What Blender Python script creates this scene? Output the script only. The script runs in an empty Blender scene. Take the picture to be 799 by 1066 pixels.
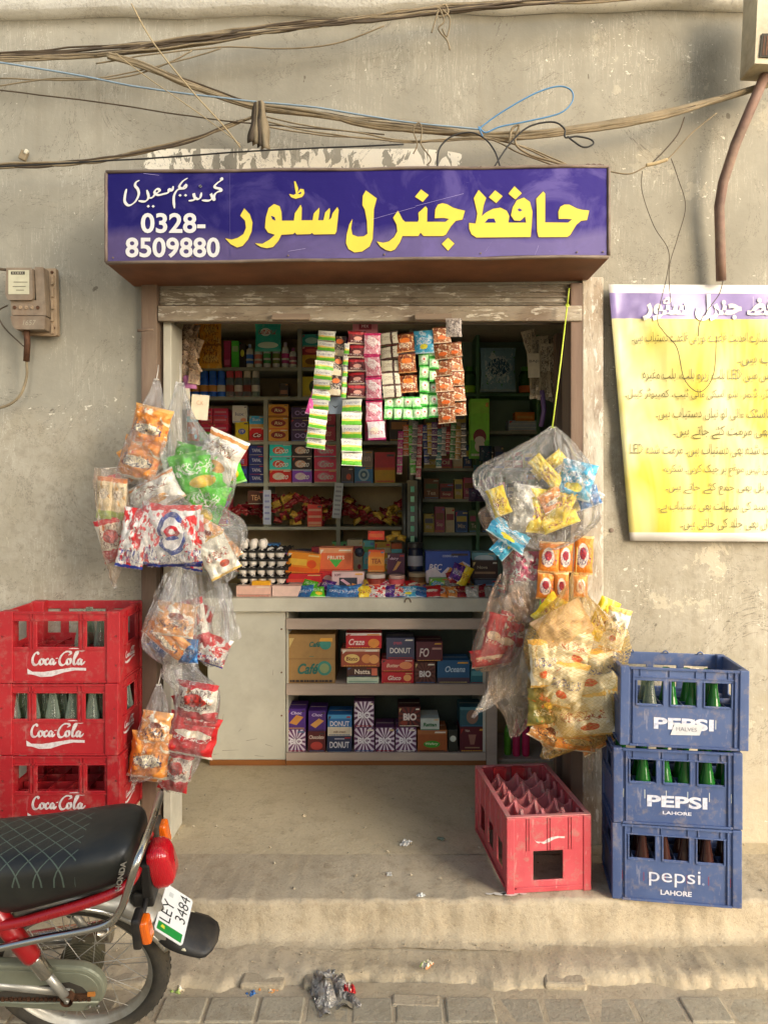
import bpy, math, random
from mathutils import Vector, Matrix, Euler, noise
R = math.radians
rnd = random.Random(7)
scn = bpy.context.scene
COL = scn.collection
F = 770.0; CX = 399.5; HY = 512.0; CH = 1.47; CD = 3.1   # lens length and horizon measured from the photograph; camera height, distance to wall

def P(px, py, d):
    """world point seen at photo pixel (px,py) at d metres from the camera plane"""
    return Vector(((px-CX)/F*d, d-CD, CH-(py-HY)/F*d))
def L(px, d): return px/F*d

def lin(h):
    if isinstance(h, str):
        h = h.lstrip('#'); c = [int(h[i:i+2], 16)/255 for i in (0, 2, 4)]
    else: c = list(h)
    return tuple(((x/12.92) if x <= 0.04045 else ((x+0.055)/1.055)**2.4) for x in c) + (1.0,)

# ------------------------------------------------------------ materials
MATS = {}
class NT:
    def __init__(s, name):
        s.m = bpy.data.materials.new(name); s.m.use_nodes = True
        s.t = s.m.node_tree; s.n = s.t.nodes; s.l = s.t.links
        s.b = s.n['Principled BSDF']; s.out = s.n['Material Output']
    def node(s, k, **kw):
        n = s.n.new(k)
        for a, v in kw.items(): setattr(n, a, v)
        return n
    def link(s, a, b): s.l.new(a, b)
    def val(s, sock, v):
        if hasattr(v, 'node'): s.l.new(v, sock)
        else: sock.default_value = v
    def math(s, op, a, b=0.0, c=None, clamp=False):
        n = s.node('ShaderNodeMath', operation=op, use_clamp=clamp)
        s.val(n.inputs[0], a); s.val(n.inputs[1], b)
        if c is not None: s.val(n.inputs[2], c)
        return n.outputs[0]
    def mix(s, f, a, b):
        n = s.node('ShaderNodeMix', data_type='RGBA')
        s.val(n.inputs[0], f); s.val(n.inputs[6], a); s.val(n.inputs[7], b)
        return n.outputs[2]
    def ramp(s, f, lo, hi):
        n = s.node('ShaderNodeMapRange'); n.clamp = True
        s.val(n.inputs[0], f); n.inputs[1].default_value = lo; n.inputs[2].default_value = hi
        return n.outputs[0]
    def coords(s, kind='Object', scale=(1, 1, 1), loc=(0, 0, 0)):
        c = s.node('ShaderNodeTexCoord'); mp = s.node('ShaderNodeMapping')
        mp.inputs['Scale'].default_value = scale; mp.inputs['Location'].default_value = loc
        s.link(c.outputs[kind], mp.inputs[0]); return mp.outputs[0]
    def noise(s, vec, scale, detail=4, rough=.55, dist=0):
        n = s.node('ShaderNodeTexNoise'); s.link(vec, n.inputs['Vector'])
        n.inputs['Scale'].default_value = scale; n.inputs['Detail'].default_value = detail
        n.inputs['Roughness'].default_value = rough; n.inputs['Distortion'].default_value = dist
        return n.outputs[0]
    def bump(s, h, strength=.3, dist=.01, prev=None):
        n = s.node('ShaderNodeBump'); n.inputs['Strength'].default_value = strength
        n.inputs['Distance'].default_value = dist; s.val(n.inputs['Height'], h)
        if prev is not None: s.link(prev, n.inputs['Normal'])
        return n.outputs[0]
    def sep(s, vec):
        n = s.node('ShaderNodeSeparateXYZ'); s.link(vec, n.inputs[0]); return n.outputs

def pm(name, col, rough=.5, metal=0.0, var=.12, scale=18, bump=0.0, bscale=60, dirt=0.0, dcol='8a7a60', stretch=(1, 1, 1), spec=.5, coat=0):
    """painted, plastic, wood or metal surface with uneven tone, optional grime and bump"""
    if name in MATS: return MATS[name]
    g = NT(name); v = g.coords('Object', stretch)
    n1 = g.noise(v, scale, 5); c = lin(col)
    lo = tuple(x*(1-var) for x in c[:3])+(1,); hi = tuple(min(1, x*(1+var)) for x in c[:3])+(1,)
    base = g.mix(g.ramp(n1, .3, .7), lo, hi)
    if dirt:
        n2 = g.noise(v, scale*.35, 8, .7)
        base = g.mix(g.math('MULTIPLY', g.ramp(n2, .48, .72), dirt), base, lin(dcol))
        g.link(g.math('ADD', g.math('MULTIPLY', g.ramp(n2, .45, .7), .25), rough), g.b.inputs['Roughness'])
    else: g.link(g.math('ADD', g.math('MULTIPLY', n1, .15), rough-.07), g.b.inputs['Roughness'])
    g.link(base, g.b.inputs['Base Color']); g.b.inputs['Metallic'].default_value = metal
    g.b.inputs['Specular IOR Level'].default_value = spec
    if coat: g.b.inputs['Coat Weight'].default_value = coat
    if bump:
        g.link(g.bump(g.noise(v, bscale, 5), bump, .004), g.b.inputs['Normal'])
    MATS[name] = g.m; return g.m

GAIN = 1.0   # goods deep in the shop were colour-picked in shade: this restores their real albedo
def gh(h, k=None):
    k = k or GAIN
    if k == 1.0: return h
    c = lin(h)[:3]; mx = max(c); s_ = min(k, .80/max(mx, 1e-3)) if mx*k > .80 else k
    o = []
    for x in c:
        x = min(.85, x*max(1.0, s_)); x = 12.92*x if x <= .0031308 else 1.055*x**(1/2.4)-.055; o.append(max(0, min(255, round(x*255))))
    return '%02x%02x%02x' % tuple(o)
def ink(h, rough=.45):
    """printed colour"""
    h = gh(h); return pm('print_'+h, h, rough, var=.10, scale=25)

def printed(name, base, bands=(), blob=None, oval=None, oval2=None, squig=None, rough=.3, metal=0.0, crinkle=.7, more=()):
    """artwork on film: everything laid out in the pack's own UV"""
    if name in MATS: return MATS[name]
    g = NT(name); uv = g.coords('UV'); ob = g.coords('Object')
    u, v, _ = g.sep(uv); c = lin(base)
    if blob:
        for i, (bc, bs, th) in enumerate(blob):
            n = g.noise(g.coords('UV', (1, 1, 1), (i*3.7, 1.3*i, 0)), bs, 3, .6, .6)
            c = g.mix(g.ramp(n, th, th+.04), c, lin(bc))
    for (v0, v1, bc) in bands:
        w = g.math('MULTIPLY', g.math('SUBTRACT', g.noise(uv, 6, 2), .5), .10)
        vv = g.math('ADD', v, w)
        m = g.math('MULTIPLY', g.math('GREATER_THAN', vv, v0), g.math('LESS_THAN', vv, v1))
        c = g.mix(m, c, lin(bc))
    for ov in (oval, oval2)+tuple(more):
        if ov:
            oc, cx, cy, rx, ry = ov
            a = g.math('POWER', g.math('ABSOLUTE', g.math('DIVIDE', g.math('SUBTRACT', u, cx), rx)), 2)
            b = g.math('POWER', g.math('ABSOLUTE', g.math('DIVIDE', g.math('SUBTRACT', v, cy), ry)), 2)
            c = g.mix(g.math('LESS_THAN', g.math('ADD', a, b), 1.0), c, lin(oc))
    if squig:
        sc_, v0, v1, sscale = squig
        n = g.noise(g.coords('UV', (1, .55, 1)), sscale, 2, .6, 1.5)
        m = g.math('LESS_THAN', g.math('ABSOLUTE', g.math('SUBTRACT', n, .5)), .035)
        m = g.math('MULTIPLY', m, g.math('MULTIPLY', g.math('GREATER_THAN', v, v0), g.math('LESS_THAN', v, v1)))
        m = g.math('MULTIPLY', m, g.math('LESS_THAN', g.math('ABSOLUTE', g.math('SUBTRACT', u, .5)), .38))
        c = g.mix(m, c, lin(sc_))
    g.link(c, g.b.inputs['Base Color']) if hasattr(c, 'node') else setattr(g.b.inputs['Base Color'], 'default_value', c)
    g.b.inputs['Roughness'].default_value = rough; g.b.inputs['Metallic'].default_value = metal
    g.link(g.bump(g.math('ADD', g.math('ABSOLUTE', g.math('SUBTRACT', g.noise(ob, 38, 4, .6, 1.2), .5)), g.math('MULTIPLY', g.noise(ob, 90, 3), .3)), crinkle, .012), g.b.inputs['Normal'])
    MATS[name] = g.m; return g.m

def film(name, tint='ffffff', milky=.08, tintw=0.0, net=False):
    """thin clear crinkled plastic, whitish where creased"""
    if name in MATS: return MATS[name]
    g = NT(name); ob = g.coords('Object'); st = g.coords('Object', (1, 1, .28))
    tr = g.node('ShaderNodeBsdfTransparent')
    tr.inputs[0].default_value = lin('fff9ec' if tintw else tint)
    g.b.inputs['Base Color'].default_value = lin('f4efe6') if not tintw else lin(tint)
    g.b.inputs['Roughness'].default_value = .25
    n1 = g.noise(st, 44, 6, .7, 1.4); n2 = g.noise(ob, 13, 3, .5, .8)
    crease = g.math('POWER', g.math('SUBTRACT', 1.0, g.math('MULTIPLY', g.math('ABSOLUTE', g.math('SUBTRACT', n1, .5)), 13), None, True), 2.5)
    fr = g.node('ShaderNodeLayerWeight'); fr.inputs[0].default_value = .45
    f = g.math('ADD', milky*.35, g.math('MULTIPLY', crease, .24))
    f = g.math('ADD', f, g.math('MULTIPLY', g.ramp(n2, .55, .75), .05))
    if net:
        u, v, _ = g.sep(g.coords('UV'))
        a = g.math('ABSOLUTE', g.math('SINE', g.math('MULTIPLY', g.math('ADD', u, v), 75)))
        b = g.math('ABSOLUTE', g.math('SINE', g.math('MULTIPLY', g.math('SUBTRACT', u, v), 75)))
        th = g.math('MAXIMUM', g.math('LESS_THAN', a, .17), g.math('LESS_THAN', b, .17))
        f = g.math('ADD', g.math('MULTIPLY', th, .6), .03)
        g.b.inputs['Roughness'].default_value = .5
    f = g.math('MINIMUM', f, .85)
    nrm = g.bump(n1, .9, .018); nrm = g.bump(g.noise(ob, 70, 3), .35, .004, nrm)
    g.link(nrm, g.b.inputs['Normal'])
    tl = g.node('ShaderNodeBsdfTranslucent'); tl.inputs[0].default_value = g.b.inputs['Base Color'].default_value
    body = g.node('ShaderNodeMixShader'); body.inputs[0].default_value = .4; g.link(g.b.outputs[0], body.inputs[1]); g.link(tl.outputs[0], body.inputs[2])
    mx = g.node('ShaderNodeMixShader'); g.link(f, mx.inputs[0]); g.link(tr.outputs[0], mx.inputs[1]); g.link(body.outputs[0], mx.inputs[2])
    gl = g.node('ShaderNodeBsdfGlossy'); gl.inputs['Roughness'].default_value = .07; g.link(nrm, gl.inputs['Normal'])
    mg = g.node('ShaderNodeMixShader'); g.link(g.math('ADD', .02 if net else .05, g.math('MULTIPLY', fr.outputs['Fresnel'], .10 if net else .42)), mg.inputs[0]); g.link(mx.outputs[0], mg.inputs[1]); g.link(gl.outputs[0], mg.inputs[2])
    g.link(mg.outputs[0], g.out.inputs[0])
    MATS[name] = g.m; return g.m

def glass(name, tint, body=.35, rough=.06):
    if name in MATS: return MATS[name]
    g = NT(name); tr = g.node('ShaderNodeBsdfTransparent'); tr.inputs[0].default_value = lin(tint)
    g.b.inputs['Base Color'].default_value = lin(tint); g.b.inputs['Roughness'].default_value = rough
    g.b.inputs['Specular IOR Level'].default_value = .9
    fr = g.node('ShaderNodeLayerWeight'); fr.inputs[0].default_value = .4
    f = g.math('ADD', body, g.math('MULTIPLY', fr.outputs['Facing'], .6), None, True)
    mx = g.node('ShaderNodeMixShader'); g.link(f, mx.inputs[0]); g.link(tr.outputs[0], mx.inputs[1]); g.link(g.b.outputs[0], mx.inputs[2])
    g.link(mx.outputs[0], g.out.inputs[0]); MATS[name] = g.m; return g.m

# ------------------------------------------------------------ mesh building
def tag(o, label, cat, group=None, kind=None):
    if label: o['label'] = label
    if cat: o['category'] = cat
    if group: o['group'] = group
    if kind: o['kind'] = kind
    return o
def thing(name, label, cat, loc=(0, 0, 0), rot=(0, 0, 0), group=None):
    o = bpy.data.objects.new(name, None); COL.objects.link(o); o.location = loc; o.rotation_euler = rot
    o.empty_display_size = .05
    return tag(o, label, cat, group)
def copy_tree(o, parent=None, loc=None, rot=None):
    c = o.copy(); COL.objects.link(c); c.parent = parent
    if loc is not None: c.location = loc
    if rot is not None: c.rotation_euler = rot
    for ch in list(o.children): copy_tree(ch, c)
    return c

TEXTS = {}
def text2d(s, bold=0.0, shear=0.0, res=4):
    k = (s, bold, shear)
    if k in TEXTS: return TEXTS[k]
    c = bpy.data.curves.new('lettering', 'FONT'); c.body = s; c.resolution_u = res; c.offset = bold; c.shear = shear; c.fill_mode = 'FRONT'
    o = bpy.data.objects.new('lettering', c); COL.objects.link(o)
    bpy.context.view_layer.update()
    dg = bpy.context.evaluated_depsgraph_get(); e = o.evaluated_get(dg); m = e.to_mesh()
    vs = [(v.co.x, v.co.y) for v in m.vertices]; fs = [tuple(p.vertices) for p in m.polygons]
    e.to_mesh_clear(); bpy.data.objects.remove(o); bpy.data.curves.remove(c)
    if vs:
        x0 = min(v[0] for v in vs); x1 = max(v[0] for v in vs); y0 = min(v[1] for v in vs); y1 = max(v[1] for v in vs)
        asp = (x1-x0)/max(1e-6, y1-y0)
        vs = [((a-x0)/(x1-x0)-.5, (b-y0)/(y1-y0)-.5) for a, b in vs]
    else: asp = 1
    TEXTS[k] = (vs, fs, asp); return TEXTS[k]

class MB:
    def __init__(s): s.v = []; s.f = []; s.m = []; s.s = []; s.uv = []; s.xf = Matrix.Identity(4)
    def add(s, vs, fs, mat, smooth=False, uvs=None):
        b = len(s.v); s.v += [s.xf @ Vector(p) for p in vs]
        for i, f in enumerate(fs):
            s.f.append([b+j for j in f]); s.m.append(mat); s.s.append(smooth)
            s.uv.append([uvs[j] for j in f] if uvs else None)
        return s
    def box(s, c, d, mat, rot=None):
        x, y, z = d[0]/2, d[1]/2, d[2]/2
        vs = [Vector((a*x, b*y, e*z)) for a in (-1, 1) for b in (-1, 1) for e in (-1, 1)]
        if rot is not None:
            M = Euler(rot).to_matrix(); vs = [M @ v for v in vs]
        vs = [v+Vector(c) for v in vs]
        return s.add(vs, [(0, 1, 3, 2), (4, 6, 7, 5), (0, 4, 5, 1), (2, 3, 7, 6), (0, 2, 6, 4), (1, 5, 7, 3)], mat)
    def rng(s, x0, x1, y0, y1, z0, z1, mat): return s.box(((x0+x1)/2, (y0+y1)/2, (z0+z1)/2), (x1-x0, y1-y0, z1-z0), mat)
    def tube(s, pts, r, mat, n=8, closed=False, cap=True):
        pts = [Vector(p) for p in pts]; rs = r if isinstance(r, (list, tuple)) else [r]*len(pts)
        vs = []; up = Vector((0, 0, 1)); k = len(pts); prev = None
        for i, p in enumerate(pts):
            a = pts[(i-1) % k] if (closed or i > 0) else p; b = pts[(i+1) % k] if (closed or i < k-1) else p
            t = (b-a).normalized() if (b-a).length > 1e-9 else Vector((0, 0, 1))
            if prev is None:
                u = t.cross(up);  u = t.cross(Vector((0, 1, 0))) if u.length < .1 else u
            else: u = prev - t*prev.dot(t)
            u.normalize(); prev = u; w = t.cross(u)
            for j in range(n):
                an = 2*math.pi*j/n; vs.append(p+(u*math.cos(an)+w*math.sin(an))*rs[i])
        fs = []
        for i in range(k if closed else k-1):
            i2 = (i+1) % k
            for j in range(n):
                j2 = (j+1) % n; fs.append((i*n+j, i2*n+j, i2*n+j2, i*n+j2))
        if cap and not closed: fs += [tuple(range(n)), tuple((k-1)*n+j for j in reversed(range(n)))]
        return s.add(vs, fs, mat, True)
    def lathe(s, prof, mat, n=20, c=(0, 0, 0), axis='z', mats=None, arc=1.0):
        vs = []; k = len(prof)
        for r, z in prof:
            for j in range(n):
                an = 2*math.pi*j/n
                p = (r*math.cos(an), r*math.sin(an), z)
                if axis == 'y': p = (p[0], p[2], p[1])
                if axis == 'x': p = (p[2], p[0], p[1])
                vs.append(Vector(p)+Vector(c))
        for i in range(k-1):
            fs = [(i*n+j, i*n+(j+1) % n, (i+1)*n+(j+1) % n, (i+1)*n+j) for j in range(n)]
            s.add([vs[q] for q in range(i*n, (i+2)*n)], [tuple(a-i*n for a in f) for f in fs], mats[i] if mats else mat, True)
        return s
    def poly(s, pts, mat, y=0.0, thick=0.0):
        """flat polygon in x,z facing -y; optional thickness behind it"""
        n = len(pts); fr = [(p[0], y, p[1]) for p in pts]
        ar = sum(pts[i][0]*pts[(i+1) % n][1]-pts[(i+1) % n][0]*pts[i][1] for i in range(n))
        idx = list(range(n)) if ar > 0 else list(reversed(range(n)))
        from mathutils.geometry import tessellate_polygon
        tri = tessellate_polygon([[Vector(p) for p in fr]])
        s.add(fr, [tuple(t) for t in tri], mat)
        if thick:
            bk = [(p[0], y+thick, p[1]) for p in pts]
            s.add(fr+bk, [(i, (i+1) % n, n+(i+1) % n, n+i) for i in range(n)], mat)
        return s
    def txt(s, st, cx, cz, w, h, y, mat, bold=0.0, shear=0.0, rot=0.0, skew=0.0):
        vs, fs, asp = text2d(st, bold, shear)
        if w is None: w = h*asp
        if h is None: h = w/asp
        ca, sa = math.cos(rot), math.sin(rot); out = []
        for a, b in vs:
            x = a*w; z = b*h + x*skew; out.append((cx+x*ca-z*sa, y, cz+x*sa+z*ca))
        return s.add(out, fs, mat)
    def pen(s, strokes, mat, y=0.0, thick=1.0, thin=.4, nib=R(35), f=lambda p: p, step=0):
        k = 0
        for st in strokes:
            pts = smooth2(st, 4); n = len(pts); vs = []; uvn = []
            for i, p in enumerate(pts):
                a = pts[max(0, i-1)]; b = pts[min(n-1, i+1)]; dx, dz = b[0]-a[0], b[1]-a[1]; l = math.hypot(dx, dz) or 1
                an = math.atan2(dz, dx); w = thin+(thick-thin)*abs(math.sin(an-nib)); w *= .5*min(1, .45+.55*min(i, n-1-i)/2)
                nx, nz = -dz/l*w, dx/l*w
                q1 = f((p[0]+nx, p[1]+nz)); q2 = f((p[0]-nx, p[1]-nz)); yy = y-k*4e-6; k += 1
                vs += [(q1[0], yy, q1[1]), (q2[0], yy, q2[1])]
            s.add(vs, [(2*i, 2*i+1, 2*i+3, 2*i+2) for i in range(n-1)], mat)
        return s
    def build(s, name, parent=None, loc=None, rot=None, bevel=0, seg=2, sub=0, autosmooth=False):
        me = bpy.data.meshes.new(name); me.from_pydata([tuple(p) for p in s.v], [], s.f)
        ms = []
        for m in s.m:
            if m not in ms: ms.append(m)
        for m in ms: me.materials.append(m)
        ix = {id(m): i for i, m in enumerate(ms)}
        me.polygons.foreach_set('material_index', [ix[id(m)] for m in s.m]); me.polygons.foreach_set('use_smooth', s.s)
        if any(u for u in s.uv):
            ul = me.uv_layers.new(name='UVMap')
            for p, u in zip(me.polygons, s.uv):
                if u:
                    for li, q in zip(p.loop_indices, u): ul.data[li].uv = q
        me.validate(); me.update()
        o = bpy.data.objects.new(name, me); COL.objects.link(o)
        if parent: o.parent = parent
        if loc is not None: o.location = loc
        if rot is not None: o.rotation_euler = rot
        if bevel:
            b = o.modifiers.new('bevel', 'BEVEL'); b.width = bevel; b.segments = seg; b.limit_method = 'ANGLE'; b.angle_limit = R(50)
        if sub:
            b = o.modifiers.new('sub', 'SUBSURF'); b.levels = sub; b.render_levels = sub
        return o

def smooth2(pts, k=4):
    """Catmull-Rom through points of any dimension"""
    n = len(pts)
    if n < 3: return [tuple(p) for p in pts]
    out = []
    for i in range(n-1):
        p0 = pts[max(0, i-1)]; p1 = pts[i]; p2 = pts[i+1]; p3 = pts[min(n-1, i+2)]
        for j in range(k):
            t = j/k
            out.append(tuple(.5*((2*b)+(-a+c)*t+(2*a-5*b+4*c-d)*t*t+(-a+3*b-3*c+d)*t**3) for a, b, c, d in zip(p0, p1, p2, p3)))
    out.append(tuple(pts[-1])); return out

# Urdu shaping with presentation forms: isolated, final, initial, medial
_J = {'ا': (0xFE8D, 0xFE8E), 'آ': (0xFE81, 0xFE82), 'ب': (0xFE8F, 0xFE90, 0xFE91, 0xFE92), 'پ': (0xFB56, 0xFB57, 0xFB58, 0xFB59),
 'ت': (0xFE95, 0xFE96, 0xFE97, 0xFE98), 'ٹ': (0xFB66, 0xFB67, 0xFB68, 0xFB69), 'ث': (0xFE99, 0xFE9A, 0xFE9B, 0xFE9C), 'ج': (0xFE9D, 0xFE9E, 0xFE9F, 0xFEA0),
 'چ': (0xFB7A, 0xFB7B, 0xFB7C, 0xFB7D), 'ح': (0xFEA1, 0xFEA2, 0xFEA3, 0xFEA4), 'خ': (0xFEA5, 0xFEA6, 0xFEA7, 0xFEA8), 'د': (0xFEA9, 0xFEAA),
 'ڈ': (0xFB88, 0xFB89), 'ر': (0xFEAD, 0xFEAE), 'ز': (0xFEAF, 0xFEB0), 'س': (0xFEB1, 0xFEB2, 0xFEB3, 0xFEB4), 'ش': (0xFEB5, 0xFEB6, 0xFEB7, 0xFEB8),
 'ط': (0xFEC1, 0xFEC2, 0xFEC3, 0xFEC4), 'ظ': (0xFEC5, 0xFEC6, 0xFEC7, 0xFEC8), 'ع': (0xFEC9, 0xFECA, 0xFECB, 0xFECC), 'غ': (0xFECD, 0xFECE, 0xFECF, 0xFED0),
 'ف': (0xFED1, 0xFED2, 0xFED3, 0xFED4), 'ق': (0xFED5, 0xFED6, 0xFED7, 0xFED8), 'ک': (0xFB8E, 0xFB8F, 0xFB90, 0xFB91), 'گ': (0xFB92, 0xFB93, 0xFB94, 0xFB95),
 'ل': (0xFEDD, 0xFEDE, 0xFEDF, 0xFEE0), 'م': (0xFEE1, 0xFEE2, 0xFEE3, 0xFEE4), 'ن': (0xFEE5, 0xFEE6, 0xFEE7, 0xFEE8), 'ں': (0xFB9E, 0xFB9F),
 'و': (0xFEED, 0xFEEE), 'ہ': (0xFBA6, 0xFBA7, 0xFBA8, 0xFBA9), 'ھ': (0xFBAA, 0xFBAB, 0xFBAC, 0xFBAD), 'ی': (0xFBFC, 0xFBFD, 0xFBFE, 0xFBFF),
 'ے': (0xFBAE, 0xFBAF), 'ئ': (0xFE89, 0xFE8A, 0xFE8B, 0xFE8C)}
def urdu(s):
    runs = []
    for word in s.split(' '):
        if all(ord(c) < 128 for c in word): runs.append(word); continue
        o = []
        for i, c in enumerate(word):
            if c not in _J: o.append(c); continue
            fm = _J[c]; pv = i > 0 and word[i-1] in _J and len(_J[word[i-1]]) == 4
            nx = i < len(word)-1 and word[i+1] in _J and len(fm) == 4
            o.append(chr(fm[3] if pv and nx else fm[1] if pv else fm[2] if nx else fm[0]))
        runs.append(''.join(reversed(o)))
    return ' '.join(reversed(runs))
# ------------------------------------------------------------ setting materials
def wall_mat():
    g = NT('weathered_wall_paint'); ob = g.coords('Object'); x, y, z = g.sep(ob)
    n1 = g.noise(ob, 1.3, 6, .6); n2 = g.noise(ob, 6, 7, .65); n3 = g.noise(ob, 28, 6, .65, .4)
    paint = g.mix(g.ramp(n1, .3, .7), lin('858071'), lin('9d9786'))
    paint = g.mix(g.math('MULTIPLY', g.ramp(n2, .5, .7), .22), paint, lin('b5ad98'))
    streak = g.noise(g.coords('Object', (9, 9, .7)), 1.6, 5, .6)
    paint = g.mix(g.math('MULTIPLY', g.ramp(streak, .55, .75), .28), paint, lin('756b58'))
    # bare, stained lower wall
    low = g.mix(g.ramp(n2, .35, .65), lin('a0967f'), lin('b4ab98'))
    low = g.mix(g.math('MULTIPLY', g.ramp(n3, .5, .62), .5), low, lin('867b68'))
    edge = g.math('ADD', z, g.math('MULTIPLY', g.math('SUBTRACT', n2, .5), .55))
    ml = g.math('SUBTRACT', 1.0, g.ramp(edge, 1.72, 1.86))
    c = g.mix(g.math('MULTIPLY', ml, .55), paint, low)
    # damp foot
    ft = g.math('SUBTRACT', 1.0, g.ramp(edge, .08, .65))
    c = g.mix(g.math('MULTIPLY', ft, .6), c, lin('b6a98e'))
    # flaked white chips: more to the right and along the old paint line
    sp = g.noise(g.coords('Object', (1, 1, 1.6)), 34, 3, .6, .5); zone = g.noise(ob, 2.6, 3)
    lineband = g.math('MULTIPLY', g.ramp(edge, 1.66, 1.76), g.math('SUBTRACT', 1.0, g.ramp(edge, 1.82, 1.92)))
    rightz = g.math('MULTIPLY', g.ramp(x, .55, .95), g.ramp(zone, .42, .6))
    zz = g.math('ADD', g.math('ADD', lineband, g.math('MULTIPLY', rightz, .8)), g.math('MULTIPLY', g.ramp(zone, .55, .7), .55), None, True)
    th = g.math('SUBTRACT', .735, g.math('MULTIPLY', zz, .085))
    chip = g.math('GREATER_THAN', sp, th)
    # torn poster paper above the signboard
    tb = g.math('MULTIPLY', g.ramp(z, 2.80, 2.83), g.math('SUBTRACT', 1.0, g.ramp(z, 2.885, 2.93)))
    tb = g.math('MULTIPLY', tb, g.math('MULTIPLY', g.ramp(x, -1.06, -.95), g.math('SUBTRACT', 1.0, g.ramp(x, .15, .5))))
    pn = g.noise(g.coords('Object', (1, 1, .45)), 17, 4, .6, 1.0)
    torn = g.math('MULTIPLY', g.math('GREATER_THAN', pn, .47), g.math('GREATER_THAN', tb, .5))
    c = g.mix(g.math('MAXIMUM', g.math('MULTIPLY', chip, .75), torn), c, lin('ddd5c0'))
    # hairline scratches and shallow undercoat patches
    sc1 = g.noise(g.coords('Object', (26, 1, 2.2), (0, 0, 0)), 1.0, 5, .7, 1.5)
    c = g.mix(g.math('MULTIPLY', g.math('LESS_THAN', g.math('ABSOLUTE', g.math('SUBTRACT', sc1, .5)), .006), g.math('MULTIPLY', g.ramp(zone, .45, .6), .55)), c, lin('cfc8b6'))
    cr = g.noise(ob, 1.9, 7, .72, 1.0)
    c = g.mix(g.math('MULTIPLY', g.math('LESS_THAN', g.math('ABSOLUTE', g.math('SUBTRACT', cr, .47)), .0022), .6), c, lin('5a5144'))
    pt = g.noise(g.coords('Object', (1, 1, 1), (7, 0, 3)), 3.2, 8, .72, .4)
    ptm = g.math('MULTIPLY', g.math('GREATER_THAN', pt, g.math('SUBTRACT', .66, g.math('MULTIPLY', rightz, .09))), g.math('ADD', .35, g.math('MULTIPLY', ml, .3)))
    c = g.mix(ptm, c, lin('bdb29a'))
    # dark knocks
    kn = g.noise(ob, 17, 2, .5, .3)
    c = g.mix(g.math('MULTIPLY', g.ramp(kn, .755, .77), .6), c, lin('4a4034'))
    g.link(c, g.b.inputs['Base Color']); g.b.inputs['Roughness'].default_value = .82
    g.b.inputs['Specular IOR Level'].default_value = .25
    h = g.math('ADD', g.math('MULTIPLY', n2, .6), g.math('MULTIPLY', n3, g.math('ADD', .10, g.math('MULTIPLY', ml, .35))))
    h = g.math('ADD', h, g.math('MULTIPLY', g.math('MAXIMUM', chip, torn), -.10))
    g.link(g.bump(h, .42, .016), g.b.inputs['Normal'])
    return g.m
def concrete(name, a, b, stain='6d5d45', sc=5, st=.45):
    g = NT(name); ob = g.coords('Object')
    n1 = g.noise(ob, sc*.35, 5, .6); n2 = g.noise(ob, sc*2, 7, .7); n3 = g.noise(ob, sc*14, 5, .7)
    c = g.mix(g.ramp(n1, .32, .68), lin(a), lin(b))
    c = g.mix(g.math('MULTIPLY', g.ramp(n2, .5, .7), st), c, lin(stain))
    c = g.mix(g.math('MULTIPLY', g.ramp(n3, .58, .66), .35), c, lin('c9bda2'))
    c = g.mix(g.math('MULTIPLY', g.math('SUBTRACT', 1.0, g.ramp(n3, .33, .42)), .35), c, lin('54473a'))
    ck = g.noise(ob, 2.7, 8, .75, 1.2); ck2 = g.noise(ob, 1.1, 2)
    ckm = g.math('MULTIPLY', g.math('LESS_THAN', g.math('ABSOLUTE', g.math('SUBTRACT', ck, .5)), .0028), g.ramp(ck2, .42, .55))
    c = g.mix(g.math('MULTIPLY', ckm, .45), c, lin('5a4d3e'))
    g.link(c, g.b.inputs['Base Color']); g.b.inputs['Roughness'].default_value = .85
    g.b.inputs['Specular IOR Level'].default_value = .3
    g.link(g.bump(g.math('ADD', n2, g.math('MULTIPLY', n3, .5)), .5, .012), g.b.inputs['Normal'])
    return g.m
def scuffed(name, a, b, chip, th, stretch=(.22, 1, 1)):
    g = NT(name); ob = g.coords('Object', stretch); o1 = g.coords('Object')
    c = g.mix(g.ramp(g.noise(ob, 14, 6, .65), .35, .65), lin(a), lin(b))
    c = g.mix(g.math('MULTIPLY', g.ramp(g.noise(o1, 4, 4, .6), .5, .7), .5), c, lin('5a3e2a'))
    n = g.noise(ob, 48, 6, .7, .5); ch = g.math('MULTIPLY', g.ramp(n, th+.05, th+.08), g.ramp(g.noise(o1, 9, 3), .40, .55))
    c = g.mix(g.math('MULTIPLY', ch, .85), c, lin(chip)); c = g.mix(g.math('MULTIPLY', g.math('SUBTRACT', 1.0, g.ramp(n, .34, .40)), .5), c, lin('3c2f24'))
    g.link(c, g.b.inputs['Base Color']); g.b.inputs['Roughness'].default_value = .75
    g.link(g.bump(g.math('SUBTRACT', n, g.math('MULTIPLY', ch, .3)), .6, .008), g.b.inputs['Normal']); return g.m
M_wall = wall_mat()
M_floor = concrete('worn_cement_floor', 'b6a686', 'c6b798', '98876a', 4, .5)
M_step = concrete('dusty_step_cement', 'aa9b80', 'bcae94', '8c7b60', 6, .55)
M_street = concrete('dusty_paver', '9e947e', 'b3a890', '8c7d62', 6, .5)
M_dust = concrete('street_dust', 'b0a082', 'bfb096', '8c7d66', 5)
M_ledge = concrete('pale_cement_beam', 'd6d2c4', 'e2dfd3', '8a8270', 4, .3)
M_oldwood = pm('old_brown_wood', '6a5545', .75, var=.35, scale=9, bump=.6, bscale=40, dirt=.6, dcol='a09078', stretch=(1, 1, .12))
M_oldwoodh = pm('old_brown_wood_rail', '8d7a66', .75, var=.35, scale=9, bump=.6, bscale=40, dirt=.7, dcol='9c9079', stretch=(.12, 1, 1))
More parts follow.
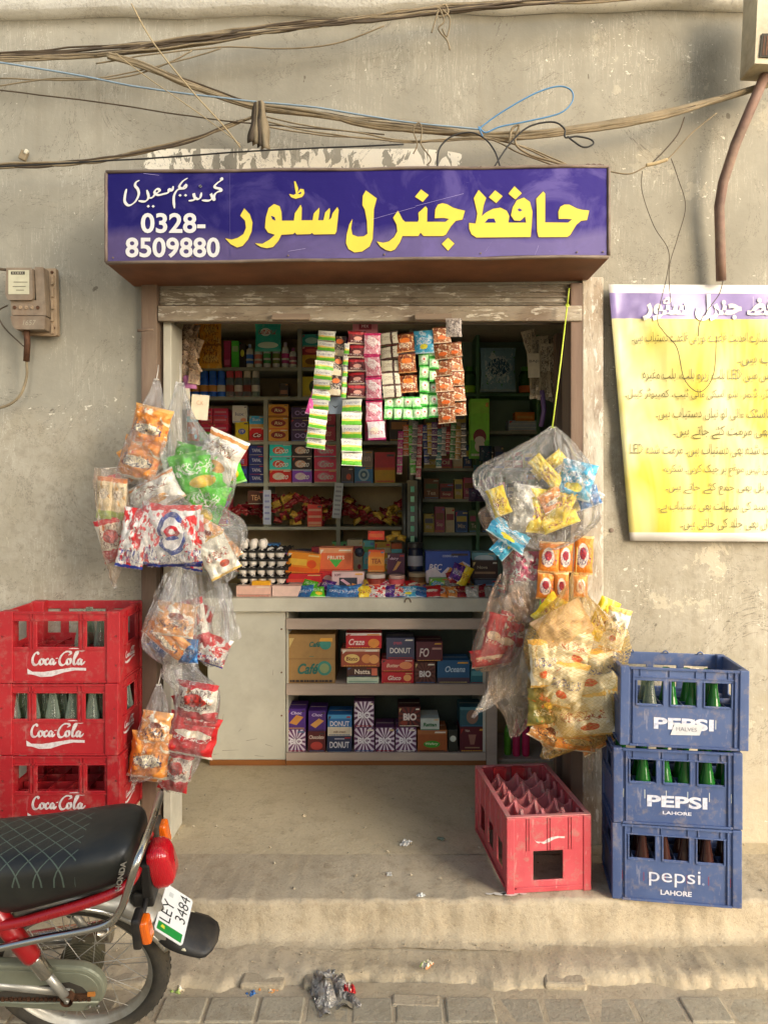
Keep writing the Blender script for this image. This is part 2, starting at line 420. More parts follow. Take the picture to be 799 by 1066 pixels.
M_lintel = scuffed('scuffed_lintel_paint', 'a89c88', '877862', 'd8d0be', .50)
M_lintel2 = scuffed('scuffed_frame_paint', 'a39a88', '7e705c', 'd8d2c2', .50)
M_whitepaint = pm('chipped_white_paint', 'b9b3a0', .55, var=.10, scale=7, bump=.2, dirt=.35, dcol='7d6c55')
M_jamb = scuffed('peeling_white_jamb', 'c8bfac', 'a08e76', 'ddd6c6', .5, (1, 1, .3))
M_shelf = pm('grey_green_shelf_paint', 'a4a898', .55, var=.2, scale=8, dirt=.3)
M_shelfback = pm('shelf_back_board', 'c8b48c', .75, var=.25, scale=4, dirt=.3)
M_dark = pm('dark_room_wall', '3b352b', .85, var=.2, scale=3)
M_green = pm('green_shelf_paint', '5a8a62', .5, var=.2, scale=6, dirt=.25)
M_panel = pm('cream_counter_panel', 'c8c5b4', .5, var=.08, scale=5, dirt=.4, dcol='8a8066')
M_rail = pm('pinkish_shelf_rail', 'b3a292', .5, var=.12, scale=14, bump=.15, dirt=.4, dcol='8d7664', stretch=(.25, 1, 1))
M_oak = pm('orange_plinth_wood', '8a5526', .5, var=.25, scale=8, stretch=(.15, 1, 1))

M_room = concrete('cream_shop_plaster', 'c0b69c', 'd0c6ae', '7d7058', 4, .3)
# wall with the shop opening
XL, XR, ZT = P(150, 0, CD).x, P(607, 0, CD).x, P(0, 296, CD).z
wb = MB()
def grid_wall(mb, x0, x1, z0, z1, y, mat, step=.12):
    nx = max(1, round((x1-x0)/step)); nz = max(1, round((z1-z0)/step)); vs = []; fs = []
    for i in range(nx+1):
        for j in range(nz+1):
            x = x0+(x1-x0)*i/nx; z = z0+(z1-z0)*j/nz
            d = noise.noise(Vector((x*1.3, z*1.3, 3)))*.006 if 0 < i < nx and 0 < j < nz else 0
            vs.append((x, y+d, z))
    for i in range(nx):
        for j in range(nz):
            a = i*(nz+1)+j; fs.append((a, a+nz+1, a+nz+2, a+1))
    mb.add(vs, fs, mat, True)
TH = .20
grid_wall(wb, -5, XL, -.2, 4.4, 0, M_wall); grid_wall(wb, XR, 6, -.2, 4.4, 0, M_wall); grid_wall(wb, XL, XR, ZT, 4.4, 0, M_wall)
wb.add([(XL, 0, -.2), (XL, TH, -.2), (XL, TH, ZT), (XL, 0, ZT)], [(0, 1, 2, 3)], M_jamb)
wb.add([(XR, 0, -.2), (XR, TH, -.2), (XR, TH, ZT), (XR, 0, ZT)], [(3, 2, 1, 0)], M_jamb)
wb.add([(XL, 0, ZT), (XL, TH, ZT), (XR, TH, ZT), (XR, 0, ZT)], [(0, 1, 2, 3)], M_jamb)
wb.rng(-5, XL-.001, TH, TH+.04, -.2, 4.4, M_dark); wb.rng(XR+.001, 6, TH, TH+.04, -.2, 4.4, M_dark); wb.rng(XL-.001, XR+.001, TH, TH+.04, ZT+.001, 4.4, M_dark)
wb.rng(-5.2, -5, -.001, TH+.04, -.2, 4.4, M_wall); wb.rng(6, 6.2, -.001, TH+.04, -.2, 4.4, M_wall)
o = wb.build('wall'); tag(o, None, None, kind='structure')
# interior shell of the shop
IX0, IX1, IYB, IZT = -1.62, 1.75, 2.35, 2.55
sb = MB()
sb.rng(IX0-.1, IX0, TH+.041, IYB, 0, IZT, M_room); sb.rng(IX1, IX1+.1, TH+.041, IYB, 0, IZT, M_room)
sb.rng(IX0-.1, IX1+.1, IYB, IYB+.1, 0, IZT, M_room); sb.rng(IX0-.1, IX1+.1, TH+.041, IYB+.1, IZT, IZT+.1, M_room)
tag(sb.build('shop_room_walls'), None, None, kind='structure')
# beam / slab edge along the top of the wall
bm_ = MB(); vs = []; fs = []; N = 90
for i in range(N+1):
    x = -5+11*i/N; zb = P(0, 21, CD).z+.02*noise.noise(Vector((x*3, 0, 0)))+(x+1.6)*.0125
    vs += [(x, -.001, zb), (x, -.055+.01*noise.noise(Vector((x*5, 1, 0))), zb+.012), (x, -.06, zb+.14), (x, -.06, 4.42), (x, .1, 4.42)]
for i in range(N):
    for k in range(4): fs.append((i*5+k, i*5+5+k, i*5+6+k, i*5+1+k))
bm_.add(vs, fs, M_ledge, True); tag(bm_.build('beam'), None, None, kind='structure')

# platform, steps: one noisy profile swept along x
def swept(name, prof, x0, x1, n, mat, amp=.006, seed=0):
    vs = []; fs = []; k = len(prof)
    for i in range(n+1):
        x = x0+(x1-x0)*i/n
        for j, (y, z, a) in enumerate(prof):
            q = Vector((x*2.3+seed, y*4, z*4)); q2 = Vector((x*11+seed, y*13, z*13)); q3 = Vector((x*34+seed, y*30, z*30))
            dy = (noise.noise(q)*1.0+noise.noise(q2)*.6+noise.noise(q3)*.3)*amp*a; dz = (noise.noise(q+Vector((9, 3, 1)))*1.0+noise.noise(q2+Vector((4, 4, 4)))*.5+noise.noise(q3+Vector((4, 4, 4)))*.3)*amp*.8*a
            vs.append((x, y+dy, z+dz))
    for i in range(n):
        for j in range(k-1):
            a = i*k+j; fs.append((a, a+k, a+k+1, a+1))
    m = MB(); m.add(vs, fs, mat, True); o = m.build(name); tag(o, None, None, kind='structure'); return o
Ye = -.44
swept('shop_floor', [(IYB, 0, 0), (1.2, 0, .2), (.9, 0, .2), (.6, 0, .3), (.3, 0, .5), (.05, 0, .6), (-.1, 0, .6)], IX0, IX1+.3, 80, M_floor, .006)
prof = [(-.095, -.002, .4), (-.2, 0, 1), (-.3, -.002, 1)] + [(Ye+.018-.018*math.sin(t*math.pi/2), -.018+.018*math.cos(t*math.pi/2), 1.5) for t in (0, .25, .5, .75, 1)] + \
       [(Ye-.001, -.06, 2), (Ye-.003, -.09, 2), (Ye-.012, -.12, 2), (Ye-.03, -.132, 1.5), (Ye-.06, -.136, 1.5)]
pw = [(-.0001, -.001, 0)]+prof if False else prof
swept('step', prof, -2.6, 3.1, 560, M_step, .009, 3)
swept('lower_step', [(Ye-.04, -.139, .5), (Ye-.09, -.137, 1.4), (Ye-.13, -.136, 1.6), (Ye-.17, -.137, 2), (Ye-.20, -.142, 3), (Ye-.212, -.155, 3.4), (Ye-.22, -.172, 3), (Ye-.25, -.176, 1.5), (Ye-.28, -.168, .5), (Ye-.34, -.164, .35), (Ye-.42, -.1635, .35), (Ye-.5, -.165, .35), (Ye-.62, -.166, .35)], -2.6, 3.1, 560, M_dust, .014, 8)
# side strips of platform beside the doorway run back to the wall
m = MB(); m.rng(-5, XL+.01, -.12, .002, -.06, -.0015, M_step); m.rng(XR-.01, 6, -.12, .002, -.06, -.0015, M_step)
tag(m.build('platform_edge'), None, None, kind='structure')
# street of pavers
m = MB(); yy = Ye-.27; row = 0
while yy > -2.6:
    dep = .125 if row else .12; x = -3.2+(.11 if row % 2 else 0)+rnd.uniform(-.02, .02)
    while x < 3.4:
        w = rnd.uniform(.135, .165); h = rnd.uniform(-.004, .004)
        m.box((x+w/2, yy-dep/2, -.19+h), (w-.007, dep-.007, .06), M_street, (rnd.uniform(-.012, .012), rnd.uniform(-.01, .01), rnd.uniform(-.015, .015)))
        x += w+.002
    yy -= dep+.002; row += 1
o = m.build('street', bevel=.006); tag(o, None, None, kind='structure')
m = MB(); m.add([(-60, -80, -.1635), (60, -80, -.1635), (60, Ye-.2, -.1635), (-60, Ye-.2, -.1635)], [(0, 1, 2, 3)], M_dust); tag(m.build('ground'), None, None, kind='structure')
# kerb stones half sunk in the dust of the lower step (seen at left and middle)
for i, (px, w) in enumerate(((272, 46), (432, 50), (330, 30), (120, 60), (590, 44))):
    p = P(px, 1000 if i != 1 else 1018, 2.42); m = MB(); m.box((0, 0, 0), (L(w, 2.42), .06, .03), M_step)
    o = m.build('kerb_stone', loc=(p.x, Ye-.205 if i != 1 else Ye-.29, -.158 if i != 1 else -.172), rot=(rnd.uniform(-.05, .05), 0, rnd.uniform(-.06, .06)), bevel=.01)
    tag(o, None, None, kind='structure')

# ------------------------------------------------------------ door frame, lintel
df = thing('door_frame', 'old wooden shop door frame with scuffed lintel around the opening', 'door frame', (0, 0, 0))
d1 = CD+.02
m = MB(); x0, x1 = P(151, 0, d1).x, P(167, 0, d1).x; m.rng(x0, x1, -.03, .12, .0, P(0, 297, d1).z, M_oldwood); m.rng(x1, P(168.5, 0, d1).x, .03, .15, .0, P(0, 330, d1).z, M_oldwood); m.build('post', df, bevel=.004)
m = MB(); m.rng(P(591, 0, d1).x, P(604, 0, d1).x, -.02, .13, 0, P(0, 297, d1).z, M_oldwood); m.build('post', df, bevel=.004)
m = MB(); zt, zm, zb = P(0, 296, d1).z, P(0, 318, d1).z, P(0, 335, d1).z
m.rng(x1, P(591, 0, d1).x, .01, .12, zm, zt, M_lintel2)
for k in range(4):
    zz = zm+(zt-zm)*(k+.5)/4; m.rng(x1, P(590, 0, d1).x, .002, .0095, zz-.004, zz+.004, M_lintel2)
m.build('lintel', df, bevel=.003)
m = MB(); m.rng(P(165, 0, 3.08).x, P(605, 0, 3.08).x, -.03, .0, P(0, 334, 3.07).z, P(0, 318, 3.07).z, M_lintel); m.build('lintel_rail', df, bevel=.004)
for a, b in ((283, 322), (432, 470)):
    m = MB(); m.rng(P(a, 0, 3.04).x, P(b, 0, 3.04).x, -.055, -.031, P(0, 333, 3.04).z, P(0, 326, 3.04).z, M_oldwoodh); m.rng(P(a, 0, 3.04).x, P(b, 0, 3.04).x, -.07, -.056, P(0, 333, 3.04).z, P(0, 331, 3.04).z, M_oldwoodh)
    m.build('angle_bracket', df)
m = MB(); m.tube([P(143, 344, 3.0), P(160, 343, 3.02)], .006, M_oldwood); m.build('hinge_pin', df)
# white boards inside the jambs
m = MB(); m.rng(P(169, 0, 3.1).x, P(177.5, 0, 3.1).x, .012, .18, 0, P(0, 334, 3.1).z, M_whitepaint)
tag(m.build('jamb_board', bevel=.003), 'chipped white upright board inside the left door post', 'board')
m = MB(); m.rng(P(604.5, 0, 3.1).x, P(626, 0, 3.1).x, -.022, -.002, 0, P(0, 290, 3.1).z, M_jamb)
tag(m.build('plaster_reveal', bevel=.004), 'peeling white plaster strip beside the right door post', 'plaster strip')
m = MB(); m.rng(P(576, 0, 3.45).x, P(590, 0, 3.45).x, .3, .36, 0, 2.2, M_oldwood)
tag(m.build('inner_post', bevel=.003), 'dark wooden post just inside the right side of the doorway', 'post')
# meter pipe etc are in street-furniture file
# ------------------------------------------------------------ signboard
M_purple = None
def sign_mat():
    g = NT('faded_purple_vinyl'); ob = g.coords('Object'); x, y, z = g.sep(ob)
    n1 = g.noise(ob, 2.2, 4, .5, .6); n2 = g.noise(g.coords('Object', (1, 1, 2)), 14, 6, .65)
    fade = g.ramp(g.math('ADD', x, g.math('MULTIPLY', n1, .5)), -.5, 1.1)
    c = g.mix(fade, lin('110756'), lin('2c1c74'))
    # dusty lower part
    dz = g.math('ADD', z, g.math('MULTIPLY', g.math('SUBTRACT', n1, .5), .16))
    d = g.math('SUBTRACT', 1.0, g.ramp(dz, -.085, -.035))
    c = g.mix(g.math('MULTIPLY', d, .7), c, g.mix(fade, lin('584a6c'), lin('7a6e98')))
    c = g.mix(g.math('MULTIPLY', g.ramp(g.noise(ob, 4.5, 5, .6, 1.2), .5, .66), g.math('ADD', .12, g.math('MULTIPLY', fade, .35))), c, lin('7668a4'))
    sc_ = g.math('GREATER_THAN', n2, .68)
    c = g.mix(g.math('MULTIPLY', sc_, g.math('MULTIPLY', g.ramp(x, .2, .95), .5)), c, lin('b6a8c8'))
    g.link(c, g.b.inputs['Base Color']); g.b.inputs['Roughness'].default_value = .5; g.b.inputs['Specular IOR Level'].default_value = .22
    g.link(g.bump(g.math('ADD', g.noise(g.coords('Object', (1, 1, .6)), 5, 3), g.math('MULTIPLY', n2, .15)), .35, .02), g.b.inputs['Normal'])
    return g.m
M_purple = sign_mat()
M_yel = pm('sign_yellow', 'dcc640', .5, var=.06, scale=10)
M_wht = pm('sign_white', 'd4d0ca', .45, var=.05, scale=10)
M_rust = pm('brown_tin', '7a4c30', .6, .1, var=.35, scale=5, bump=.2, dirt=.5, dcol='94705a')
M_tin = pm('rusty_tin_edge', '7a6a5c', .6, .2, var=.25, scale=12, dirt=.5, dcol='5a3d28')
DS = 2.78
sg = thing('shop_sign', 'purple shop signboard with yellow Urdu lettering above the doorway', 'sign', P(372, 225, DS))
def sp(px, py):  # photo pixel -> sign-local x,z
    p = P(px, py, DS)-P(372, 225, DS); return (p.x, p.z)
W0, Wt = sp(112, 180); W1, _ = sp(631, 174); zb0 = sp(0, 273)[1]; zb1 = sp(0, 266)[1]; zt0 = sp(0, 180)[1]; zt1 = sp(0, 174)[1]
N = 40; vs = []; fs = []
for i in range(N+1):
    t = i/N; x = W0+(W1-W0)*t; za = zt0+(zt1-zt0)*t; zb = zb0+(zb1-zb0)*t+.004*math.sin(t*17)*(.4+t)
    for j in range(9):
        s_ = j/8; vs.append((x, .0012*noise.noise(Vector((x*4, s_*2, 0))), zb+(za-zb)*s_))
for i in range(N):
    for j in range(8): a = i*9+j; fs.append((a, a+9, a+10, a+1))
m = MB(); m.add(vs, fs, M_purple, True); m.build('sign_face', sg)
m = MB(); back = .315
zc = min(zb0, zb1)
# tin box: top, bottom, ends; sides taper to the wall
def q(x, y, z): return (x, y, z)
xa, xb = W0-.006, W1+.012; ia, ib = W0+.03, W1-.03
m.add([q(xa, .008, zb0-.004), q(xb, .008, zb1-.006), q(xb, .008, zt1+.008), q(xa, .008, zt0+.006), q(xa, back, zb0-.004), q(xb, back, zb1-.006), q(xb, back, zt1), q(xa, back, zt0)],
      [(0, 1, 2, 3), (4, 7, 6, 5), (0, 4, 5, 1), (3, 2, 6, 7)], M_rust)
m.add([q(xa, .008, zb0-.004), q(xb, .008, zb1-.006), q(xb, .008, zt1+.008), q(xa, .008, zt0+.006), q(xa, back, zb0-.004), q(xb, back, zb1-.006), q(xb, back, zt1), q(xa, back, zt0)],
      [(0, 3, 7, 4), (1, 5, 6, 2)], M_tin)
m.build('sign_box', sg)
m = MB()
for a, b in (((W0-.005, zb0-.003), (W1+.008, zb1-.004)), ((W0-.005, zt0+.003), (W1+.008, zt1+.003)), ((W0-.005, zb0), (W0-.005, zt0)), ((W1+.008, zb1), (W1+.008, zt1))):
    m.tube([(a[0]+(b[0]-a[0])*t/12, -.001+.002*math.sin(t*2.3), a[1]+(b[1]-a[1])*t/12+.002*math.sin(t*1.9)) for t in range(13)], .0065 if a[0] < 0 or a[0] == b[0] else .0065, M_tin, 6)
m.build('sign_edge', sg)
def tr(ox, s): return lambda pts: [sp(ox+a/s, 185+b/s) for a, b in pts]
A = tr(480, 5.327); B = tr(360, 5.707); C_ = tr(230, 5.327)
YL = -.0030
glyphs = [
 A([(414,118),(452,78),(463,90),(462,250),(590,251),(613,232),(580,229),(538,229),(536,190),(548,162),(570,151),(596,151),(640,173),(668,180),(706,184),(694,236),(662,240),(635,262),(602,318),(585,330),(427,331),(419,300),(417,180)]),
 A([(42,252),(78,256),(88,200),(68,115),(95,70),(136,114),(122,155),(112,215),(135,195),(175,174),(215,168),(250,185),(264,215),(258,251),(358,251),(352,216),(325,240),(292,238),(274,210),(284,165),(306,127),(345,112),(378,135),(392,190),(388,260),(382,330),(82,333),(55,315),(43,285)]),
 B([(705,198),(690,250),(650,258),(622,290),(592,340),(575,348),(460,348),(442,328),(428,348),(335,348),(320,385),(290,428),(265,438),(235,430),(205,410),(183,380),(220,388),(255,380),(285,355),(305,320),(300,280),(280,240),(308,198),(335,250),(350,264),(425,264),(432,250),(430,210),(472,172),(482,185),(480,264),(590,264),(612,247),(580,240),(526,242),(530,190),(545,162),(572,153),(600,160),(635,180),(665,189)]),
 B([(118,78),(182,125),(165,190),(162,300),(158,365),(140,410),(95,440),(50,445),(15,425),(0,390),(5,340),(20,280),(38,248),(30,300),(38,340),(70,352),(105,350),(128,335),(125,260),(112,190),(98,165),(100,110)]),
 C_([(645,165),(652,180),(640,300),(632,314),(515,316),(505,307),(495,314),(420,316),(410,305),(400,314),(335,318),(320,350),(290,385),(255,392),(220,385),(190,365),(230,368),(270,345),(300,318),(262,305),(245,280),(250,220),(265,170),(295,148),(325,160),(335,190),(338,240),(405,240),(410,200),(442,152),(448,170),(446,238),(508,238),(515,200),(545,168),(545,190),(538,238),(568,238),(578,195),(602,170),(605,185),(598,236),(612,225),(618,200)]),
 C_([(130,172),(160,205),(175,250),(170,300),(150,345),(120,380),(90,388),(55,370),(25,338),(60,345),(95,335),(125,315),(140,280),(135,240),(108,212)]),
 C_([(406,22),(413,22),(428,60),(425,86),(440,64),(458,66),(463,88),(450,108),(415,118),(390,110),(378,92),(403,98),(416,90),(410,55)]),
 A([(260,90),(293,50),(333,88),(298,122)]), A([(152,110),(186,72),(227,104),(192,142)]), B([(410,115),(445,72),(490,105),(455,145)]), B([(568,395),(605,358),(643,393),(605,435)])]
m = MB()
for gl in glyphs: m.poly(gl, M_yel, YL)
for h in (A([(309,180),(320,171),(338,182),(322,190)]), A([(128,251),(148,229),(180,228),(191,251)]), C_([(277,212),(298,220),(304,240),(285,232)]), C_([(426,90),(444,79),(446,88),(438,94)])):
    m.poly(h, M_purple, YL-.0006)
m.build('lettering', sg)
# brown shadow line printed round the yellow letters
M_outl = pm('sign_outline_brown', '5a3a4a', .45)
m = MB()
for gl in glyphs:
    n = len(gl)
    for i in range(n):
        a, b = gl[i], gl[(i+1) % n]; dx, dz = b[0]-a[0], b[1]-a[1]; l = math.hypot(dx, dz) or 1; nx, nz = -dz/l*.0022, dx/l*.0022
        m.add([(a[0]-nx, YL+.0010+i*1e-6, a[1]-nz), (b[0]-nx, YL+.0010+i*1e-6, b[1]-nz), (b[0]+nx, YL+.0010+i*1e-6, b[1]+nz), (a[0]+nx, YL+.0010+i*1e-6, a[1]+nz)], [(0, 1, 2, 3)], M_outl)
m.build('lettering_outline', sg)
m = MB()
xc, zc_ = sp(180.5, 233)
for s_, x0, x1, y0, y1 in (('0328-', 147, 214, 222, 243), ('8509880', 131, 229, 247.5, 268.5)):
    a = sp(x0, y0); b = sp(x1, y1); m.txt(s_, (a[0]+b[0])/2, (a[1]+b[1])/2, b[0]-a[0], a[1]-b[1], YL, M_wht, bold=.024)
m.build('phone_number', sg)
D_ = lambda pts: [(120+a/6.66, 175+b/6.66) for a, b in pts]
st = [[(742,76),(730,92),(712,104),(690,128),(700,140),(726,146),(738,160),(716,166),(694,182),(686,206),(692,228)], [(730,90),(742,84),(738,74),(728,80)], [(692,228),(680,214),(664,180),(674,210),(650,228),(602,226)],
      [(600,172),(592,205),(575,218),(552,205),(545,178),(552,220),(510,230)], [(505,72),(470,95),(446,132),(468,142),(492,118),(488,142),(440,150),(415,182),(408,220),(413,282)],
      [(405,128),(396,160),(376,148),(370,172),(340,182),(300,190),(275,172),(292,148),(312,160),(280,184),(262,205),(240,212)], [(222,155),(234,205),(210,234),(164,230)],
      [(172,88),(148,102),(142,126),(160,150),(166,188),(140,238),(98,262),(70,236),(72,190),(82,148)]]
m = MB(); m.pen([D_(s_) for s_ in st], M_wht, YL-.001, 3.0, 1.2, R(-35), f=lambda p: sp(*p))
for dx, dy in ((593,130), (452,192), (490,192), (232,268), (266,268), (738,80), (592,128)):
    cx, cy = D_([(dx, dy)])[0]; m.poly([sp(cx-1.7, cy), sp(cx, cy-1.5), sp(cx+1.7, cy), sp(cx, cy+1.5)], M_wht, YL-.0016)
m.build('owner_name', sg)
m = MB(); a = sp(239, 176); b = sp(239.5, 272); m.add([(a[0], -.0019, a[1]), (a[0]+.0012, -.0019, a[1]), (b[0]+.0012, -.0019, b[1]), (b[0], -.0019, b[1])], [(0, 1, 2, 3)], pm('seam_line', '4a3f78', .5)); m.build('seam', sg)
m = MB()
for (x0, y0, x1, y1, w) in ((386, 229, 432, 216, .0011), (432, 215, 482, 202, .0012), (560, 256, 556, 266, .002), (505, 262, 511, 252, .002), (300, 262, 318, 259, .0012), (150, 181, 166, 183, .001)):
    a = sp(x0, y0); b = sp(x1, y1); m.add([(a[0]-w*.5, -.0042, a[1]-w*.5), (a[0]+w*.3, -.0042, a[1]+w*.5), (b[0]+w*.5, -.0042, b[1]+w*.4), (b[0], -.0042, b[1]-w*.5)], [(0, 1, 2, 3)], pm('scratch_white', 'a89cc4', .6))
m.build('scratch_mark', sg)
for px in (118, 200, 300, 400, 500, 600, 627):
    for py in (178.5, 268.5):
        a = sp(px, py-(px-112)*.012); m = MB(); m.lathe([(.0035, -.001), (.003, -.004), (0, -.0045)], M_tin, 8, (a[0], -.001, a[1]), 'y'); m.build('rivet', sg)
# square eyelets and hooks at upper right of the box
m = MB()
for k, px in enumerate((614, 620, 626)):
    a = P(px, 172, DS)-P(372, 225, DS); m.tube([a+Vector((.012*math.cos(t), .03, .012*math.sin(t)+.006)) for t in [i*2*math.pi/12 for i in range(12)]], .003, M_tin, 6, True)
m.build('hook', sg)

# ------------------------------------------------------------ yellow price sheet on right wall
def sheet_mat():
    g = NT('glossy_yellow_flex'); uv = g.coords('UV'); u, v, _ = g.sep(uv)
    n = g.noise(g.coords('UV', (1.0, .5, 1)), 3, 3, .5, .8)
    c = g.mix(g.ramp(n, .37, .56), lin('ccb93c'), lin('d6ce98'))  # pale patches paint the bright glare of the flex into its yellow
    g.link(c, g.b.inputs['Base Color']); g.b.inputs['Roughness'].default_value = .45; g.b.inputs['Specular IOR Level'].default_value = .35
    g.link(g.bump(g.noise(g.coords('UV', (2, .5, 1)), 3, 3, .5, .5), .5, .03), g.b.inputs['Normal']); return g.m
M_sheet = sheet_mat()
M_head = pm('flex_header_violet', '8a7bab', .35, var=.25, scale=5); M_pw = pm('flex_white', 'dcd6cc', .35, var=.05)
M_olive = pm('flex_olive_ink', '5e5626', .5, var=.2, scale=40)
DB = CD-.025
bs = thing('price_banner', 'glossy yellow flex banner of Urdu text nailed to the right wall', 'banner', P(720, 430, DB))
bo = P(720, 430, DB)
XRT = 905
def bw(u, v):   # u 0..1 left to right, v 0..1 bottom to top -> world, gently buckled
    # left edge leans: top (633,297) bottom (655,560)
    lx = 655+(633-655)*v; px = lx+(XRT-lx)*u; py = 563-(563-296)*v + 1.5*u
    d = DB - .010*math.sin(u*9+v*3)**2 - .014*(max(0, .10-u)/.10)*(math.sin(v*7)**2) - .012*math.sin(v*5+u*4)**2
    rr = math.hypot(u*1.5, (1-v)*1.1); th = math.atan2(1-v, u*1.4+1e-4)
    d -= .012*math.sin(th*13)*math.exp(-(rr/.28)**2)*min(1, rr*8) + .004*math.sin(v*23+u*6)*math.exp(-u*3)
    return P(px, py, d)-bo
def buv(px, py):
    v = (563-py)/(563-296); lx = 655+(633-655)*v; return (px-lx)/(XRT-lx), v
m = MB(); NX, NZ = 40, 30; vs = []; us = []; fs = []
for i in range(NX+1):
    for j in range(NZ+1): vs.append(bw(i/NX, j/NZ)); us.append((i/NX, j/NZ))
for i in range(NX):
    for j in range(NZ): a = i*(NZ+1)+j; fs.append((a, a+NZ+1, a+NZ+2, a+1))
sheet_rows = [f for f in fs]
for f in fs:
    v = us[f[0]][1]+.5/NZ; u = us[f[0]][0]
    mt = M_pw if (v > .967 or u < .022*0 or v < .022) else M_head if v > .855 else M_sheet
    m.add([vs[i] for i in f], [(0, 1, 2, 3)], mt, True, [us[i] for i in f])
o = m.build('sheet', bs)
o.modifiers.new('w', 'WELD'); sd = o.modifiers.new('solid', 'SOLIDIFY'); sd.thickness = .0012; sd.offset = 1
def btext(mb, s_, x0, x1, y0, y1, mat, bold=-.004, raw=False):
    vs_, fs_, asp = text2d(s_ if raw else urdu(s_), bold, 0, 1)
    out = []
    for a, b in vs_:
        u, v = buv(x0+(a+.5)*(x1-x0), y1-(b+.5)*(y1-y0)); p = bw(u, v); out.append((p.x, p.y-.0062, p.z))
    mb.add(out, fs_, mat)
m = MB(); btext(m, 'حافظ جنرل سٹور', 668, 828, 306, 334, M_pw, .045); m.build('header_lettering', bs)
for s_, x0, x1, y in (('دستیاب ہیں یہاں سپارے احدیث قاعدے نورانی قاعدے دستیاب ہیں۔', 657, 850, 353), ('دستیاب ہیں۔', 767, 830, 374), ('سامان جس میں LED بلب زیرو بلب، بلب وغیرہ', 668, 830, 391),
                      ('سوئچ ہولڈر، ڈیمر، شو اسکی وائی ٹیپ، کمپیوٹر کیبل۔', 650, 830, 411), ('وکٹیپ پلاسٹک والی لو نیاں دستیاب ہیں۔', 682, 830, 432), ('بلب LED بھی مرمت کئے جاتے ہیں۔', 700, 840, 450),
                      ('بلب مرمت شدہ بھی دستیاب ہیں۔ مرمت شدہ LED', 655, 830, 469), ('کوئی گارنٹی نہیں موقع پر چیک کریں۔ شکریہ', 690, 830, 489), ('گیس کے بل بھی جمع کئے جاتے ہیں۔', 692, 830, 508),
                      ('والی ڈی رسید کی سہولت بھی دستیاب ہے۔', 684, 830, 527), ('والی کاپیاں بھی جلد کی جاتی ہیں۔', 708, 830, 546)):
    m = MB(); btext(m, s_, x0, x1, y-7.5, y+6.5, M_olive, -.004); m.build('text_line', bs)
for px, py in ((636, 304), (636, 552)):
    m = MB(); p = P(px, py, CD-.02 if py < 400 else CD-.004); m.lathe([(0, -.004), (.009, -.003), (.010, 0), (.007, .004)], M_tin, 12, p, 'y')
    tag(m.build('wall_screw'), 'round screw plug in the top left corner of the yellow banner' if py < 400 else 'round screw plug in the bare wall below left of the banner', 'screw')
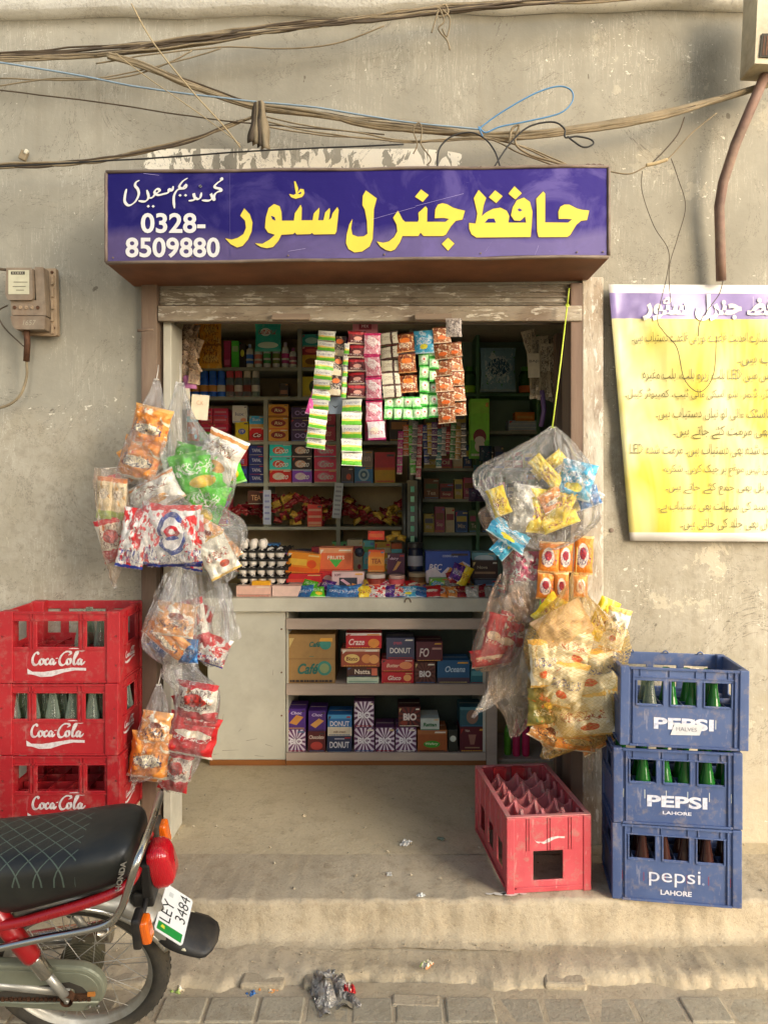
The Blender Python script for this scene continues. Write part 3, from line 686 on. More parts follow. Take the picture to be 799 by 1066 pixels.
# ------------------------------------------------------------ cartons and packets
def carton(label, x0, y0, x1, y1, d, dep, base, ops=(), z=None, name='carton', cat='box', group=None, yaw=0.0, roll=0.0, rough=.45):
    c = P((x0+x1)/2, y1, d); w = L(x1-x0, d); h = L(y1-y0, d)
    if z is not None: c.z = z
    mb = MB(); mb.rng(-w/2, w/2, 0, dep, 0, h, ink(base, rough))
    y = -.0008
    for op in ops:
        k = op[0]; X = lambda u: (u-.5)*w; Z = lambda v: v*h
        if k == 'r': mb.poly([(X(op[1]), Z(op[2])), (X(op[3]), Z(op[2])), (X(op[3]), Z(op[4])), (X(op[1]), Z(op[4]))], ink(op[5], rough), y)
        elif k == 'o': mb.poly([(X(op[1])+op[3]*w*math.cos(t*math.pi/9), Z(op[2])+op[4]*h*math.sin(t*math.pi/9)) for t in range(18)], ink(op[5], rough), y)
        elif k == 'p': mb.poly([(X(a), Z(b)) for a, b in op[1]], ink(op[2], rough), y)
        elif k == 't': mb.txt(op[1], X(op[2]), Z(op[3]), op[4]*w, op[5]*h, y, ink(op[6], rough), bold=op[8] if len(op) > 8 else .02, shear=op[7] if len(op) > 7 else 0)
        elif k == 'sb':
            n = op[5]
            for i in range(n):
                a = 2*math.pi*i/n; b = a+math.pi/n; r0 = .22
                def rim(t):
                    cx, sz = math.cos(t), math.sin(t); s_ = min(.49/abs(cx) if abs(cx) > 1e-6 else 9, .49/abs(sz) if abs(sz) > 1e-6 else 9); return s_*cx, s_*sz
                q1, q2 = rim(a), rim(b)
                mb.poly([(X(.5+r0*.5*math.cos(a)), Z(.5+r0*.5*math.sin(a))), (X(.5+q1[0]), Z(.5+q1[1])), (X(.5+q2[0]), Z(.5+q2[1])), (X(.5+r0*.5*math.cos(b)), Z(.5+r0*.5*math.sin(b)))], ink(op[4], rough), y)
        y -= .0007
    hs = sum(map(ord, label)); rr_ = random.Random(hs)
    if w > .05 and ops:
        X = lambda u: (u-.5)*w; Z = lambda v: v*h; fx = lambda: rr_.choice(('e8e0cc', 'c8b070', '3a3030', 'd8a040', 'a83028', '4a6a90'))
        u = .06; c1 = fx()
        while u < .9:
            q = rr_.uniform(.03, .10); mb.poly([(X(u), Z(.035)), (X(u+q*.8), Z(.035)), (X(u+q*.8), Z(.075)), (X(u), Z(.075))], ink(c1, rough), y-.0002); u += q
        c2 = fx(); a0 = rr_.uniform(.55, .8); mb.poly([(X(a0), Z(.86)), (X(.95), Z(.86)), (X(.95), Z(.93)), (X(a0+.03), Z(.93))], ink(c2, rough), y-.0004)
        if rr_.random() < .5: mb.poly([(X(.04), Z(.93)), (X(.04), Z(.72)), (X(.15), Z(.93))], ink(fx(), rough), y-.0006)
        # closing flap line and tape on top
        mb.rng(-w*.46, w*.46, dep*.48, dep*.52, h-.0002, h+.0006, ink('c8bfa4', rough))
    mb.poly([(-w/2*.9, h*.2), (w/2*.9, h*.2), (w/2*.9, h*.24), (-w/2*.9, h*.24)], ink(base, rough), .0-.0004) if False else None
    o = mb.build(name, loc=c, rot=(0, roll, yaw), bevel=min(.003, w*.04, h*.04), seg=2)
    return tag(o, label, cat, group)

def pillow(mb, w, h, t, mats, nx=10, nz=12, crimp=.06, seed=0, bend=0.0, wr=.12):
    """snack pack: two puffed sheets meeting in crimped ends"""
    for side in (-1, 1):
        vs = []; us = []; fs = []
        for i in range(nx+1):
            for j in range(nz+1):
                u, v = i/nx, j/nz; a, b = 2*u-1, 2*v-1
                puff = (1-abs(a)**2.6)**.6 * max(0, 1-(abs(b)/(1-crimp))**4)**.55 if abs(b) < 1-crimp else 0
                q = Vector((a*2.2+seed, b*2.2*h/w, side*3.0+seed*.7)); rr = noise.noise(q*1.3)*wr+noise.noise(q*3.1)*wr*.5-abs(noise.noise(q*2.2+Vector((5, 5, 5))))*wr*1.1+wr*.2
                y = side*t/2*(puff*(1+rr*2.2)) + side*.0003 + (puff > 0)*rr*t*.15
                nar = 1-.05*(1-abs(b)**3)*0 - .07*puff*(1-abs(a))*0
                x = a*w/2*(1-.07*max(0, 1-(b)**4)); z = b*h/2
                x += w*.03*noise.noise(Vector((b*3, seed, 1))); y += bend*(b*b)*h
                vs.append((x, y, z)); us.append((u, v) if side < 0 else (1-u, v))
        for i in range(nx):
            for j in range(nz):
                a = i*(nz+1)+j; f = (a, a+nz+1, a+nz+2, a+1); fs.append(f if side < 0 else tuple(reversed(f)))
        mb.add(vs, fs, mats, True, us)
    return mb

F_ = printed
FM = dict(
 kurk=F_('orange_snack_film', 'e9923a', [(0, .07, 'f3e3c8'), (.93, 1, 'f0b060')], [('f7e6c4', 3.5, .57), ('d85a20', 5, .62)], ('f4e4c0', .5, .42, .36, .13), None, ('2b2350', .3, .58, 9), metal=.15),
 kurk2=F_('orange_cream_film', 'e8a25a', [(0, .06, 'f3e3c8')], [('f6ead2', 4, .52), ('c8502a', 6, .63)], ('8a3a20', .5, .6, .2, .1), None, ('3a2048', .2, .5, 8), metal=.15),
 green=F_('bright_green_film', '54c81e', [(0, .05, 'b6e89a')], [('8be04a', 3, .58), ('1f8f10', 5, .62)], ('f2c62e', .6, .26, .26, .14), None, ('e8f4d8', .45, .75, 5), metal=.2),
 white=F_('white_snack_film', 'e4ddcc', [(0, .06, 'd8c09a'), (.86, .94, 'cf8a4a')], [('cdbf9c', 4, .6), ('7a9a58', 6, .66)], ('e0a040', .5, .3, .25, .12), None, ('8a4a30', .55, .75, 6), metal=.1),
 cream=F_('cream_green_film', 'e6d8b4', [(0, .2, 'a8c060'), (.9, 1, 'd07a3a')], [('e6b04c', 4, .58)], ('e9e2cf', .5, .6, .3, .12), None, ('5a3a20', .5, .8, 7)),
 redw=F_('red_white_striped_film', 'e9e2d8', [(0, .05, '2b3f9a')], [('d82c28', 3.2, .50), ('c01c20', 6, .58)], None, None, ('303a80', .1, .3, 9), metal=.1),
 crest=F_('red_white_crest_film', 'ece4da', [(0, .06, '2b3f9a'), (.93, 1, 'd03a30')], [('dd3a30', 3.6, .60)], ('2b3f8c', .5, .56, .30, .34), ('f0e8e0', .5, .56, .22, .26), ('8a8a98', .07, .22, 9), metal=.05, more=(('c8202c', .5, .60, .14, .10), ('2b3f8c', .5, .49, .12, .035), ('f0e8e0', .5, .60, .05, .05))),
 red=F_('red_snack_film', 'c41f22', [(0, .06, 'e8d8c8')], [('8c1014', 4, .6), ('e8a030', 5, .66)], ('f0e2c8', .5, .55, .38, .09), None, ('f4ece0', .38, .5, 8), metal=.2),
 redtext=F_('red_cream_film', 'dcd2c0', [(.0, .3, 'c02428'), (.88, 1, 'c02428')], [('d8742a', 4, .6)], ('d03a2a', .5, .6, .3, .16), None, ('5a2a28', .35, .85, 7), metal=.1),
 yellow=F_('yellow_snack_film', 'f2cf1c', [(0, .05, 'f6e070')], [('e88a1a', 4, .64), ('f8e870', 3, .56)], None, None, ('9a3a18', .3, .6, 6), metal=.15),
 cyan=F_('cyan_snack_film', '4fb4d8', [(0, .05, 'c8e4ee')], [('d4ecf4', 3.5, .54), ('1f5ea8', 5, .61)], ('f0e23a', .5, .3, .2, .12), None, ('f4f4f4', .4, .7, 6), metal=.2),
 silver=F_('silver_snack_film', 'b8b4a8', [], [('e8e4d6', 4, .55), ('d8b060', 5, .66)], None, None, None, rough=.22, metal=.55, crinkle=.9),
 cream2=F_('cream_orange_film', 'f0e8d0', [(0, .05, 'e8b858'), (.9, 1, 'e8b858')], [('ecc070', 3.4, .64), ('c85a2a', 6, .66)], ('f4ecd4', .5, .5, .32, .2), ('d8542c', .42, .3, .14, .08), ('4a52a0', .45, .62, 7)),
 cream3=F_('cream_blue_film', 'f0e8d2', [(0, .05, 'e8c068'), (.9, 1, 'e8c068')], [('ecc478', 3.0, .65), ('4a60b0', 5, .69)], ('f4ecd8', .5, .42, .32, .2), ('c8502a', .6, .25, .16, .08), ('b04828', .4, .6, 7)),
 olive=F_('olive_snack_film', '8a7f38', [(0, .05, 'c0a050')], [('d8702a', 4, .56), ('5a6a30', 5, .6)], ('f0d040', .5, .6, .14, .1), None, ('f0e8d0', .3, .45, 8)),
 orange=F_('orange_strip_film', 'e8862c', [(0, .05, 'f0c080'), (.95, 1, 'f0c080')], [('d2541c', 5, .64)], ('e8d4c4', .45, .5, .3, .32), ('b02820', .45, .55, .18, .16), ('3a2a60', .25, .7, 9), metal=.2),
 pink=F_('pink_silver_film', 'd84a72', [(0, .05, 'f0d0d8')], [('e8dcd8', 3.6, .50), ('7a2030', 6, .6)], None, None, None, metal=.3, rough=.25),
 blue=F_('blue_snack_film', '2f6aa8', [(0, .05, 'c8d4e4')], [('5a9ad0', 3.6, .55), ('c83a30', 6, .66)], None, None, ('f0f0f0', .4, .6, 8), metal=.2),
 kraft=F_('beige_paper', 'd0b08a', [], [('dcc09c', 2.5, .55)], None, None, None, rough=.7, crinkle=.4),
 purple=F_('purple_candy_film', '4a1f78', [(0, .06, 'b8a0d0')], [('d8a030', 5, .6), ('8a40a8', 4, .55)], None, None, ('f0e8f0', .35, .65, 8), metal=.2),
 dkred=F_('dark_red_candy_film', '94202a', [(0, .06, 'd06050')], [('4a1014', 5, .58), ('e06048', 7, .62)], None, None, ('e8c8a0', .4, .6, 9), metal=.3, rough=.25),
 gold=F_('gold_candy_film', 'e0b848', [(0, .06, 'e8d080')], [('8a3a18', 6, .6)], None, None, ('3a1a10', .35, .65, 9), metal=.4, rough=.25),
)
SACH = dict(
 greenw=F_('green_white_sachet', 'd6d2c4', [(.05, .36, '5fb32a'), (.36, .50, 'd8cc50')], [('e6cf8a', 6, .66)], ('f0c060', .3, .45, .14, .1), None, ('5a5a78', .62, .82, 10), metal=.05),
 magenta=F_('magenta_sachet', 'd8509a', [(0, .08, 'f0c0d8')], [('f0b0d0', 5, .6)], None, None, None),
 coffee=F_('coffee_sachet', '3a221c', [(0, .3, 'd8c8a8')], [('c8b090', 5, .58)], ('e0702c', .6, .72, .26, .13), None, ('d8d0c0', .3, .6, 9)),
 dred=F_('dark_red_sachet', '5a1218', [(0, .1, 'd8c0a8'), (.72, .9, 'b02028')], [('8c1c22', 5, .58)], ('d8a090', .55, .42, .24, .15), None, ('f0e0d8', .16, .28, 10), metal=.15),
 pink=F_('pink_sachet', 'e29aa6', [(0, .06, 'c81e62'), (.9, 1, 'c81e62')], [('f4e0e0', 4, .52), ('c83060', 7, .64)], ('f4e6e2', .5, .6, .34, .2), None, ('a82840', .25, .75, 9)),
 white=F_('white_pink_sachet', 'f0e2e2', [(0, .1, 'd8408a')], [('e8a0b8', 5, .6)], ('f6e8ce', .4, .5, .26, .2), None, ('c84a70', .3, .5, 9)),
 wbrown=F_('white_brown_sachet', 'c4bda4', [(0, .10, '4a2418'), (.93, 1, '4a2418')], [('a89070', 5, .66)], ('3a2018', .66, .5, .07, .6), None, ('6a4a3a', .4, .7, 10)),
 caramel=F_('caramel_sachet', '94481a', [(0, .05, 'e0a060'), (.92, 1, '4a1c0c')], [('ecc080', 5, .54), ('5c200c', 6, .58)], ('e87a24', .5, .6, .3, .14), None, ('f6e8cc', .2, .5, 9), metal=.1),
 mint=F_('mint_green_sachet', 'a8d89c', [(0, .13, '2fa82c'), (.90, 1, '2fa82c')], [('9ae08c', 5, .58)], ('f0ead8', .5, .52, .3, .28), ('d84a40', .55, .55, .10, .09), ('5a9a40', .3, .5, 9)),
 biscuit=F_('biscuit_sachet', 'a8683a', [(0, .06, 'd8c0a0'), (.93, 1, '6a3010')], [('e8d4b4', 5, .53), ('7a2c10', 6, .56)], ('e86c28', .5, .34, .26, .12), None, ('6a2a18', .6, .8, 9), metal=.1),
)
def strip(label, pts, width, n, style, d=3.16, cross=1, group='sachet strips hung from the lintel', yoff=0, name='sachet_strip'):
    """a hanging strip of n sachets; each sachet is a part"""
    a = P(*pts[0], d); b = P(*pts[1], d); root = thing(name, label, 'sachet strip', a, group=group)
    w = L(width*1.13, d); ln = (b-a).length/n; dirv = (b-a).normalized(); ang = math.atan2(dirv.x, -dirv.z)
    mb = MB(); pillow(mb, w, ln*.985, min(.012, ln*.3), SACH[style], 6, 6, .12, rnd.uniform(0, 50)); o = None
    mb2 = MB(); pillow(mb2, w, ln*.985, min(.010, ln*.3), SACH[style], 6, 6, .12, rnd.uniform(0, 50)); o2 = None
    for i in range(n):
        t = (i+.5)*ln; p = dirv*t
        if i == 0: o = mb.build('sachet', root); q = o
        elif i == 1: o2 = mb2.build('sachet', root); q = o2
        else: q = (o if rnd.random() < .5 else o2).copy(); COL.objects.link(q); q.parent = root
        q.location = (p.x+rnd.uniform(-.0015, .0015), .012*math.sin(i*1.3+width)+yoff, p.z); q.rotation_euler = (rnd.uniform(-.26, .26), -ang+rnd.uniform(-.05, .05), rnd.uniform(-.42, .42))
    return root

GAIN = 2.9
# ------------------------------------------------------------ back shelving
DSH = 4.9; SD = .34
ys = DSH-CD  # y of shelf fronts
Zs = lambda py: P(0, py, DSH).z
bsf = thing('shelf_unit', 'grey green wooden shelving across the back wall filled with goods', 'shelving', (0, 0, 0))
boards = {}
for py, xa, xb in ((339, 190, 430), (384, 190, 430), (414.5, 190, 430), (461, 190, 430), (504.5, 190, 430), (550, 190, 430), (597, 190, 430)):
    m = MB(); m.rng(P(xa, 0, DSH).x, P(xb, 0, DSH).x, ys, ys+SD, Zs(py)-.011, Zs(py)+.011, M_shelf); m.build('shelf', bsf, bevel=.002); boards[py] = Zs(py)+.0115
for px, pa, pb in ((312, 330, 414.5), (276.5, 414.5, 550), (352, 414.5, 600), (192, 330, 600), (428, 330, 600)):
    m = MB(); m.rng(P(px, 0, DSH).x-.014, P(px, 0, DSH).x+.014, ys-.003, ys+SD, Zs(pb), Zs(pa), M_shelf); m.build('divider', bsf, bevel=.002)
m = MB(); m.rng(P(190, 0, DSH).x, P(430, 0, DSH).x, ys+SD+.001, ys+SD+.02, 0, Zs(326), M_shelfback); m.build('backboard', bsf)
zA, zB, zC, zD, zE = boards[384], boards[414.5], boards[461], boards[504.5], boards[550]
rsf = thing('shelf_unit', 'dark green metal shelving in the right back corner of the shop', 'shelving', (0, 0, 0))
DR = 5.1; yr = DR-CD; ZR = lambda py: P(0, py, DR).z; rb = {}
for py in (411, 450, 489, 521, 556):
    m = MB(); m.rng(P(434, 0, DR).x, P(600, 0, DR).x, yr, yr+.24, ZR(py)-.01, ZR(py)+.01, M_green if py < 440 else M_shelf); m.build('shelf', rsf, bevel=.002); rb[py] = ZR(py)+.0105
for px in (436, 497, 560, 600):
    m = MB(); m.rng(P(px, 0, DR).x-.012, P(px, 0, DR).x+.012, yr-.003, yr+.24, ZR(600), ZR(325), M_green); m.build('divider', rsf, bevel=.002)
m = MB(); m.rng(P(434, 0, DR).x, P(600, 0, DR).x, yr+.2405, yr+.245, 0, ZR(325), pm('dull_green_board', '8aa48e', .6, var=.2, scale=5)); m.build('backboard', rsf)

def oval(c, u=.5, v=.5, a=.3, b=.25): return ('o', u, v, a, b, c)
DD = DSH+.02
def G(desc, where, x0, y0, x1, y1, base, ops=(), z=None, d=DD, dep=.14, **k):
    return carton(f'{desc} {where}', x0, y0, x1, y1, d, dep, base, ops, z, **k)
W1_ = 'on the top left back shelf'; 
G('maroon book-like box beside the green one', W1_, 233, 355, 240, 383, '7a2446', [('r', .1, .1, .9, .3, 'b05078')], zA)
G('bright green box', W1_, 241, 355, 248.5, 383, '3f9a34', [('r', .1, .6, .9, .8, 'a8d89a')], zA)
G('near black box', W1_, 249, 358, 255.5, 383, '201c1c', [oval('8a8a30', .5, .6, .3, .15)], zA)
for i, px in enumerate((256, 265, 274, 283.5, 293, 301)):   # shampoo bottles
    m = MB(); d = DD+.01; w = L(7.6, d); h = L((25 if i < 2 else 27) - (i == 5)*6, d)
    m.lathe([(w*.42, 0), (w*.5, h*.06), (w*.5, h*.62), (w*.42, h*.76), (w*.2, h*.82)], ink('dcdcd8', .3), 14)
    m.lathe([(w*.22, h*.80), (w*.22, h*.97), (0, h)], ink(('8fa8c8', 'c8c8c8', '2a2a2a', '2a2a2a', 'e0d0e0', '6a3a5a')[i], .3), 12)
    lc = ('2f5a9a', 'b06a60', '2a6a3a', '4a5a2a', '7a2a5a', '6a3a4a')[i]
    m.lathe([(w*.505, h*.16), (w*.51, h*.2), (w*.51, h*.5), (w*.505, h*.54)], ink(lc, .35), 14)
    m.lathe([(w*.515, h*.28), (w*.515, h*.36)], ink('e6e2da', .35), 14)
    p = P(px+4, 384, d); p.z = zA
    tag(m.build('shampoo_bottle', loc=p), f"white plastic bottle with {('blue', 'salmon', 'green', 'olive', 'plum', 'brownish')[i]} label on the top left back shelf", 'bottle', 'shampoo bottles on the back shelf')
m = MB(); w, h = L(28, 4.6), L(32, 4.6); pillow(m, w, h, .03, F_('teal_detergent_film', '2cb8a8', [(.0, .06, '50c0a8'), (.9, 1, '50c0a8')], [('60c8b0', 4, .62)], ('e6efe6', .42, .62, .2, .13), ('d8efd8', .5, .2, .4, .1), ('c03a3a', .55, .7, 6)))
tag(m.build('detergent_pack', loc=P(279, 350, 4.6)), 'teal detergent pack hanging in front of the top shelf', 'packet')
for k, (x0, x1, c, cc) in enumerate(((207, 231, 'c88a24', 'e8b850'), (196, 207, 'b87a30', 'd8b070'))):
    m = MB(); w, h = L(x1-x0, 4.0), L(51 if k == 0 else 44, 4.0); pillow(m, w, h, .012, F_('amber_sheet_film%d' % k, gh(c, 1.5), [(.45, .5, 'a86a18')], [(cc, 4, .55), ('a85a14', 6, .62)], (cc, .5, .78, .3, .08), (cc, .5, .2, .34, .08), ('8a3a10', .1, .9, 8)), wr=.3)
    tag(m.build('sachet_sheet', loc=P((x0+x1)/2, 358 if k == 0 else 355, 4.0)), ('wide' if k == 0 else 'narrow')+' amber sachet sheet hanging at upper left of the shop window', 'sachet sheet')
# bunch of brown pouches
root = thing('pouch_bunch', 'bunch of crumpled brown pouches hanging inside the left jamb', 'pouches', P(199, 338, 3.36))
mbr = F_('brown_pouch_film', '907458', [(0, .06, 'a08a6a')], [('9a8468', 4, .5), ('4a3020', 6, .56)], None, None, ('3a2a20', .2, .8, 8), metal=.25)
for k in range(16):
    m = MB(); pillow(m, .055, .075, .014, mbr, 6, 6, .1, k*3.1, wr=.5)
    m.build('pouch', root, loc=(rnd.uniform(-.028, .035)+k*.0009-.01, rnd.uniform(-.02, .02), -.02-k*.0155), rot=(rnd.uniform(-.5, .5), rnd.uniform(-.6, .6), rnd.uniform(-.5, .5)))
m = MB(); pillow(m, .065, .06, .02, ink('7a4a6a'), 6, 6, .1, 5); m.build('pouch', root, loc=(-.004, -.01, -.262))
m = MB(); m.box((0, 0, 0), (L(18, 3.3), .003, L(26, 3.3)), ink('d8ccb0')); m.txt('C.K', 0, .02, .03, .018, -.003, ink('8a6a50'))
tag(m.build('hanging_card', loc=P(208, 424, 3.3), rot=(0, .08, 0)), 'cream card hanging below the brown pouches', 'card')
m = MB(); m.box((0, 0, 0), (L(16, 3.35), .003, L(24, 3.35)), ink('d2cab6')); tag(m.build('hanging_card', loc=P(190, 414, 3.35), rot=(0, -.05, 0)), 'plain pale card tucked behind the cream card at the left jamb', 'card')
# right-hand column by the divider
WQ = 'in the narrow stack right of the shampoo bottles'
for k, (y0, y1, c, c2, nm) in enumerate(((348, 361, '1c6a68', 'a8d0c8', 'teal box'), (361, 369.5, '6a1a24', 'c05a50', 'maroon box'), (369.5, 383, 'b8962c', '5a3a14', 'mustard box'))):
    G(nm, WQ, 314.5, y0, 334, y1, c, [oval(c2, .5, .5, .35, .25)], None, d=DD)
G('yellow box', 'standing right of the divider below the narrow stack', 315, 392, 334, 413, 'b8a82c', [oval('2a3a20', .55, .5, .2, .3)], zB)
G('small dark box', 'alone beside the row of blue capped jars', 291, 399, 300, 413, '2c2620', [('r', .1, .2, .9, .5, '6a4a38')], zB, dep=.06)
G('dark red strip of boxes', 'under the shop lintel at the upper left', 234, 326, 262, 338, '5a2018', [('t', 'COFFEE', .5, .5, .7, .4, 'c89a70')], Zs(339)+.012)
# jars with coloured lids
for i in range(9):
    m = MB(); d = DD; w = L(8.6, d)*.5; h = L(28, d); blue = i < 4 or i == 4
    body = glass('jar_glass', 'b8c4c0', .3)
    cont = ink(('7a5a34', '8a6236', '7a5a34', '6a5038', 'b8b8b0', '9a3a30', 'a84a34', '8a3a30', '7a8a60')[i])
    m.lathe([(w*.9, .001), (w*.93, h*.05), (w*.93, h*.32)], cont, 14); m.lathe([(w*.99, 0), (w, h*.05), (w, h*.6), (w*.8, h*.72)], body if i > 4 else ink('27509a', .2), 14)
    m.lathe([(w*.86, h*.7), (w*.88, h*.72), (w*.86, h*.94), (w*.3, h*.97), (0, h*.97)], ink('2c62b8' if blue else ('b04a50' if i < 7 else 'b8b0a0'), .3), 14)
    m.lathe([(w*1.01, h*.18), (w*1.01, h*.42)], ink('c08a40' if i < 4 else ('5a2a20' if i % 2 else 'c8c0b0')), 14)
    p = P(195+i*8.9, 414, d); p.z = zB
    nm = ('first', 'second', 'third', 'fourth', 'fifth', 'sixth', 'seventh', 'eighth', 'ninth')[i]
    tag(m.build('jar', loc=p), f"{'blue' if blue else 'clear red-filled'} jar, {nm} from the left on the second back shelf", 'jar', 'row of jars on the back shelf')
# shelf C
WC = 'on the third back shelf'
k = 0
for x0, x1 in ((208, 221), (222, 237)):
    for j, (y0, y1) in enumerate(((425, 433), (433.5, 441), (441.5, 450))):
        if x0 > 210: y0 += 0
        G(('left' if x0 < 215 else 'right')+' stack pink box, '+('top', 'middle', 'lower')[j]+' of the red-pink pile', WC, x0, y0, x1, y1, ('c03a58', 'c84a5a', 'b02c48')[j], [('r', .1, .4, .9, .6, 'e8a0a8')], None, group='pink boxes piled on the third shelf')
G('lime green carton under the pink pile', WC, 208, 450.5, 222, 461, '4a9a34', [('r', .1, .3, .9, .7, 'b0d880')], zC)
G('red carton at the foot of the right pink pile', WC, 222.5, 450.5, 237, 461, 'b82c40', [('r', .1, .3, .9, .7, 'e8a0a8')], zC)
G('white box with grey print standing above the yellow one', WC, 242, 422, 257, 440, 'c8c4bc', [('t', 'lux', .5, .5, .6, .2, '5a5a68'), oval('c08060', .75, .15, .2, .12)], None, yaw=.1)
G('yellow box with blue mark', WC, 245, 440.5, 258.5, 461, 'd8c02c', [oval('2a3a7a', .5, .5, .28, .14), ('t', '19', .5, .5, .3, .16, 'e8e0d0')], zC)
G('sky blue picture box above the red one', WC, 259.5, 433, 275.5, 446, '3a8ab0', [('r', 0, 0, 1, .35, 'c89a50'), ('t', 'Sun', .45, .72, .5, .25, 'e8f0f0')], None)
G('red box with white script', WC, 259.5, 446.5, 275.5, 461, 'b81c24', [oval('5a1010', .5, .4, .35, .2), ('t', 'Co', .5, .45, .5, .3, 'f0e0d8', .4)], zC)
for j in range(3):
    G(('topmost', 'middle', 'lowest')[j]+' ochre box with maroon oval', WC, 279.5, 421+j*13.4, 300, 433.6+j*13.4, 'b88430', [oval('5a1c18', .5, .52, .38, .3), ('t', 'Rio', .5, .52, .4, .26, 'f0dca0', .2), ('r', 0, 0, 1, .1, '8a5018')], None if j < 2 else zC, group='ochre boxes in a stack of three')
for j in range(3):
    G(('topmost', 'middle', 'lowest')[j]+' dark purple box speckled with print', WC, 303, 424+j*12.4, 322, 435.8+j*12.4, '2a1a38', [('t', 'OO', .5, .5, .6, .4, '6a5a80')], None if j < 2 else zC, group='dark purple boxes in a stack')
for j in range(2):
    G(('upper', 'lower')[j]+' plum carton between the hanging strips', WC, 329, 426+j*18, 349, 443.5+j*18, '7a2030', [('t', 'Kiss', .5, .5, .6, .4, 'c88a80', .3)], None if j < 1 else zC, group='plum cartons')
for j in range(2):
    G(('upper', 'lower')[j]+' blue-grey carton right of the second divider', WC, 355, 430+j*16, 376, 445.5+j*16, '44566e', [('r', .1, .3, .9, .6, '8aa0b8')], None if j < 1 else zC)
for j in range(3):
    G(('upper', 'middle', 'lower')[j]+' pink carton near the shelf end', WC, 380, 428+j*11, 402, 438.6+j*11, ('8a2a48', '983250', 'c84a86')[j], [('t', 'Dairy', .5, .5, .6, .4, 'f0c0d0', .2)], None if j < 2 else zC)
G('dark carton at the right end', WC, 405, 436, 425, 461, '2a2420', [('r', .1, .5, .9, .8, '6a4a2a')], zC)
# shelf D
WD = 'on the fourth back shelf'
for j in range(2):
    G(('upper', 'lower')[j]+' red and navy carton at the left', WD, 241, 468+j*18, 257.5, 485.5+j*18, ('7a1c28', '1c2350')[j], [('r', .05, .55, .95, .85, 'b03038' if j == 0 else '2c3a7a'), ('t', 'FINE', .5, .3, .6, .25, '8a9ac8')], None if j < 1 else zD)
for j in range(4):
    G(('topmost', 'second', 'third', 'lowest')[j]+' navy box with white lettering', WD, 259, 464+j*10.2, 275, 473.8+j*10.2, '182050', [('t', 'TAPAL', .5, .5, .6, .35, 'c8cce0')], None if j < 3 else zD, group='navy boxes in a stack of four')
for (x0, x1, rows) in ((280.5, 303, (('1fa8a0', 'teal', 'e0704a'), ('2a9a94', 'darker teal', 'c84a3a'), ('b82420', 'red', 'f0d8c0'))), (304, 324.5, (('1a1214', 'black upper', 'c09a80'), ('1a1214', 'black lower', 'c09a80'), ('5a2c80', 'violet', 'e8c8e0'))), (327, 350, (('a82448', 'crimson upper', 'e890a8'), ('b82c50', 'crimson middle', 'e890a8'), ('b02448', 'crimson lower', 'f0a0b0')))):
    for j, (c, nm, c2) in enumerate(rows):
        y0 = 462+j*14.1
        G(nm+' cake box with looping script', WD, x0, y0, x1, y0+13.7, c, [oval(c2, .42, .5, .28, .28), ('t', 'Coco', .56, .5, .62, .45, 'f4ece4', .4), ('r', 0, 0, 1, .08, 'e8d8c8')], None if j < 2 else zD, group='cake boxes stacked in threes')
G('dark speckled box', WD, 355, 488, 368, 504, '3a3030', [oval('c8502c', .6, .4, .2, .2)], zD)
G('blue box with pale ring', WD, 369, 487, 388, 504, '2a5a80', [oval('a8c8d8', .5, .5, .3, .38), oval('2a4a60', .5, .5, .2, .25), oval('c8d8d8', .5, .5, .1, .12)], zD)
G('grey box resting above the blue ring box', WD, 371, 469, 388, 486.5, '6a605c', [('t', 'men', .5, .5, .7, .3, 'b8a8a0')], None)
G('yellow and maroon box', WD, 390, 472, 411, 504, '8a2a30', [('r', 0, 0, 1, .42, 'd8a828'), ('r', 0, .42, 1, .5, 'b05020')], zD)
# shelf E heap of dark red packets, individually
pk = []
for s_ in range(4):
    m = MB(); pillow(m, .052, .036, .02, FM['dkred' if s_ < 3 else 'gold'], 6, 5, .1, s_*7.7, wr=.4); pk.append(m)
protos = []
def heap(x0, x1, base_z, d, hmax, n, group, label, shape, kinds, sc=1.0):
    for i in range(n):
        t = rnd.random(); px = x0+(x1-x0)*t; hh = hmax*shape(t)*math.sqrt(rnd.random())
        kd = rnd.choice(kinds)
        while len(protos) <= kd: protos.append(None)
        if protos[kd] is None: o = protos[kd] = pk[kd].build('candy_packet')
        else: o = protos[kd].copy(); COL.objects.link(o)
        p = P(px, 0, d); o.location = (p.x, d-CD+rnd.uniform(.0, .10)-.02*(1-hh/max(hmax, .001)), base_z+.014+hh); o.rotation_euler = (rnd.uniform(-.8, .8), rnd.uniform(-.7, .7), rnd.uniform(-.6, .6)); o.scale = (sc,)*3
        tag(o, label, 'candy packet', group)
HL = 'small dark red or gold wrapped sweet packet heaped on the fifth back shelf'
heap(243, 272, zE, DD+.04,  .17, 34, 'dark sweet packets heaped on the fifth shelf', HL, lambda t: .6+.4*t, (0, 1, 2))
heap(283, 349, zE, DD+.04, .21, 80, 'dark sweet packets heaped on the fifth shelf', HL, lambda t: 1-.3*t, (0, 1, 2, 2, 3, 3), 1.2)
heap(357, 424, zE, DD+.04, .19, 70, 'dark sweet packets heaped on the fifth shelf', HL, lambda t: 1-.55*math.sin(t*3.1), (0, 1, 2, 3), 1.2)
G('red lettered carton standing in the sweet heap', 'on the fifth back shelf', 320, 526, 335, 549, 'a02c24', [('r', .05, .1, .95, .22, 'e0a080'), ('r', .05, .4, .95, .5, 'e0a080'), ('r', .05, .7, .95, .8, 'e0a080')], zE, d=DD-.02)
G('dark tea carton standing behind sweets', 'at the left of the fifth back shelf', 258, 511, 275, 525, '3a2018', [('t', 'TEA', .5, .5, .6, .4, 'b08a60')], None)
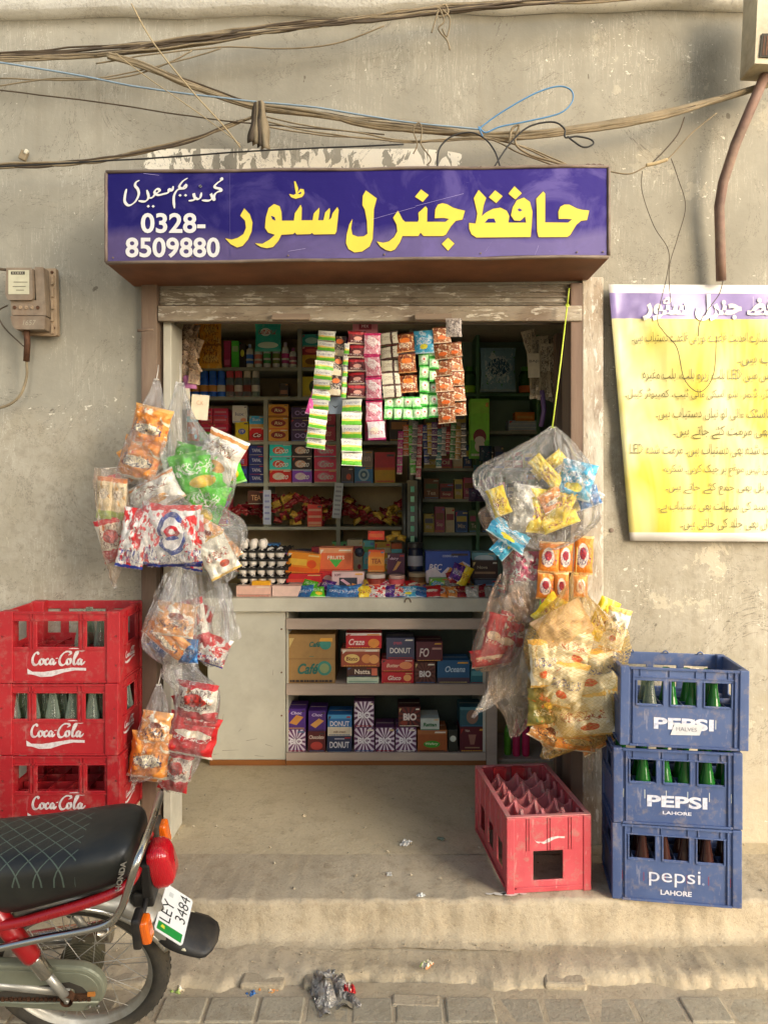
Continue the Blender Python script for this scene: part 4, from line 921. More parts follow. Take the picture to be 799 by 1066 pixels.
m = MB(); m.box((0, 0, 0), (L(9, 4.85), .002, L(37, 4.85)), ink('9aa0a4')); 
for j in range(7): m.box((0, -.002, (j-3)*.03), (L(6, 4.85), .001, .012), ink('6a7078'))
tag(m.build('price_tag_strip', loc=P(351.5, 521, 4.86), rot=(0, .08, 0)), 'grey printed tag strip hanging on the middle divider', 'tag strip')
m = MB(); m.box((0, 0, 0), (L(8, 4.85), .002, L(36, 4.85)), ink('8a90a0'))
for j in range(5): m.box((0, -.002, (j-2)*.038), (L(5, 4.85), .001, .014), ink('5a6080'))
tag(m.build('price_tag_strip', loc=P(278, 528, 4.86)), 'blue-grey tag strip hanging on the left divider', 'tag strip')

# more stock behind the hanging strips and behind the counter goods
pal = [('7a2a34', 'wine red'), ('2f5a8a', 'mid blue'), ('b8902c', 'mustard'), ('3f7a4a', 'green'), ('5a3a7a', 'violet'), ('a8542c', 'rust'), ('c4b89a', 'cream'), ('2a2e44', 'ink blue'), ('a83a6a', 'raspberry'), ('4a8a90', 'sea green')]
def fill(x0, x1, y1, zz, hmin, hmax, where, d=DD, wmin=9, wmax=17, k0=0):
    x = x0; i = 0
    while x < x1-5:
        w = min(rnd.uniform(wmin, wmax), x1-x); h = rnd.uniform(hmin, hmax); c, nm = pal[(k0+i*3) % 10]; c2 = pal[(k0+i*3+4) % 10][0]
        o = ('first', 'second', 'third', 'fourth', 'fifth', 'sixth', 'seventh', 'eighth', 'ninth', 'tenth', 'eleventh', 'twelfth', 'thirteenth')[min(i, 12)]
        G(f'{nm} box, {o} from the left', where, x, y1-h, x+w-.7, y1, c, [('r', 0, .62, 1, .8, c2), ('t', rnd.choice(('Mix', 'Soap', 'Salt', 'Gum', 'Rusk', 'Soft')), .5, .35, .7, .22, 'e8e0d0', rnd.choice((0, .3))), oval(c2, .8, .15, .12, .08)], zz, d=d, dep=.12)
        x += w; i += 1
fill(337, 424, 384, zA, 20, 36, 'on the top shelf behind the strips', k0=1)
fill(337, 424, 414, zB, 14, 24, 'on the second shelf behind the strips', k0=2)
fill(194, 207, 461, zC, 24, 36, 'at the left end of the third shelf', k0=5)
fill(194, 240, 504, zD, 26, 38, 'at the left end of the fourth shelf', k0=3)
zF = boards[597]
fill(196, 424, 597, zF, 18, 36, 'on the lowest back shelf behind the counter', k0=6, wmin=12, wmax=22)
fill(196, 240, 550, zE, 20, 34, 'at the left end of the fifth shelf', k0=4)
GAIN = 2.6
# ------------------------------------------------------------ right corner goods
WR = 'in the green right-hand shelving'
m = MB(); w, h = L(38, 4.95), L(46, 4.95); pillow(m, w, h, .05, F_('blue_silver_foil', '8ab4c8', [(0, .05, 'a8c0c8')], [('c8dce0', 4, .58), ('4a9a50', 5, .62)], ('3a6a88', .5, .55, .32, .2), None, ('d8e8e8', .2, .8, 8), rough=.2, metal=.15, crinkle=1.2), wr=.35)
tag(m.build('foil_bag', loc=P(518, 385, 4.98)), 'shiny blue silver foil bag in the green right-hand shelving', 'bag')
for px, c, nm in ((548, '24401e', 'dark green jar with orange label'), (489, '2c4a2c', 'dark jar with round lime label')):
    m = MB(); w = .045; h = .19; m.lathe([(w*.9, 0), (w, .01), (w, h*.7), (w*.6, h*.85)], ink(c, .25), 16); m.lathe([(w*.62, h*.84), (w*.62, h), (0, h)], ink('3a6a28', .3), 16)
    m.lathe([(w*1.01, h*.05), (w*1.01, h*.3)], ink('b8643a' if px > 500 else '8ab830'), 16); p = P(px, 411, DR); p.z = rb[411]; p.y += .06
    tag(m.build('jar', loc=p), nm+' in the green right-hand shelving', 'jar')
G('tall lime green carton with a brown badge', 'left of the green right-hand shelving', 489, 415, 509, 477, '6aa82c', [('r', 0, 0, 1, .3, '3f7a1c'), oval('5a1c1c', .5, .36, .34, .13), oval('e8dcc8', .5, .30, .26, .07), oval('e8dcc8', .5, .2, .26, .1), ('r', .05, .75, .95, .95, '8ac83c')], None, d=4.7, dep=.08)
G('stack of grey notebooks', WR, 529, 439, 558, 450, '76808a', [('r', 0, .3, 1, .36, 'c8c8c0'), ('r', 0, .64, 1, .7, 'c8c8c0')], rb[450], d=DR+.02)
G('orange box on top of the grey notebooks', WR, 536, 429, 556, 438.5, 'c87a2c', [('r', .1, .3, .9, .6, 'e8b060')], None, d=DR+.02, dep=.1)
rc = ['5a3a20', '2a3a5a', '6a2a2a', '3a4a2a', '8a7a3a', '2a2a2a', '7a3a4a', '4a4a50', 'a89a7a']
nmz = ['brown', 'navy', 'brick red', 'moss', 'mustard', 'black', 'plum', 'slate', 'sand']
for row, (base, y1) in enumerate(((450, 450), (489, 489), (521, 521), (556, 556))):
    px = 441; i = 0
    while px < (487 if row == 0 else 556):
        w = rnd.uniform(9, 17); h = rnd.uniform(14, 27); ci = (row*4+i*2+row//2) % 9
        if not (row == 0 and px > 487) and not (496 < px+w < 500):
            G(f"{nmz[ci]} box, {('first','second','third','fourth','fifth','sixth','seventh','eighth','ninth','tenth')[min(i,9)]} from the left", f"on the {('first','second','third','fourth')[row]} shelf under the foil bag" , px, y1-h, px+w-1, y1, rc[ci], [('r', .1, .5, .9, .75, rc[(ci+3) % 9]), ('t', rnd.choice(('Tea', 'Soap', 'Oil', 'Mix')), .5, .3, .6, .2, 'b8a890')], rb[base], d=DR+.02, dep=.12)
        px += w; i += 1
# hanging paper bag bundle at the right jamb
root = thing('paper_bag_bundle', 'bundle of newsprint paper bags hanging inside the right jamb', 'paper bags', P(568, 340, 3.7))
mp = F_('newsprint_paper', 'd8ccb4', [(.08, .5, 'a89a80')], [('9a8a70', 7, .55)], None, None, ('4a4038', .05, .95, 14), rough=.75)
for k in range(9):
    m = MB(); pillow(m, .075+.02*(k % 3), .30-.02*(k % 4), .012, mp, 6, 8, .02, k*2.2, wr=.5)
    m.build('paper_bag', root, loc=(-.055+.014*k, rnd.uniform(-.015, .02)+.004*k, -.165-.03*(k % 3)), rot=(rnd.uniform(-.1, .1), rnd.uniform(-.12, .12)+(k-4)*.05, rnd.uniform(-.7, .7)))
m = MB(); m.box((0, 0, 0), (.06, .004, .12), ink('c4bca8')); m.txt('BAJI', 0, .02, .045, .016, -.003, ink('3a3430')); 
m.build('printed_bag', root, loc=(-.068, -.03, -.20), rot=(0, -.05, .15))
m = MB(); m.tube([(-.02, 0, -.32), (-.01, 0, -.42), (-.025, 0, -.5)], .012, ink('4a3a5a')); m.build('string_tail', root)
# combs, strips and small wares dangling behind the sachets
cl = ['c83a8a', 'e0702c', '58b83c', '7a7a80', 'a84a5a', '3a4a8a', 'd8b838', '5a2a6a', '2a7a7a', '8a8a8a', 'b03030', '4a8a4a', 'c8a060', '3a3a40']
nn = ['magenta', 'orange', 'green', 'grey', 'rose', 'indigo', 'yellow', 'violet', 'teal', 'pale grey', 'red', 'leaf green', 'tan', 'charcoal']
for i in range(14):
    d = 4.25; px = 417+i*5.0; y0 = 441+rnd.uniform(-4, 8); ln = rnd.uniform(30, 60) - (i > 6)*10
    m = MB(); n = 5
    wm = printed('ware_'+nn[i].replace(' ', '_'), gh(cl[i], 1.5), [(0, .2, 'e8e0d0')], [('e0d8c8', 5, .62), ('2a2020', 6, .6)], None, None, ('f0e8e0', .3, .8, 7), metal=.1)
    for k in range(n):
        m.xf = Matrix.Translation((0, 0, -(k+.5)*L(ln/n, d))); pillow(m, L(6.2, d), L(ln/n, d), .01, wm, 4, 4, .12, i*3+k)
    m.xf = Matrix.Identity(4)
    tag(m.build('hanging_wares', loc=P(px, y0, d), rot=(0, rnd.uniform(-.06, .06), rnd.uniform(-.5, .5))), f'{nn[i]} strip of small wares dangling behind the mint sachets', 'strip')
for px, y0, y1, nm in ((421, 503, 600, 'left'), (437, 500, 575, 'right')):
    m = MB(); d = 4.5; m.tube([(0, 0, 0), (0, 0, -L(y1-y0, d))], .017, pm('dull_aluminium', '5a5c58', .4, .6, var=.2)); tag(m.build('post', loc=P(px, y0, d)), f'{nm} slim metal post behind the jars on the counter', 'post')
m = MB(); d = 4.5; m.box((0, 0, 0), (L(12, d), .006, L(70, d)), glass('tube_glass', '3a5a52', .5)); 
for j in range(6): m.box((0, -.006, (j-2.5)*.06), (L(4, d), .004, .035), ink(('7ab090', '4a8a70')[j % 2]))
tag(m.build('blister_strip', loc=P(429, 535, d)), 'green blister strip between the two slim metal posts', 'strip')
for i, (px, py, w, h, c) in enumerate(((500, 492, 16, 16, '2a5a60'), (508, 505, 14, 18, '5a3050'), (496, 515, 18, 14, '3a2a48'), (505, 472, 14, 16, '1f3a4a'))):
    m = MB(); pillow(m, L(w, 4.6), L(h, 4.6), .03, F_('dark_toy_film%d' % i, c, [], [('8a9aa0', 5, .62), ('a04a70', 6, .66)], None, None, None, rough=.25), wr=.4)
    tag(m.build('packet', loc=P(px, py, 4.6)), ('teal', 'plum', 'violet', 'navy')[i]+' glossy packet hanging deep in the shop by the right bags', 'packet')
GAIN = 1.6
# ------------------------------------------------------------ counter
DC = 3.97; yc = DC-CD
zc1 = P(0, 622, DC).z; zc0 = P(0, 636, DC).z
X = lambda px: P(px, 0, DC).x; Z = lambda py: P(0, py, DC).z
ct = thing('shop_counter', 'cream painted wooden shop counter with open lower shelves facing the street', 'counter', (0, 0, 0))
m = MB(); m.rng(X(205), X(600), yc-.03, yc+.62, zc0, zc1, M_panel); m.build('countertop', ct, bevel=.004)
m = MB(); m.rng(X(216), X(297), yc, yc+.02, Z(791), zc0-.001, M_panel)
for yq in (655, 700, 745): m.lathe([(0, -.003), (.004, -.002), (.005, 0)], M_rust, 8, (X(293), yc-.0005, Z(yq)), 'y')
m.build('front_panel', ct, bevel=.003)
for i, (a, b, ln, an) in enumerate(((232, 748, .05, 1.4), (228, 742, .02, 1.2), (262, 770, .06, .2), (240, 781, .09, .05), (280, 776, .04, -.3), (250, 760, .02, .8), (225, 785, .03, .1), (284, 700, .03, 1.5), (270, 787, .05, -.1))):
    m = MB(); m.poly([(-ln/2, -.001), (ln/2, -.0004), (ln/2, .0006), (-ln/2, .0016)], pm('scuff_grey', '8a8470', .7), 0); m.build('scuff', ct, loc=(X(a), yc-.0012, Z(b)), rot=(0, -an, 0))
m = MB(); m.rng(X(216), X(216)+.02, yc+.021, yc+.6, 0.0, zc0-.001, M_panel); m.build('side_panel', ct, bevel=.002)
m = MB(); m.rng(X(218), X(297), yc+.002, yc+.02, .0, Z(791.5), M_oak); m.rng(X(297.5), X(506), yc+.004, yc+.022, 0, Z(792), M_oak); m.build('plinth', ct, bevel=.002)
for a, b in ((644, 655), (712, 723.5), (783.5, 791.5)):
    m = MB(); m.rng(X(297.5), X(505.5), yc-.006, yc+.016, Z(b), Z(a), M_rail); m.build('shelf_rail', ct, bevel=.002)
zs1, zs2 = Z(712)-.006, Z(784)-.006
for zz in (zs1, zs2):
    m = MB(); m.rng(X(298), X(505), yc+.017, yc+.5, zz-.012, zz, M_rail); m.build('shelf', ct)
m = MB(); m.rng(X(506), X(517), yc-.01, yc+.03, 0, zc0-.001, M_rail); m.build('upright', ct, bevel=.003)
m = MB(); m.rng(X(298), X(506), yc+.501, yc+.51, 0, zc0-.002, pm('grey_back_panel', '5a6458', .7)); m.rng(X(298)-.001, X(298)+.008, yc+.02, yc+.5, Z(796), zc0-.002, M_panel); m.rng(X(503), X(505.9), yc+.031, yc+.5, 0, zc0-.002, M_panel); m.build('cabinet_back', ct)
m = MB(); m.rng(X(517.5), X(585), yc+.06, yc+.5, Z(797), Z(797)+.014, M_rail); m.rng(X(517.5), X(600), yc+.5, yc+.51, 0, zc0-.002, M_shelfback); m.build('side_shelf', ct)
m = MB(); pts = [(math.cos(t)*.016, -.03-.001, math.sin(t)*.022) for t in [i*math.pi/8 for i in range(9)]]; m.tube([(p[0], 0, p[2]) for p in pts], .004, M_tin, 6); 
tag(m.build('cabinet_handle', loc=(X(424), yc-.036, Z(626))), 'small wire handle on the front edge of the countertop', 'handle')

zt = zc1+.001
def K(desc, x0, y0, x1, y1, base, ops=(), d=4.05, dep=.1, z=None, **k):
    return carton(desc, x0, y0, x1, y1, d, dep, base, ops, z, **k)
# egg trays
tr_m = pm('charcoal_tray', '24231f', .7, var=.2)
egg = MB(); egg.lathe([(0, -.026), (.011, -.023), (.0175, -.014), (.0195, -.002), (.0175, .010), (.012, .020), (.005, .025), (0, .0255)], pm('eggshell', 'f0e9de', .45, var=.04), 14)
e0 = None
dE = 4.06; xe0, xe1 = P(247, 0, dE).x, P(300, 0, dE).x
zl = zt
for r_ in range(6):
    rt = thing('egg_tray', f"black egg tray, {('lowest', 'second', 'third', 'fourth', 'fifth', 'topmost')[r_]} of the stack on the counter's left end", 'egg tray', (0, 0, 0), group='stacked egg trays')
    m = MB(); zz = zl+.004; n = 24; vs = []; fs = []
    for i in range(n+1):
        for j in range(13):
            x = xe0+(xe1-xe0)*i/n; y = dE-CD+.26*j/12; q = .010*math.cos(i/n*5.5*2*math.pi)*math.cos(j/12*5*2*math.pi)
            vs.append((x, y, zz+q+.006))
    for i in range(n):
        for j in range(12): a = i*13+j; fs.append((a, a+13, a+14, a+1))
    m.add(vs, fs, tr_m, True); m.rng(xe0, xe1, dE-CD, dE-CD+.004, zz-.010, zz+.002, tr_m); m.build('tray', rt)
    for i in range(5 if r_ < 5 else 3):
        for j in range(2):
            o = egg.build('egg') if e0 is None else e0.copy()
            if e0 is None: e0 = o
            else: COL.objects.link(o)
            o.location = (xe0+.026+i*.0505+(r_ % 2)*.006, dE-CD+.028+j*.052, zz+.036); o.rotation_euler = (rnd.uniform(-.2, .2), rnd.uniform(-.25, .25), 0); o.parent = None; o.scale = (1.16, 1.16, 1.12)
            tag(o, 'white egg sitting in the black trays on the counter', 'egg', 'eggs in the tray stack')
    zl += .0475
# rear / mid rows on the counter
K('orange juice-coloured carton leaning on the egg trays', 297, 566, 332, 588, 'e08a1c', [('r', .03, .06, .97, .3, 'c85a14'), ('r', .1, .4, .6, .7, 'f0c040'), oval('b8400c', .75, .5, .14, .2)], d=4.2, dep=.12, roll=.10, z=zt+.10)
K('red flat carton under the orange one', 298, 587, 335, 600, 'b01c24', [('r', .05, .3, .7, .6, 'e0503a')], d=4.15, dep=.12, z=zt+.035)
K('grey cigarette carton at the tray foot', 300, 598, 336, 609, '8a7a74', [('r', .05, .3, .95, .6, 'b8a8a0')], d=4.12, z=zt)
K('salmon carton printed FRUITS in green', 332, 560, 367, 584, 'd86a3c', [('r', .0, .78, 1, 1, 'e8a070'), ('p', [(.3, .5), (.7, .5), (.5, .15)], '3a9a3a'), ('t', 'FRUITS', .5, .58, .5, .16, 'f0e8d0'), ('r', 0, 0, 1, .08, 'b04020')], d=4.22, dep=.16, z=zt+.115)
K('red pack behind the mask box', 332, 584, 350, 603, 'c82c30', [oval('f0c8c0', .5, .5, .3, .3)], d=4.2, z=zt+.01)
K('pale pink box with dark window and crossed picture', 345.5, 586, 379, 607, 'c0a4a4', [('r', .22, .1, .78, .72, '2a2c38'), ('p', [(.25, .6), (.34, .66), (.76, .2), (.68, .12)], 'b890a0'), ('t', 'SOFT', .18, .85, .2, .12, '6a2a3a'), oval('a02838', .85, .25, .06, .1)], d=4.1, dep=.07, z=zt+.01)
m = MB(); m.lathe([(0, -.028), (.022, -.02), (.030, 0), (.022, .02), (0, .028)], F_('dark_ball_film', '1a2638', [], [('8aa8c0', 5, .55)], None, None, None, rough=.2, metal=.4), 14)
tag(m.build('toy_ball', loc=P(374, 575, 4.15)), 'dark blue glossy ball-shaped packet between the salmon carton and orange tub', 'packet')
def tub(label, px, y0, y1, w, body, lid, d=4.15, z=None, cat='jar', lidh=.16, lab=None):
    m = MB(); r_ = L(w, d)/2; h = L(y1-y0, d); m.lathe([(0, .001), (r_*.93, .001), (r_*.97, .006), (r_, h*.1), (r_, h*(.92-lidh)), (r_*.85, h*(.98-lidh))], body, 20)
    if lab: m.lathe([(r_*1.012, h*.2), (r_*1.012, h*.55)], lab, 20)
    m.lathe([(r_*.98, h*(.97-lidh)), (r_*1.0, h*(1-lidh)), (r_*1.0, h*.98), (r_*.9, h), (0, h)], lid, 20)
    p = P(px, y1, d)
    if z is not None: p.z = z
    return tag(m.build('jar', loc=p), label, cat)
K('orange tea pack with dark band', 383, 563, 400, 586, 'e07a1c', [('r', 0, .3, 1, .7, 'e8a040'), ('t', 'TEA', .5, .5, .6, .22, '7a1c10'), ('r', 0, .9, 1, 1, 'b03a10')], d=4.2, dep=.06, z=zt+.11)
K('bright red box on top of the orange tea pack', 383, 553, 400, 562, 'c8301c', [('r', .1, .3, .9, .7, 'e8703a')], d=4.2, dep=.06)
K('dark plum chocolate box', 403, 567, 421, 588, '4a1c38', [('p', [(.3, .15), (.5, .2), (.8, .6), (.6, .62)], 'c08a50'), ('t', 'dairy', .4, .75, .5, .16, 'e0c0d0', .2)], d=4.2, dep=.06, z=zt+.10)
for k in range(3):
    m = MB(); pillow(m, .05, .035, .025, FM['gold'], 6, 5, .1, k, wr=.3); tag(m.build('packet', loc=P(406+k*6, 560-(k == 1)*4, 4.22), rot=(0, .3*k-.3, 0)), ('left', 'middle', 'right')[k]+' golden sweet packet piled above the plum box', 'packet')
jg = glass('clear_jar', 'c8beb0', .12)
tub('wide clear jar of red sweets beside the mask box', 391, 585, 606, 20, ink('7a2a20', .3), ink('b0a8a0', .3), 4.1, zt, lab=ink('c06a50'))
tub('clear jar of pink sweets in the middle of the counter', 413, 586, 606, 17, ink('b84a50', .3), ink('a88a80', .3), 4.1, zt, lab=ink('e0b0a0'))
tub('brown jar of toffees right of the middle', 434, 584, 606, 18, ink('5a3a22', .3), ink('8a7a60', .3), 4.12, zt, lab=ink('a07a50'))
tub('tall dark jar behind the toffees', 432, 555, 585, 16, ink('141c30', .2), ink('242424', .3), 4.25, zt+.11, lab=ink('8a8a90'))
K('dark box under the tall dark jar', 424, 585, 442, 604, '2a2420', [], d=4.26, z=zt)
K('big navy biscuit carton with golden mounds', 443, 559, 489, 592, '24408a', [('p', [(0, 0), (0, .38), (.2, .5), (.35, .3), (.5, .5), (.62, .42), (.72, .6), (.84, .68), (1, .55), (1, 0)], 'c8b8c0'), ('p', [(.45, 0), (.46, .3), (.55, .5), (.65, .42), (.72, .6), (.82, .66), (.92, .5), (1, .5), (1, 0)], 'd08a34'), ('p', [(.6, 0), (.68, .3), (.8, .22), (.9, .38), (1, .2), (1, 0)], 'b05c1c'), ('t', 'RSC', .22, .5, .3, .2, 'e8e0e8', .2), ('t', 'COOKIE CAKE', .55, .85, .35, .07, 'c8d0e8')], d=4.15, dep=.12, z=zt+.055)
K('plain board the navy carton stands on', 445, 592, 488, 603, '6a5a44', [], d=4.2, z=zt)
K('teal and white tray of sweets at the right', 491, 556, 516, 568, '6a9aa0', [oval('d0dcdc', .5, .5, .4, .3)], d=4.25, dep=.15, z=zt+.15, yaw=-.1)
K('dark brown carton at the right end of the counter', 491, 568, 518, 591, '3a2a24', [('r', .1, .4, .9, .5, '8a6a50'), ('t', 'Nova', .4, .7, .4, .14, '9a8a70')], d=4.2, dep=.16, z=zt+.05)
K('slate blue tray below the brown carton', 494, 592, 522, 606, '3a4656', [('r', .1, .5, .9, .7, '6a7a90')], d=4.12, dep=.12, z=zt)
K('two-tone green sweet box', 447, 590, 466, 603, '5a8a2c', [('r', 0, 0, 1, .35, 'a8301c'), ('t', 'Mango', .5, .65, .7, .25, 'e8e8a0')], d=4.08, dep=.06, z=zt+.02)
for i, (px, py, w, h, st, rl) in enumerate(((476, 596, 14, 18, 'purple', .4), (484, 600, 10, 22, 'yellow', .5), (470, 602, 10, 14, 'dkred', -.3))):
    m = MB(); pillow(m, L(w, 4.08), L(h, 4.08), .02, FM[st], 6, 6, .1, i, wr=.3); tag(m.build('packet', loc=P(px, py, 4.08), rot=(-.2, rl, 0)), ('purple', 'yellow', 'dark red')[i]+' sweet packet leaning right of the green sweet box', 'packet')
# flat boxes and the front row of packets lying on the counter edge
K('pale pink flat box, left of the pair at the counter edge', 246, 609, 282, 620, 'b89484', [('r', .02, .1, .98, .2, '8a6a5c')], d=4.0, dep=.1, z=zt)
K('pinkish flat box, right of the pair at the counter edge', 283, 609, 313, 620, 'c0a498', [], d=4.0, dep=.1, z=zt)
K('yellow sachet box under the egg trays', 262, 603, 281, 609, 'd8a020', [], d=4.03, dep=.04, z=zt+.048)
K('beige open tray near the middle jars', 398, 604, 425, 608, 'a88a60', [], d=4.04, dep=.05, z=zt+.03)
K('beige open tray behind the right packets', 432, 603, 462, 607, 'a08a64', [], d=4.05, dep=.05, z=zt+.03)
fr = [('blue', 318, 14), ('green', 330, 12), ('blue', 352, 22), ('blue', 368, 16), ('yellow', 381, 14), ('redw', 392, 16), ('purple', 404, 12), ('redw', 414, 14), ('cyan', 425, 16), ('blue', 437, 12),
      ('red', 449, 16), ('orange', 459, 14), ('kurk', 468, 14), ('dkred', 478, 12), ('silver', 489, 15), ('dkred', 500, 13), ('silver', 511, 12), ('gold', 386, 12), ('pink', 400, 12), ('green', 322, 12), ('purple', 341, 12), ('silver', 470, 12), ('red', 430, 12), ('cyan', 455, 10)]
words_ = {'blue': 'blue', 'green': 'green', 'yellow': 'yellow', 'redw': 'red and white', 'purple': 'purple', 'cyan': 'light blue', 'red': 'red', 'orange': 'orange', 'kurk': 'orange and cream', 'dkred': 'dark red', 'silver': 'silver', 'gold': 'gold', 'pink': 'pink'}
seen_ = {}
for i, (st, px, w) in enumerate(fr):
    lo = i < 17; d = 4.0 if lo else 4.07
    m = MB(); pillow(m, L(w+4, d), L(14, d), .022, FM[st], 8, 6, .08, i*2.1, wr=.35); p = P(px, 613, d); p.z = zt+(.026 if lo else .052)
    k = seen_.get(st, 0); seen_[st] = k+1
    nx_ = words_[fr[i-1][0]] if i else 'pink flat'
    tag(m.build('sweet_packet', loc=p, rot=(rnd.uniform(-.9, -.4), rnd.uniform(-.2, .2), rnd.uniform(-.4, .4))), f"{words_[st]} packet lying on the counter front {('beside the '+nx_+' one' if lo else 'on top of the others')}{', '+str(('first','second','third','fourth')[k])+' such' if k else ''}", 'packet', 'sweet packets lying along the counter edge')
sty = ['dkred', 'blue', 'redw', 'orange', 'purple', 'gold', 'silver', 'cyan', 'green', 'pink', 'kurk', 'yellow', 'red']
cp = {}
for i in range(120):
    st = sty[rnd.randrange(13)]; d = rnd.uniform(4.04, 4.22); px = rnd.uniform(318, 522); lvl = rnd.random()
    if st not in cp: m = MB(); pillow(m, .060, .045, .018, FM[st], 8, 6, .08, i*1.3, wr=.4); o = cp[st] = m.build('sweet_packet')
    else: o = cp[st].copy(); COL.objects.link(o)
    p = P(px, 600, d); p.z = zt+.016+lvl*.045*(1 if d > 4.1 else .5); o.location = p; o.rotation_euler = (rnd.uniform(-1.2, -.2), rnd.uniform(-.5, .5), rnd.uniform(-.9, .9)); o.scale = (rnd.uniform(.7, 1.15),)*3
    tag(o, f'small {words_[st]} packet heaped among the jars and boxes on the counter', 'packet', f'{words_[st]} packets heaped on the counter')
# ------------------------------------------------------------ boxes on the lower shelves
DL = DC+.035
GAIN = 1.1
def B(desc, x0, y0, x1, y1, base, ops, lo, **k):
    z = None if lo is None else (zs1 if lo == 1 else zs2)
    return carton(desc, x0, y0, x1, y1, DL, k.pop('dep', .16), base, ops, z, **k)
B('brown cardboard carton printed in teal at the left of the upper shelf', 299, 660, 348.5, 711, 'a07c4a', [('r', 0, .495, 1, .505, '7a5c34'), oval('3f8a7a', .78, .31, .15, .15), oval('8a9a6a', .78, .31, .10, .10), ('t', 'Café', .44, .3, .44, .22, '2a6a60', .35, .03), oval('3f8a7a', .80, .8, .12, .11), ('t', 'Café', .58, .8, .24, .11, '2a6a60', .35, .03), ('r', .46, .55, .56, .56, '2a7a6a')], 1, dep=.3)
B('red and white carton printed Craze on top of the pile', 360, 659, 397, 675, 'b8242c', [('r', 0, .84, 1, 1, 'e6dcd4'), ('t', 'Craze', .3, .42, .44, .4, 'f0d8d0', .3), oval('d88a3c', .78, .35, .16, .28)], None)
B('tan biscuit carton below the red and white one', 355, 675.5, 395, 694, '9a4a34', [('r', 0, .85, 1, 1, 'c8a890'), oval('e8c878', .28, .45, .2, .26), ('t', 'Bisto', .28, .45, .3, .22, '7a2a1c', .1), oval('d08a4c', .66, .45, .13, .25), oval('d89a5c', .85, .42, .13, .25)], None)
B('dark brown carton printed Natta', 361, 694.5, 393, 704, '4a2a20', [('t', 'Natta', .5, .5, .5, .5, 'e8dcc8'), ('r', .8, .1, .98, .9, 'c86a50')], None)
B('thin mint white carton at the foot of the pile', 361, 704.5, 394, 711, 'c8d4b8', [('r', .05, .2, .95, .4, '8aa890')], 1)
B('slate DONUT carton on the red pair', 402, 664, 431, 686, '44465c', [('t', 'DONUT', .5, .4, .74, .26, 'd8d4cc'), ('t', 'cream', .4, .75, .3, .12, 'b04a5a')], None)
B('rose biscuit carton under the slate one', 397, 686.5, 430.5, 699, 'b03a3c', [oval('d88a5a', .75, .5, .2, .3), ('t', 'Butter', .35, .5, .4, .3, 'f0d0b0', .3)], None)
B('bright red carton at the bottom under the rose one', 397, 699.5, 430.5, 711, 'b8202c', [oval('e0a060', .8, .5, .12, .3), ('t', 'Gluco', .4, .5, .4, .4, 'f4e0d0', .3)], 1)
B('maroon carton printed FO beside the slate one', 433, 668, 460.5, 688.5, '5c2630', [('t', 'FO', .3, .45, .36, .44, 'e0d0c8', .2), ('r', .6, .6, .95, .7, 'c09080')], None)
B('dark brown BIO carton under the maroon one', 431.5, 689, 453, 711, '4c2620', [('sb', .5, .5, .5, '6a3a30', 14), ('t', 'BIO', .5, .45, .56, .3, 'e0d8d0', 0, .04)], 1)
B('sea blue carton printed Oceana', 455, 687, 488.5, 711, '265a80', [('r', 0, 0, 1, .25, '4a3a48'), ('t', 'Oceana', .55, .62, .62, .26, 'b8d0dc', .3)], 1)
B('teal carton half hidden at the right of the upper shelf', 489.5, 695, 503, 711, '2c6a74', [('r', .1, .5, .9, .8, '5a9aa0')], 1)
bio = [('sb', .5, .5, .5, 'd8ccd8', 14), ('t', 'BIO', .5, .47, .64, .26, 'f0e8ee', 0, .05)]
bio_ = lambda c: [('r', .03, .03, .97, .97, c)]+bio
B('violet chocolate carton on the BIO box at the left of the lower shelf', 299, 738, 318, 759, '4c2a80', [('p', [(.1, .3), (.5, .2), (.9, .6), (.5, .7)], 'c88a40'), ('t', 'Choc', .5, .8, .6, .14, 'd8c8e8', .2)], None)
B('purple sunburst BIO carton at the left end', 298.5, 759.5, 318, 783, '6a3a68', bio_('6a3a68'), 2)
B('violet and brown carton beside the first pair', 321, 740, 339, 761, '4a2878', [('p', [(.1, .3), (.4, .15), (.9, .5), (.6, .62)], 'd09a50'), ('t', 'Choc', .5, .8, .6, .14, 'd8c8e8', .2)], None)
B('maroon Chocolate carton under the violet and brown one', 320.5, 761.5, 338.5, 783, '5a2024', [('t', 'Chocolate', .5, .72, .86, .18, 'e0d0c0', .2), oval('b04038', .5, .3, .35, .2)], 2)
B('light blue and white DONUT carton', 341, 744, 366, 766, '2a6aa8', [('r', 0, .0, 1, .42, 'd8ccb4'), ('r', 0, .82, 1, 1, '4a9ac8'), ('t', 'DONUT', .5, .58, .8, .24, 'e8e8ec'), ('t', 'milk cream', .5, .2, .5, .1, '7a5a40')], None)
B('navy DONUT carton under the light blue one', 340.5, 766.5, 366, 783, '2c3654', [('t', 'DONUT', .5, .45, .8, .4, 'd8d8dc'), ('r', .3, .8, .7, .86, 'b8b8c8')], 2)
B('upper sunburst BIO carton in the middle', 368.5, 730, 389, 757, '5c3058', bio_('5c3058'), None)
B('lower sunburst BIO carton below the upper one', 368.5, 757.5, 389.5, 783, '63345e', bio_('63345e'), 2)
B('sunburst BIO carton third from the left in the bottom row', 390.5, 757.5, 410.5, 783, '5a3056', bio_('5a3056'), 2)
B('sunburst BIO carton rightmost in the bottom row', 411.5, 757.5, 433, 783, '63345e', bio_('63345e'), 2)
B('maroon BIO carton on top of the sunburst row', 414.5, 736, 437.5, 756.5, '3f1a1c', [('sb', .5, .5, .5, '6a2a24', 12), ('t', 'BIO', .52, .5, .6, .36, 'e8dcd4', 0, .05), oval('8a3a2c', .25, .2, .15, .12)], None)
